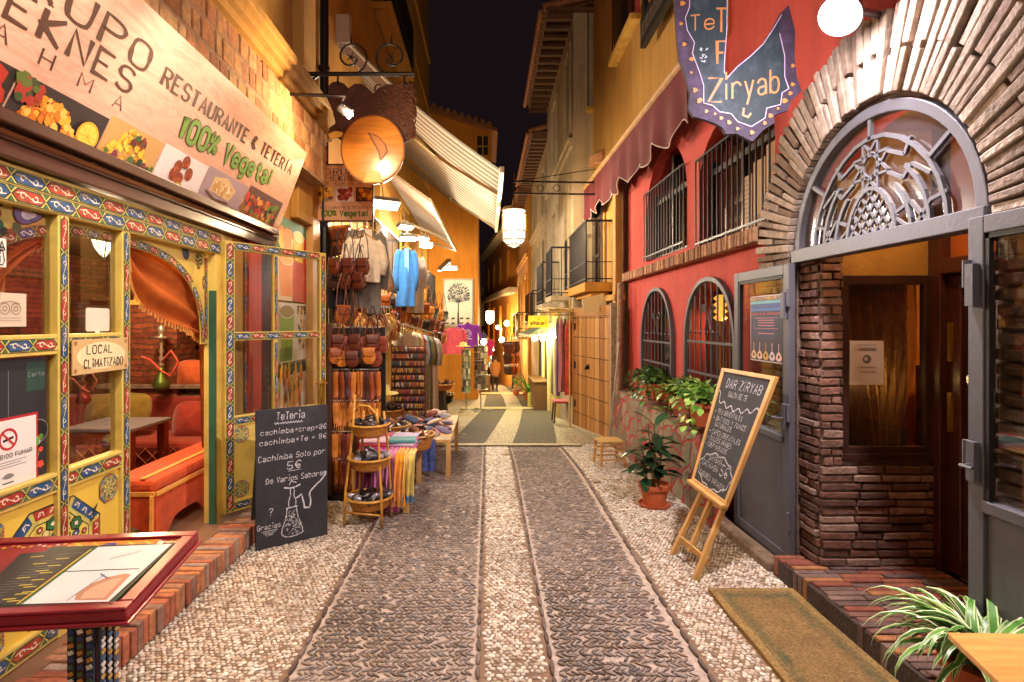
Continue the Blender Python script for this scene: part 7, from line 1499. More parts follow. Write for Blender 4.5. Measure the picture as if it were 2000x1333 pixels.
def fill(c, r, n, kinds, zr=.1, sc=1.):
    global pn
    for i in range(n):
        k = kinds[i % len(kinds)]; fresh = 'used' not in pur[k]; o = pur[k] if fresh else pur[k].copy()
        if fresh: pur[k]['used'] = 1
        else: S.collection.objects.link(o)
        a, q = random.uniform(0, 6.28), math.sqrt(random.random()) * r; o.location = Vector(c) + Vector((q*math.cos(a), q*math.sin(a), random.uniform(0, zr) * (1 - q/r*.6))); o.rotation_euler = (random.uniform(-.9, .9), random.uniform(-.5, .5), random.uniform(0, 6)); o.scale = (sc*random.uniform(.8, 1.25),)*3
def basket(par, c, r, h, m, nm='basket'):
    mb = MB(); mb.lathe([(r*.55, -h), (r*.8, -h*.8), (r*.98, 0), (r*.93, 0), (r*.75, -h*.72), (.001, -h*.8)], c, 28); bk = mb.build(nm, m, par)
    mb = MB(); mb.tube([Vector(c) + Vector((r*math.cos(a), r*math.sin(a), 0)) for a in np.linspace(0, 6.2832, 33)], .012, 6, False); mb.build('rim', M['rattan'], bk, smooth=True)
for z, r in lv: basket(t, (bx + .0, by, z), r, .11, M['wicker']); fill((bx, by, z - .03), r * .8, 22, (0, 1, 2, 3, 1, 4, 0, 2), .11, 1.0)
# scarf table, bowls
def table(nm, label, x0, x1, y0, y1, z, m):
    t = thing(nm, label, 'table', ((x0+x1)/2, (y0+y1)/2, 0)); mb = MB(); mb.box(x0, x1, y0, y1, z - .03, z); mb.build('tabletop', m, t, bevel=.004)
    for x in (x0 + .03, x1 - .03):
        for y in (y0 + .03, y1 - .03): mb = MB(); mb.beam((x, y, gz(y)), (x, y, z - .031), .05, .05); mb.build('leg', m, t)
    return t
table('stall_table', 'low wooden table with pink and yellow scarves hanging over its edge', -1.25, -.72, 5.1, 6.1, .52, M['easelwood'])
def over(label, c, x0, x1, y, ztop, drop, fr, X1=None):
    t = thing('draped_scarf', label, 'scarf', ((x0+x1)/2, y, ztop), 'scarves draped over the table'); mb = MB(C(c)); xr = X1
    def fn(a, b):
        x = x0 + (x1-x0)*a; e = b * (drop + .25)
        if e < .25: return (x, y + .25 - e, ztop + .015 + .008*math.sin(a*20))
        return (x + .02*(e-.25)*math.sin(9*e), y - .02 - .03*math.sin(a*13 + b*2)*min(1, (e-.25)*5) - .05*(e - .25), ztop + .012 - (e-.25))
    mb.surf(fn, 22, 16); mb.build('fabric', M['cloth'], t, smooth=True)
    mb = MB(C(fr)); [mb.tube([Vector(fn(k/18, 1)), Vector(fn(k/18, 1)) + Vector((random.uniform(-.008, .008), -.005, -.06))], .004, 4) for k in range(19)]; mb.build('fringe', M['cloth'], t)
over('lilac pink scarf with fringe hanging over the low table', 'c870b0', -1.03, -.88, 5.12, .53, .42, 'c860a8'); over('magenta scarf hanging at the left of the low table', '8a2a6a', -1.2, -1.04, 5.13, .53, .3, '8a2a6a'); over('rose pink scarf hanging behind the yellow scarf', 'd888b8', -.92, -.8, 5.10, .535, .45, 'c860a0')
over('bright yellow orange scarf hanging at the table corner', 'e8981c', -.84, -.74, 5.06, .54, .4, 'd8901c'); over('pale yellow scarf with blue fringe hanging at the table corner', 'd8c060', -.76, -.66, 5.06, .535, .36, '3a6a8a')
stk = []
for k, c in enumerate(('c0307a', 'd850a0', 'e8c8d0', '4a8a8a', 'c83a4a', 'b8a8c0')):
    mb = MB(C(c)); mb.box(-.13, .13, -.1, .1, 0, .03); o = mb.build('folded_cloth', M['cloth'], bevel=.012); tag(o, ('magenta', 'pink', 'pale', 'teal', 'red', 'grey lilac')[k] + ' folded cloth in the pile on the low table', 'folded cloth', 'folded cloths on the low table'); stk.append(o)
for i in range(12):
    o = stk[i] if i < 6 else stk[i % 6].copy()
    if i >= 6: S.collection.objects.link(o); 
    o.location = (-1.1 + .27*(i % 2) , 5.42 + .2*((i // 2) % 2), .525 + .033*(i // 4) + .002); o.rotation_euler = (0, 0, random.uniform(-.25, .25))
table('stall_table', 'farther low wooden table carrying bowls of purses', -1.6, -.42, 6.3, 8.0, .42, M['easelwood'])
for lab, u, v, Y, r, h, m, kinds, n in (('wicker basket of brown purses behind the scarves', 812, 848, 5.85, .2, .17, M['wicker'], (5, 6, 4, 6), 16), ('orange bowl heaped with patterned purses at the table end', 850, 826, 7.4, .22, .16, M['terracotta'], (6, 3, 5, 7, 2), 26), ('flat round tray of pouches in the middle of the table', 800, 806, 7.7, .26, .05, M['wicker'], (6, 3, 7), 20), ('shallow bowl of grey purses above the rattan stand', 765, 830, 6.6, .22, .1, M['wicker'], (3, 2, 6, 7), 20), ('basket of rolled leather cords behind the rattan stand', 758, 800, 7.3, .2, .12, M['wicker'], (4, 5, 0), 22), ('dark round bowl near the postcard racks', 862, 770, 11.0, .26, .2, M['blackiron'], (0, 4), 8), ('red orange bowl of goods below the bags at the far end', 858, 750, 10.6, .28, .12, M['terracotta'], (5, 6, 7), 14)):
    p = PY(u, v, Y); t = thing('basket', lab, 'basket', tuple(p), 'baskets and bowls on the tables'); basket(t, tuple(p), r, h, m, 'bowl'); fill(p - Vector((0, 0, .03)), r*.8, n, kinds, .12, 1.15)
    if Y > 10: mb = MB(C('3a2e28')); mb.tube([p - Vector((0, 0, h)), (p.x, p.y, gz(p.y))], [.12, .16], 8); mb.build('stand', M['plain'], t)
mb = MB(C('2a3a8a')); p = PY(842, 862, 7.0); mb.surf(lambda a, b: (p.x - .12 + .24*a, 6.28 - .02*math.sin(a*18), .43 - .36*b), 16, 6); o = mb.build('patterned_cloth', mat('blue figured cloth', C('4a5a98'), .9, var=.8, vs=28), smooth=True); tag(o, 'blue figured cloth hanging from the farther table', 'cloth')
# loose goods covering the farther table
gd = []
for k, c in enumerate(('d8b8a0', 'b87a6a', '8a4a3a', 'c8a0a0', '6a5a7a', 'a8a8b0', 'c8983a', '3a4a6a')):
    mb = MB(C(c)); pillow(mb, (0, 0, 0), .2, .13, .05); o = mb.build('cloth_pouch', M['cloth'], smooth=True); tag(o, 'flat cloth pouch in the pile covering the farther table', 'pouch', 'cloth pouches piled on the table'); gd.append(o)
for i in range(110):
    o = gd[i] if i < 8 else gd[(i * 5 + i // 8) % 8].copy()
    if i >= 8: S.collection.objects.link(o)
    o.location = (random.uniform(-1.5, -.5), random.uniform(6.35, 7.95), .45 + random.random() * .09 * (i > 40)); o.rotation_euler = (1.57 + random.uniform(-.4, .4), random.uniform(-.4, .4), random.uniform(0, 6))
# hats and loose goods
for i, (u, v, Y, c) in enumerate(((905, 677, 14.6, 'c8b060'), (745, 770, 6.4, 'd8c050'))):
    p = PY(u, v, Y); mb = MB(C(c)); mb.lathe([(.2, 0), (.19, .015), (.1, .02), (.09, .1), (.001, .12)], p, 16); o = mb.build('straw_hat', M['cloth'], smooth=True); tag(o, ('straw hat on top of the postcard rack', 'yellow hat hanging on the stall')[i], 'hat', 'hats')
# tree cloth, hoodies and postcard racks before the orange wall
F = FR(20.42); a, b = UV(F, 866, 640), UV(F, 925, 545); t = thing('tree_cloth', 'white wall cloth printed with a dark tree hanging on the orange wall', 'tapestry', (a[0] + .5, 20.42, a[1])); W_, H_ = b[0] - a[0], b[1] - a[1]
mb = MB(C('d8d0bc')); mb.surf(lambda x, y: (a[0] + W_*x, 20.42 - .01 - .012*math.sin(x*12), a[1] + H_*y), 20, 6); mb.build('cloth', M['cloth'], t, smooth=True, solid=.006)
mb = MB(C('1e222c')); F = FR(20.38); K = lambda x, y: (a[0] + W_*x, a[1] + H_*y)
ribbon(mb, F, [K(.5, .06), K(.49, .3), K(.5, .5)], [.09, .05, .03], .001); ribbon(mb, F, [K(.03, .02), K(.03, .98), K(.97, .98), K(.97, .02), K(.03, .02)], .012, .0005)
rr = random.Random(2)
for k in range(17):
    an = math.pi * (-.15 + 1.3 * k / 16); x, y = .5, .48
    pts = [K(.5, .5)]; r = .36
    for j in range(1, 5): pts.append(K(.5 + r*j/4*math.cos(an + .1*math.sin(j)), .66 + .24*j/4*math.sin(an) - .14*(1 - j/4)))
    ribbon(mb, F, pts, .012, .002 + .0003*k)
    for j in range(14): q = rr.random() ** .5; A2 = an + rr.uniform(-.2, .2); disc(mb, F, *K(.5 + .37*q*math.cos(A2), .67 + .25*q*math.sin(A2)), .022, .003 + .0002*(k + j), 5)
for k in range(8): x = .12 + (k % 4)*.2 + (.08 if k % 4 > 1 else 0); y = .17 - .1*(k // 4); mb.poly([F(*K(x - .05, y), .001), F(*K(x + .05, y), .001), F(*K(x + .06, y + .04), .001), F(*K(x, y + .03), .001), F(*K(x - .05, y + .035), .001)])
mb.build('tree_print', M['plain'], t)
put(garment('pink_hoodie', 'coral pink hooded top hanging below the tree cloth', 'd8546a', .62, .85, .2, True, .55), PY(886, 640, 18), 0)
put(garment('purple_hoodie', 'purple hooded top with white emblem hanging right of the pink one', '7a1c9a', .62, .8, .2, True, .6), PY(914, 632, 18.2), 0)
mb = MB(C('d8c8e0')); p = PY(913, 652, 18.05); F = FR(18.05); [ribbon(mb, F, [(p.x + r*math.cos(x), p.z + r*math.sin(x)) for x in np.linspace(0, 6.3, 18)], .02, .001*k) for k, r in enumerate((.12, .06))]; ribbon(mb, F, [(p.x - .14, p.z - .17), (p.x + .14, p.z - .17)], .03, .001); o = mb.build('emblem_print', M['plain']); o.parent = bpy.data.objects['purple_hoodie']; o.matrix_parent_inverse = Matrix.Translation(bpy.data.objects['purple_hoodie'].location).inverted()
def cardrack(u0, u1, v0, v1, vb, Y, label, c):
    a, b = PY(u0, v1, Y), PY(u1, v0, Y); cx_ = (a.x + b.x)/2; w = (b.x - a.x)/2; t = thing('postcard_rack', label, 'rack', (cx_, Y, gz(Y)), 'postcard racks before the orange wall')
    mb = MB(C('b8b0a0')); mb.tube([(cx_, Y, gz(Y) + .05), (cx_, Y, b.z + .05)], .02, 6)
    for q in range(3): mb.tube([(cx_, Y, gz(Y) + .06), (cx_ + .35*math.cos(q*2.1), Y + .35*math.sin(q*2.1), gz(Y) + .02)], .016, 5)
    for z in np.linspace(a.z, b.z, 4): mb.tube([(cx_ + w*1.05*math.cos(x), Y + w*1.05*math.sin(x), z) for x in np.linspace(0, 6.283, 17)], .012, 4, False)
    mb.build('stand', M['metalc'], t); rows = 7
    for s in range(6):
        an = -math.pi/2 + s*math.pi/3; n_ = Vector((math.cos(an), math.sin(an), 0)); sd = Vector((-math.sin(an), math.cos(an), 0)); mb = MB()
        for r in range(rows):
            z = a.z + (b.z - a.z)*(r + .5)/rows
            for q in (-.5, .5): mb.col = C(random.choice(c)); mb.obox(Vector((cx_, Y, z)) + n_*w*.86 + sd*q*w*.5, sd*w*.22, (0, 0, (b.z - a.z)/rows*.42), n_*.008)
        mb.build('card_column', M['paper'], t)
cardrack(902, 919, 684, 766, 792, 14.8, 'narrow postcard rack with pale cards and a straw hat', ['d8d0b8', 'a8a08a', '6a7a5a', 'c8b898', '4a4a40'])
cardrack(926, 952, 676, 760, 790, 15.0, 'wide round postcard rack with dark red cards', ['6a3a2a', '8a4a34', '4a3228', 'b09a78', '5a4a3a'])
# ================================================================ shops further down
t = thing('small_shop', 'small shop with green awning and lit yellow doorway on the right', 'shop', (1.6, 15.5, gz(15)))
mb = MB(C('c8b060')); mb.box(1.66, 1.75, 13.2, 18.6, -1.6, 2.1); mb.build('wall', M['plain'], t)
mb = MB(C('3a3020')); F = RW(1.655)
for s0, s1, z0, z1 in ((-14.6, -13.5, -.1, 1.3), (-16.2, -15.0, -1.2, 1.3), (-18.2, -16.6, -.2, 1.3)): rect(mb, F, s0, s1, z0, z1, .002)
mb.build('opening', M['dark'], t)
mb = MB(C('e8d8a0'))
for s in (-13.45, -14.9, -16.4): slab(mb, F, s - .12, s, -1.3, 1.35, .003, .06)
mb.build('jamb', M['plain'], t)
mb = MB(C('2c4a34')); mb.prism([(1.66, 14.4, 1.75), (1.66, 18.4, 1.62), (1.05, 18.4, 1.38), (1.1, 14.4, 1.42)], (0, 0, .03)); mb.build('awning', M['cloth'], t); mb = MB(C('d8c898')); mb.beam((1.1, 14.4, 1.4), (1.05, 18.4, 1.36), .04, .06); mb.beam((1.66, 14.4, 1.45), (1.1, 14.4, 1.4), .03, .03); mb.build('awning_bar', M['plain'], t)
for i, (u, v, Y) in enumerate(((1076, 650, 14.2), (1060, 662, 15.0), (1044, 662, 15.8))):
    p = PY(u, v, Y); tt = thing('shop_lamp', ('nearest', 'middle', 'farthest')[i] + ' round lamp under the green awning', 'lamp', tuple(p), 'lamps under the green awning')
    mb = MB(); mb.ball(p, .07); mb.build('bulb', mat('greenish bulb', (1, 1, 1), emis=(1, .95, .55), es=30), tt); mb = MB(); mb.tube([p + Vector((0, 0, .05)), p + Vector((.2, 0, .16))], .012, 5); mb.build('arm', M['alu'], tt); lamp('shop_light', tuple(p - Vector((.1, .0, .1))), 42, (1, .88, .38), .07, tt)
F = FR(14.0); a, b = UV(F, 1032, 640), UV(F, 1071, 617); t = thing('hanging_sign', 'yellow hanging shop sign above the green awning', 'sign', (a[0], 14, a[1])); mb = MB(C('d8b030')); slab(mb, F, a[0], b[0], a[1], b[1], -.06, 0); mb.build('panel', mat('lit yellow sign', C('d8b030'), .5, emis=C('d8a820'), es=.5), t)
mb = MB(C('5a2a1a')); text(mb, F, a[0] + .05, a[1] + .07, .09, 'alhacari', .002, .2, width=b[0] - a[0] - .1); ribbon(mb, F, [((a[0]+b[0])/2 - .03, a[1] + .2), ((a[0]+b[0])/2, a[1] + .24), ((a[0]+b[0])/2 + .04, a[1] + .2)], .012, .002); mb.build('lettering', M['plain'], t); mb = MB(); mb.tube([(a[0], 14.03, b[1] + .08), (1.7, 14.03, b[1] + .08)], .012, 5); mb.tube([(a[0] + .05, 14.03, b[1]), (a[0] + .05, 14.03, b[1] + .08)], .008, 4); mb.build('bracket', M['iron'], t)
# scarves and straw shade by the gate
mb = MB(C('c8a050')); 
for k in range(40): mb.tube([(1.2 + .5*k/40 + random.uniform(-.02, .02), 11.0, 1.98 + random.uniform(-.02, .05)), (1.15 + .5*k/40, 12.4, 2.03 + random.uniform(-.05, .05))], .012, 4)
mb.tube([(1.15, 11.0, 1.95), (1.75, 11.0, 1.97)], .025, 6); mb.tube([(1.62, 11.02, gz(11)), (1.62, 11.02, 2.2)], .02, 6); mb.tube([(1.3, 11.3, 1.9), (1.7, 11.3, 1.9)], .012, 5); o = mb.build('straw_awning', M['cloth']); tag(o, 'straw awning on a pole above the scarves beside the gate', 'awning')
for i, (c, u, w, h, lab) in enumerate((('b83a2a', 1112, .17, 1.55, 'long red patterned shawl hanging beside the gate'), ('d8a088', 1121, .1, 1.6, 'long peach shawl edge nearest the gate'), ('b06a6a', 1096, .1, 1.5, 'dusty pink shawl left of the red one'), ('6a5a4a', 1103, .09, 1.5, 'brown shawl between the pink and red ones'), ('7a5a6a', 1089, .08, 1.6, 'grey purple shawl at the left of the shawl row'))):
    put(garment('shawl', lab, c, w, h, .08, False, grp='shawls beside the gate', hanger=False, cat='shawl', taper=1.15, m=mat('figured shawl', None, .9, var=.55, vs=9) if i < 2 else None), PY(u, 622, 11.25 + .05 * i), .1)
p = G(1098, 824); t = thing('chair', 'small wooden chair with red seat and red cloth over its back', 'chair', tuple(p)); x, y, z = p
for a, b in ((-.17, -.17), (.17, -.17), (-.17, .17), (.17, .17)): mb = MB(C('4a2a18')); mb.tube([(x + a*1.15, y + b*1.15, z), (x + a, y + b, z + (.42 if a < 0 else .85))], .02, 7); mb.build('leg', M['plain'], t)
mb = MB(C('b03038')); mb.box(x - .21, x + .21, y - .2, y + .2, z + .42, z + .47); mb.build('seat', M['cloth'], t, bevel=.02); mb = MB(C('b84a3a')); mb.box(x + .15, x + .19, y - .19, y + .19, z + .5, z + .88); mb.build('backrest', M['cloth'], t, bevel=.015)
def potplant(u, v, r, h, label, cols, n=60, spiky=False):
    p = G(u, v); t = thing('potted_plant', label, 'plant', tuple(p), 'potted plants down the street'); mb = MB(); mb.lathe([(r*.7, 0), (r, r*1.4), (r*1.1, r*1.5), (r*.9, r*1.5), (.001, r*1.35)], p, 14); mb.build('pot', M['terracotta'], t); mb = MB()
    for i in range(n):
        a = random.uniform(0, 6.28); e = random.uniform(.2, 1.4) if spiky else random.uniform(-.3, 1.3); mb.col = C(random.choice(cols)); b = p + Vector((0, 0, r*1.4)) if spiky else p + Vector((random.uniform(-r, r), random.uniform(-r, r), r*1.4 + random.uniform(0, h*.7)))
        leafpoly(mb, b, (math.cos(a)*math.cos(e), math.sin(a)*math.cos(e), math.sin(e)), (0, 0, 1), h*random.uniform(.7, 1.1) if spiky else random.uniform(.1, .18), .05 if spiky else .07, .1, 4)
    mb.build('foliage', M['leafc'], t); return t
GR = ['4a8a3a', '6aa84a', '3a6a2a', '8ab85a']
potplant(1031, 782, .17, .85, 'spiky palm like plant in a pot before the green awning', GR, 40, True); potplant(1008, 772, .16, .7, 'dark green bushy plant in a terracotta pot far down the street', GR, 60); potplant(1042, 790, .15, .45, 'small bright green plant beside the little price board', ['6aa83a', '8ac84a', '4a8a2a'], 70)
p = G(1040, 796); t = thing('price_board', 'little yellow green price board standing before the plant', 'board', tuple(p)); mb = MB(C('c8c04a')); mb.prism([p + Vector((-.14, 0, .02)), p + Vector((.14, 0, .02)), p + Vector((.13, .1, .42)), p + Vector((-.13, .1, .42))], (0, .02, 0)); mb.build('panel', M['plain'], t); mb = MB(C('4a3a1a')); F = frame(p + Vector((0, -.003, 0)), (1, 0, 0), (0, .1, .4)); [ribbon(mb, F, [(-.08, .1 + .07*k), (.08, .1 + .07*k)], .02, .003) for k in range(4)]; mb.build('lettering', M['plain'], t)
mb = MB(C('6a4a28')); p = G(1062, 802); mb.box(p.x - .25, p.x + .25, p.y, p.y + 1.6, p.z, p.z + .75); mb.box(p.x - .3, p.x + .28, p.y - .05, p.y + 1.65, p.z + .751, p.z + .8); o = mb.build('wooden_counter', M['plain'], bevel=.01); tag(o, 'wooden display counter before the lit shop', 'counter')
# far stalls with clothes
cols = [('3a4aa8', 'blue'), ('c83a8a', 'pink'), ('e0c850', 'yellow'), ('7a3aa0', 'violet'), ('d8d0c8', 'white'), ('c8502a', 'orange'), ('4a8ac8', 'sky blue'), ('8a2a2a', 'dark red'), ('c8b080', 'sand'), ('2a2a3a', 'black')]
for i in range(10): put(garment('far_garment', cols[i][1] + ' garment hanging at the far stall end', cols[i][0], .5, .9, .14, True, .5, 'garments at the far stalls'), PY(937 + (i * 17) % 21, 650 + (i * 13) % 40, 30 + .6 * i), .2 * i)
for i in range(12): hang((i * 5 + 1) % 6, tuple(PY(992 + (i % 4) * 5, 668 + (i // 4) * 22, 21 + .3 * i)), -.4, 'brown leather bag hanging on the far right stall', 1.7)
for u, v, Y, W_ in ((980, 664, 25, 120), (990, 632, 24, 90), (945, 668, 23, 90), (962, 682, 34, 200), (972, 640, 33, 240)):  # last two lamps are added to brighten the dark alley end
    p = PY(u, v, Y); t = thing('stall_lamp', {980: 'bright lamp over the far clothes', 990: 'lamp on the far right wall above the bags', 945: 'lamp at the left of the far stalls', 962: 'low lamp added behind the walking person to brighten the dark gap', 972: 'lamp added before the far orange house to brighten it'}[u], 'lamp', tuple(p), 'lamps at the far stalls'); mb = MB(); mb.ball(p, .12); mb.build('bulb', mat('far bulb', (1, 1, 1), emis=(1, .82, .5), es=24), t); mb = MB(); mb.tube([p, p + Vector((0, 0, .5))], .01, 4); mb.build('cord', M['black'], t); lamp('stall_light', tuple(p + Vector((0, -.2, -.15))), W_, (1, .72, .32), .12, t)
mb = MB(C('5a3a20')); a = G(940, 752); mb.box(-.45, .1, 25.5, 26, gz(25.5), gz(25.5) + .8); o = mb.build('far_counter', M['plain']); tag(o, 'dark counter under the far hanging clothes', 'counter')
# people
def person(base, h, label, top, legs, hair, lean=0., rz=0., sit=False):
    t = thing('person', label, 'person', tuple(base)); k = h / 1.7
    J = {'pel': (0, 0, .95), 'sp': (0, .01, 1.15), 'ch': (0, lean*.5, 1.36), 'nk': (0, lean*.7, 1.48), 'hd': (0, lean*.8 - .01, 1.58), 'ht': (0, lean*.8, 1.7), 'sl': (-.19, lean*.6, 1.4), 'el': (-.25, lean*.5 + .02, 1.12), 'wl': (-.2, lean*.5 - .12, .95), 'fl': (-.19, lean*.5 - .17, .88), 'sr': (.19, lean*.6, 1.4), 'er': (.25, lean*.5 + .03, 1.12), 'wr': (.22, lean*.5 - .06, .9), 'fr': (.22, lean*.5 - .1, .82), 'hl': (-.09, 0, .9), 'kl': (-.1, -.05, .5), 'al': (-.1, .05, .09), 'tl': (-.11, -.1, .03), 'hr': (.09, 0, .9), 'kr': (.1, .04, .5), 'ar': (.1, .12, .09), 'tr': (.11, -.03, .03)}
    R_ = dict(pel=(.15, .11), sp=(.14, .1), ch=(.16, .11), nk=(.055, .055), hd=(.085, .1), ht=(.06, .07), sl=(.07, .07), el=(.05, .05), wl=(.038, .038), fl=(.035, .02), sr=(.07, .07), er=(.05, .05), wr=(.038, .038), fr=(.035, .02), hl=(.1, .1), kl=(.065, .065), al=(.045, .045), tl=(.04, .03), hr=(.1, .1), kr=(.065, .065), ar=(.045, .045), tr=(.04, .03))
    E_ = [('pel', 'sp'), ('sp', 'ch'), ('ch', 'nk'), ('nk', 'hd'), ('hd', 'ht'), ('ch', 'sl'), ('sl', 'el'), ('el', 'wl'), ('wl', 'fl'), ('ch', 'sr'), ('sr', 'er'), ('er', 'wr'), ('wr', 'fr'), ('pel', 'hl'), ('hl', 'kl'), ('kl', 'al'), ('al', 'tl'), ('pel', 'hr'), ('hr', 'kr'), ('kr', 'ar'), ('ar', 'tr')]
    nm = list(J); me = bpy.data.meshes.new('body'); me.from_pydata([tuple(c*k for c in J[n]) for n in nm], [(nm.index(a), nm.index(b)) for a, b in E_], []); o = bpy.data.objects.new('body', me); S.collection.objects.link(o); o.parent = t
    md = o.modifiers.new('skin', 'SKIN'); sv = me.skin_vertices[0].data
    for i, n in enumerate(nm): sv[i].radius = tuple(r*k for r in R_[n]); sv[i].use_root = n == 'pel'
    ss = o.modifiers.new('sub', 'SUBSURF'); ss.levels = ss.render_levels = 1
    m_, N, L, B = nodes('figure ' + label[:12]); tc = nd(N, 'ShaderNodeTexCoord'); sp = nd(N, 'ShaderNodeSeparateXYZ'); L.new(tc.outputs['Object'], sp.inputs[0]); cr = nd(N, 'ShaderNodeValToRGB'); cr.color_ramp.interpolation = 'CONSTANT'; mrr = nd(N, 'ShaderNodeMath', operation='MULTIPLY'); mrr.inputs[1].default_value = 1/(1.75*k); L.new(sp.outputs[2], mrr.inputs[0]); L.new(mrr.outputs[0], cr.inputs[0])
    el = cr.color_ramp.elements; el[0].color = (*C('241c1a'), 1); el[1].position = .06; el[1].color = (*C(legs), 1)
    for pz_, c in ((.50, top), (.85, 'b88468')): e = el.new(pz_); e.color = (*C(c), 1)
    L.new(cr.outputs[0], B.inputs['Base Color']); B.inputs['Roughness'].default_value = .85; me.materials.append(m_)
    mb = MB(C(hair)); mb.ball((0, (lean*.8 + .02)*k, 1.66*k), .105*k, .115*k, .1*k, 12, 8); hr_ = mb.build('hair', M['cloth'], None, smooth=True); hr_.parent = t
    mb = MB(C(top)); mb.lathe([(.2*k, .72*k), (.215*k, .95*k), (.2*k, 1.2*k), (.19*k, 1.38*k), (.09*k, 1.48*k)], (0, lean*.4*k, 0), 14, (1, 0, 0), (0, .72, 0)); c_ = mb.build('coat', M['cloth'], None, smooth=True); c_.parent = t
    t.rotation_euler = (0, 0, rz); return t
person(G(967, 764), 1.66, 'person in a brown coat and dark trousers walking away down the street', 'a8703c', '2a2624', '2a1e18', .0, 2.9)
person(G(1003, 762), 1.66, 'person in a beige top and dark trousers standing by the far plants', 'b8946a', '1e1c24', '5a3a2a', -.15, 1.2)
# ================================================================ lit lamps
WARM, HOT = (1, .62, .28), (1, .78, .55)
def lantern(loc, label, power, rod=None, sc=1.0, es=2.4, col=(1, .72, .4)):
    t = thing('street_lantern', label, 'lantern', loc, 'street lanterns hanging over the middle of the street'); x, y, z = loc
    mb = MB()
    for k in range(10):
        a = 2 * math.pi * k / 10; c, s = math.cos(a) * .215 * sc, math.sin(a) * .215 * sc
        mb.beam((x + c, y + s, z - .27 * sc), (x + c, y + s, z + .27 * sc), .012 * sc, .012 * sc); mb.tube([(x + c, y + s, z - .27 * sc), (x + .55 * c, y + .55 * s, z - .38 * sc), (x, y, z - .43 * sc)], .006 * sc, 4)
    for zz, r in ((.27, .225), (.19, .218), (-.12, .218), (-.27, .22), (-.36, .14)): mb.lathe([(r * sc, zz * sc - .008), (r * sc + .006, zz * sc), (r * sc, zz * sc + .008)], loc, 20)
    mb.lathe([(.22 * sc, .27 * sc), (.2 * sc, .32 * sc), (.05 * sc, .34 * sc), (.02 * sc, .42 * sc)], loc, 20)
    mb.tube([(x, y, z + .4 * sc), (x, y, z + (.75 if rod else .95))], .012, 6)
    mb.build('cage', mat('lantern brass', C('8a6a3a'), .4, .6), t)
    mb = MB(); mb.lathe([(.2 * sc, -.26 * sc), (.2 * sc, .26 * sc)], loc, 20); mb.lathe([(.02, -.42 * sc), (.11 * sc, -.37 * sc), (.2 * sc, -.265 * sc)], loc, 20)
    mb.build('glass', lampglass('lantern glass', (1, .86, .62), es, .55), t)
    mb = MB(); mb.lathe([(.001, -.1), (.06, -.06), (.07, .05), (.001, .1)], loc, 12); mb.build('bulb', mat('lantern bulb', (1, 1, 1), emis=(1, .9, .7), es=30), t)
    lamp('lantern_light', (x, y, z - .0), power, col, .12, t); return t
ln = PY(1004, 440, 10.2)
lantern(tuple(ln), 'large lit glass lantern hanging below iron bars over the street', 480)
mb = MB()
for v in (355, 378):
    p = PY(1002, v, 10.2); mb.tube([p, (2.14, 10.2, p.z - .02)], .018, 6)
p = PY(1002, 355, 10.2); mb.tube([p + Vector((.05, 0, 0)), (2.12, 10.2, p.z + .25)], .008, 5); mb.box(2.1, 2.13, 10.15, 10.25, p.z - .3, p.z + .35); mb.tube([p + Vector((.02, 0, 0)), p + Vector((.02, 0, -.35))], .012, 6)
for s in (.5, .8): mb.tube([p + Vector((s + .06 * math.cos(a), 0, -.12 + .06 * math.sin(a))) for a in np.linspace(0, 6.28, 14)], .007, 5)
o = mb.build('lantern_bracket', M['iron']); tag(o, 'long iron wall bracket with two bars carrying the large lantern', 'bracket')
l2 = PY(957, 618, 30); lantern(tuple(l2), 'small far lit lantern at the dark end of the street', 900, es=25)
lantern((.3, -4.2, 4.1), 'unseen lantern added behind the viewer to light the foreground', 1300, col=(1, .82, .66))  # extra lantern out of view, added to light the foreground paving
lantern(tuple(PY(984, 648, 38)), 'second small lantern added beyond the far one to brighten the street end', 1100, es=25, sc=.9)  # extra lantern added because the far end was too dark
# floodlight on the red wall
fl = PY(1640, 32, 2.95)
t = thing('floodlight', 'blazing white floodlight on the red wall above the brick arch', 'floodlight', tuple(fl))
mb = MB(C('4a4448')); aim = Vector((-.55, -.28, -.6)).normalized(); sx = aim.cross(Vector((0, 0, 1))).normalized(); sz = sx.cross(aim)
mb.lathe([(.03, -.15), (.06, -.12), (.1, -.04), (.115, .0), (.105, .005), (.09, -.04)], fl, 24, sx, sz, aim); mb.beam(fl - aim * .08, (2.19, fl.y + .05, fl.z + .02), .03, .03); mb.build('housing', M['metalc'], t, bevel=.01)
mb = MB(); mb.lathe([(.104, -.004), (.09, .012), (.05, .024), (.001, .028)], fl, 24, sx, sz, aim); mb.build('lens', mat('flood lens', (1, 1, 1), emis=(1, .9, .95), es=120), t)
lamp('flood_light', tuple(fl + aim * .09), 190, (1, .86, .88), .06, t, 122, (.35, 2.9, .0)); lamp('flood_spill', tuple(fl + aim * .1), 30, (1, .84, .88), .08, t)
mb = MB(C('b08a6a')); mb.tube([PX(u, v, 2.16) for u, v in ((1722, 95), (1760, 80), (1795, 62), (1815, 42), (1808, 24), (1785, 18), (1755, 24))], .008, 6); o = mb.build('cable_hook', M['metalc']); tag(o, 'thin curled cable rising from the top of the brick arch', 'cable')
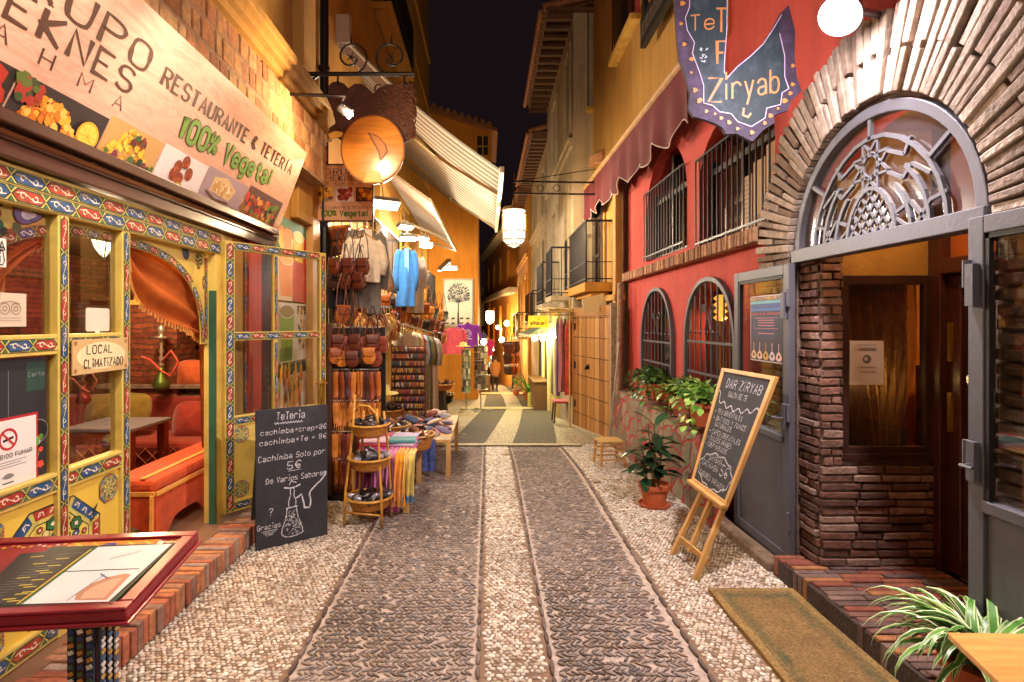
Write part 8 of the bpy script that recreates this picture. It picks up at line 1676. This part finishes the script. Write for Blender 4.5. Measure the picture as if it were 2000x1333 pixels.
# small spot lighting the oud and the restaurant board
sp = PY(674, 216, 5.25); t = thing('spotlight', 'small bright spotlight on an iron rod beside the lute sign', 'spotlight', tuple(sp))
mb = MB(); mb.tube([(-2.17, 5.35, 3.95), (sp.x, sp.y, 3.88)], .016, 6); mb.lathe([(.02, -.09), (.05, -.05), (.055, .06), (.05, .06), (.045, -.04)], sp, 12, (.6, 0, .8), (0, 1, 0), (.8, 0, -.6)); mb.tube([(sp.x, sp.y, 3.88), sp + Vector((-.05, 0, .05))], .012, 6); mb.build('arm', M['blackiron'], t)
mb = MB(); mb.obox(sp + Vector((.02, -.01, -.02)), (.035, 0, -.035), (0, .03, 0), (.02, 0, .02)); mb.build('lens', mat('spot lens', (1, 1, 1), emis=(1, .8, .55), es=60), t)
lamp('spot_light', tuple(sp + Vector((.04, -.07, -.05))), 60, (1, .68, .38), .04, t)
# swan neck lamps over the restaurant board (just above the frame)
for k, y in enumerate((1.0, 2.0, 2.85)):
    p = Vector((-1.15, y, 3.72)); t = thing('sign_lamp', 'swan neck lamp over the restaurant board', 'lamp', tuple(p), 'lamps over the restaurant board')
    mb = MB(); mb.tube([(-1.9, y, 4.2), (-1.5, y, 4.3), (-1.2, y, 4.1), p + Vector((0, 0, .1))], .012, 6); mb.lathe([(.03, .1), (.09, -.02), (.085, -.02), (.025, .08)], p, 14); mb.build('arm', M['blackiron'], t)
    mb = MB(); mb.ball(p, .035); mb.build('bulb', mat('sign bulb', (1, 1, 1), emis=(1, .85, .6), es=40), t); lamp('sign_light', tuple(p - Vector((0, 0, .06))), 50, (1, .84, .7), .05, t, 105, (-1.75, y + .9, 2.3))
def flood(loc, label, W_, col, aim, size=(.14, .05), grp='shop lamps over the stalls', es=25):
    t = thing('shop_lamp', label, 'lamp', loc, grp); L_ = Vector(loc); a = (Vector(aim) - L_).normalized(); sx = a.cross(Vector((0, 0, 1))).normalized(); sz = sx.cross(a)
    mb = MB(); mb.obox(L_ - a * .05, sx * (size[0] + .02), sz * (size[1] + .02), a * .04); mb.tube([L_ - a * .09, L_ - a * .25 + Vector((0, 0, .1))], .012, 5); mb.build('housing', M['alu'], t, bevel=.01)
    mb = MB(); mb.obox(L_, sx * size[0], sz * size[1], a * .004); mb.build('tube', mat('tube glow', (1, 1, 1), emis=(.9, .95, 1) if col[2] > .7 else (1, .8, .5), es=es), t); lamp('shop_light', tuple(L_ + a * .05), W_, col, .08, t); return t
COOL = (1, .9, .74)
flood(tuple(PY(752, 402, 8.0)), 'long shop lamp on an arm beside the small restaurant sign', 110, COOL, (-.6, 6.5, .6), (.2, .07))
flood(tuple(PY(716, 418, 7.6)), 'round shop lamp close behind the small restaurant sign', 60, COOL, (-1.4, 6.4, .8), (.06, .06))
flood(tuple(PY(793, 446, 10.5)), 'upper shop lamp of the cluster above the blue jacket', 110, COOL, (-.6, 9.4, .2)); flood(tuple(PY(797, 468, 10.4)), 'lower shop lamp of the cluster above the blue jacket', 60, COOL, (-1, 9, .2))
flood(tuple(PY(826, 468, 13)), 'shop lamp on a long arm between the balconies', 130, COOL, (-.5, 12, 0)); flood(tuple(PY(832, 482, 13.2)), 'lower twin shop lamp between the balconies', 50, COOL, (-1, 12, 0))
flood(tuple(PY(880, 526, 18.5)), 'slim shop lamp above the tree cloth', 80, (1, .75, .38), (-.8, 20.4, .8), (.25, .05)); flood(tuple(PY(868, 520, 18.0)), 'tall bright tube beside the tree cloth', 70, COOL, (-1, 19.5, 0), (.05, .5))
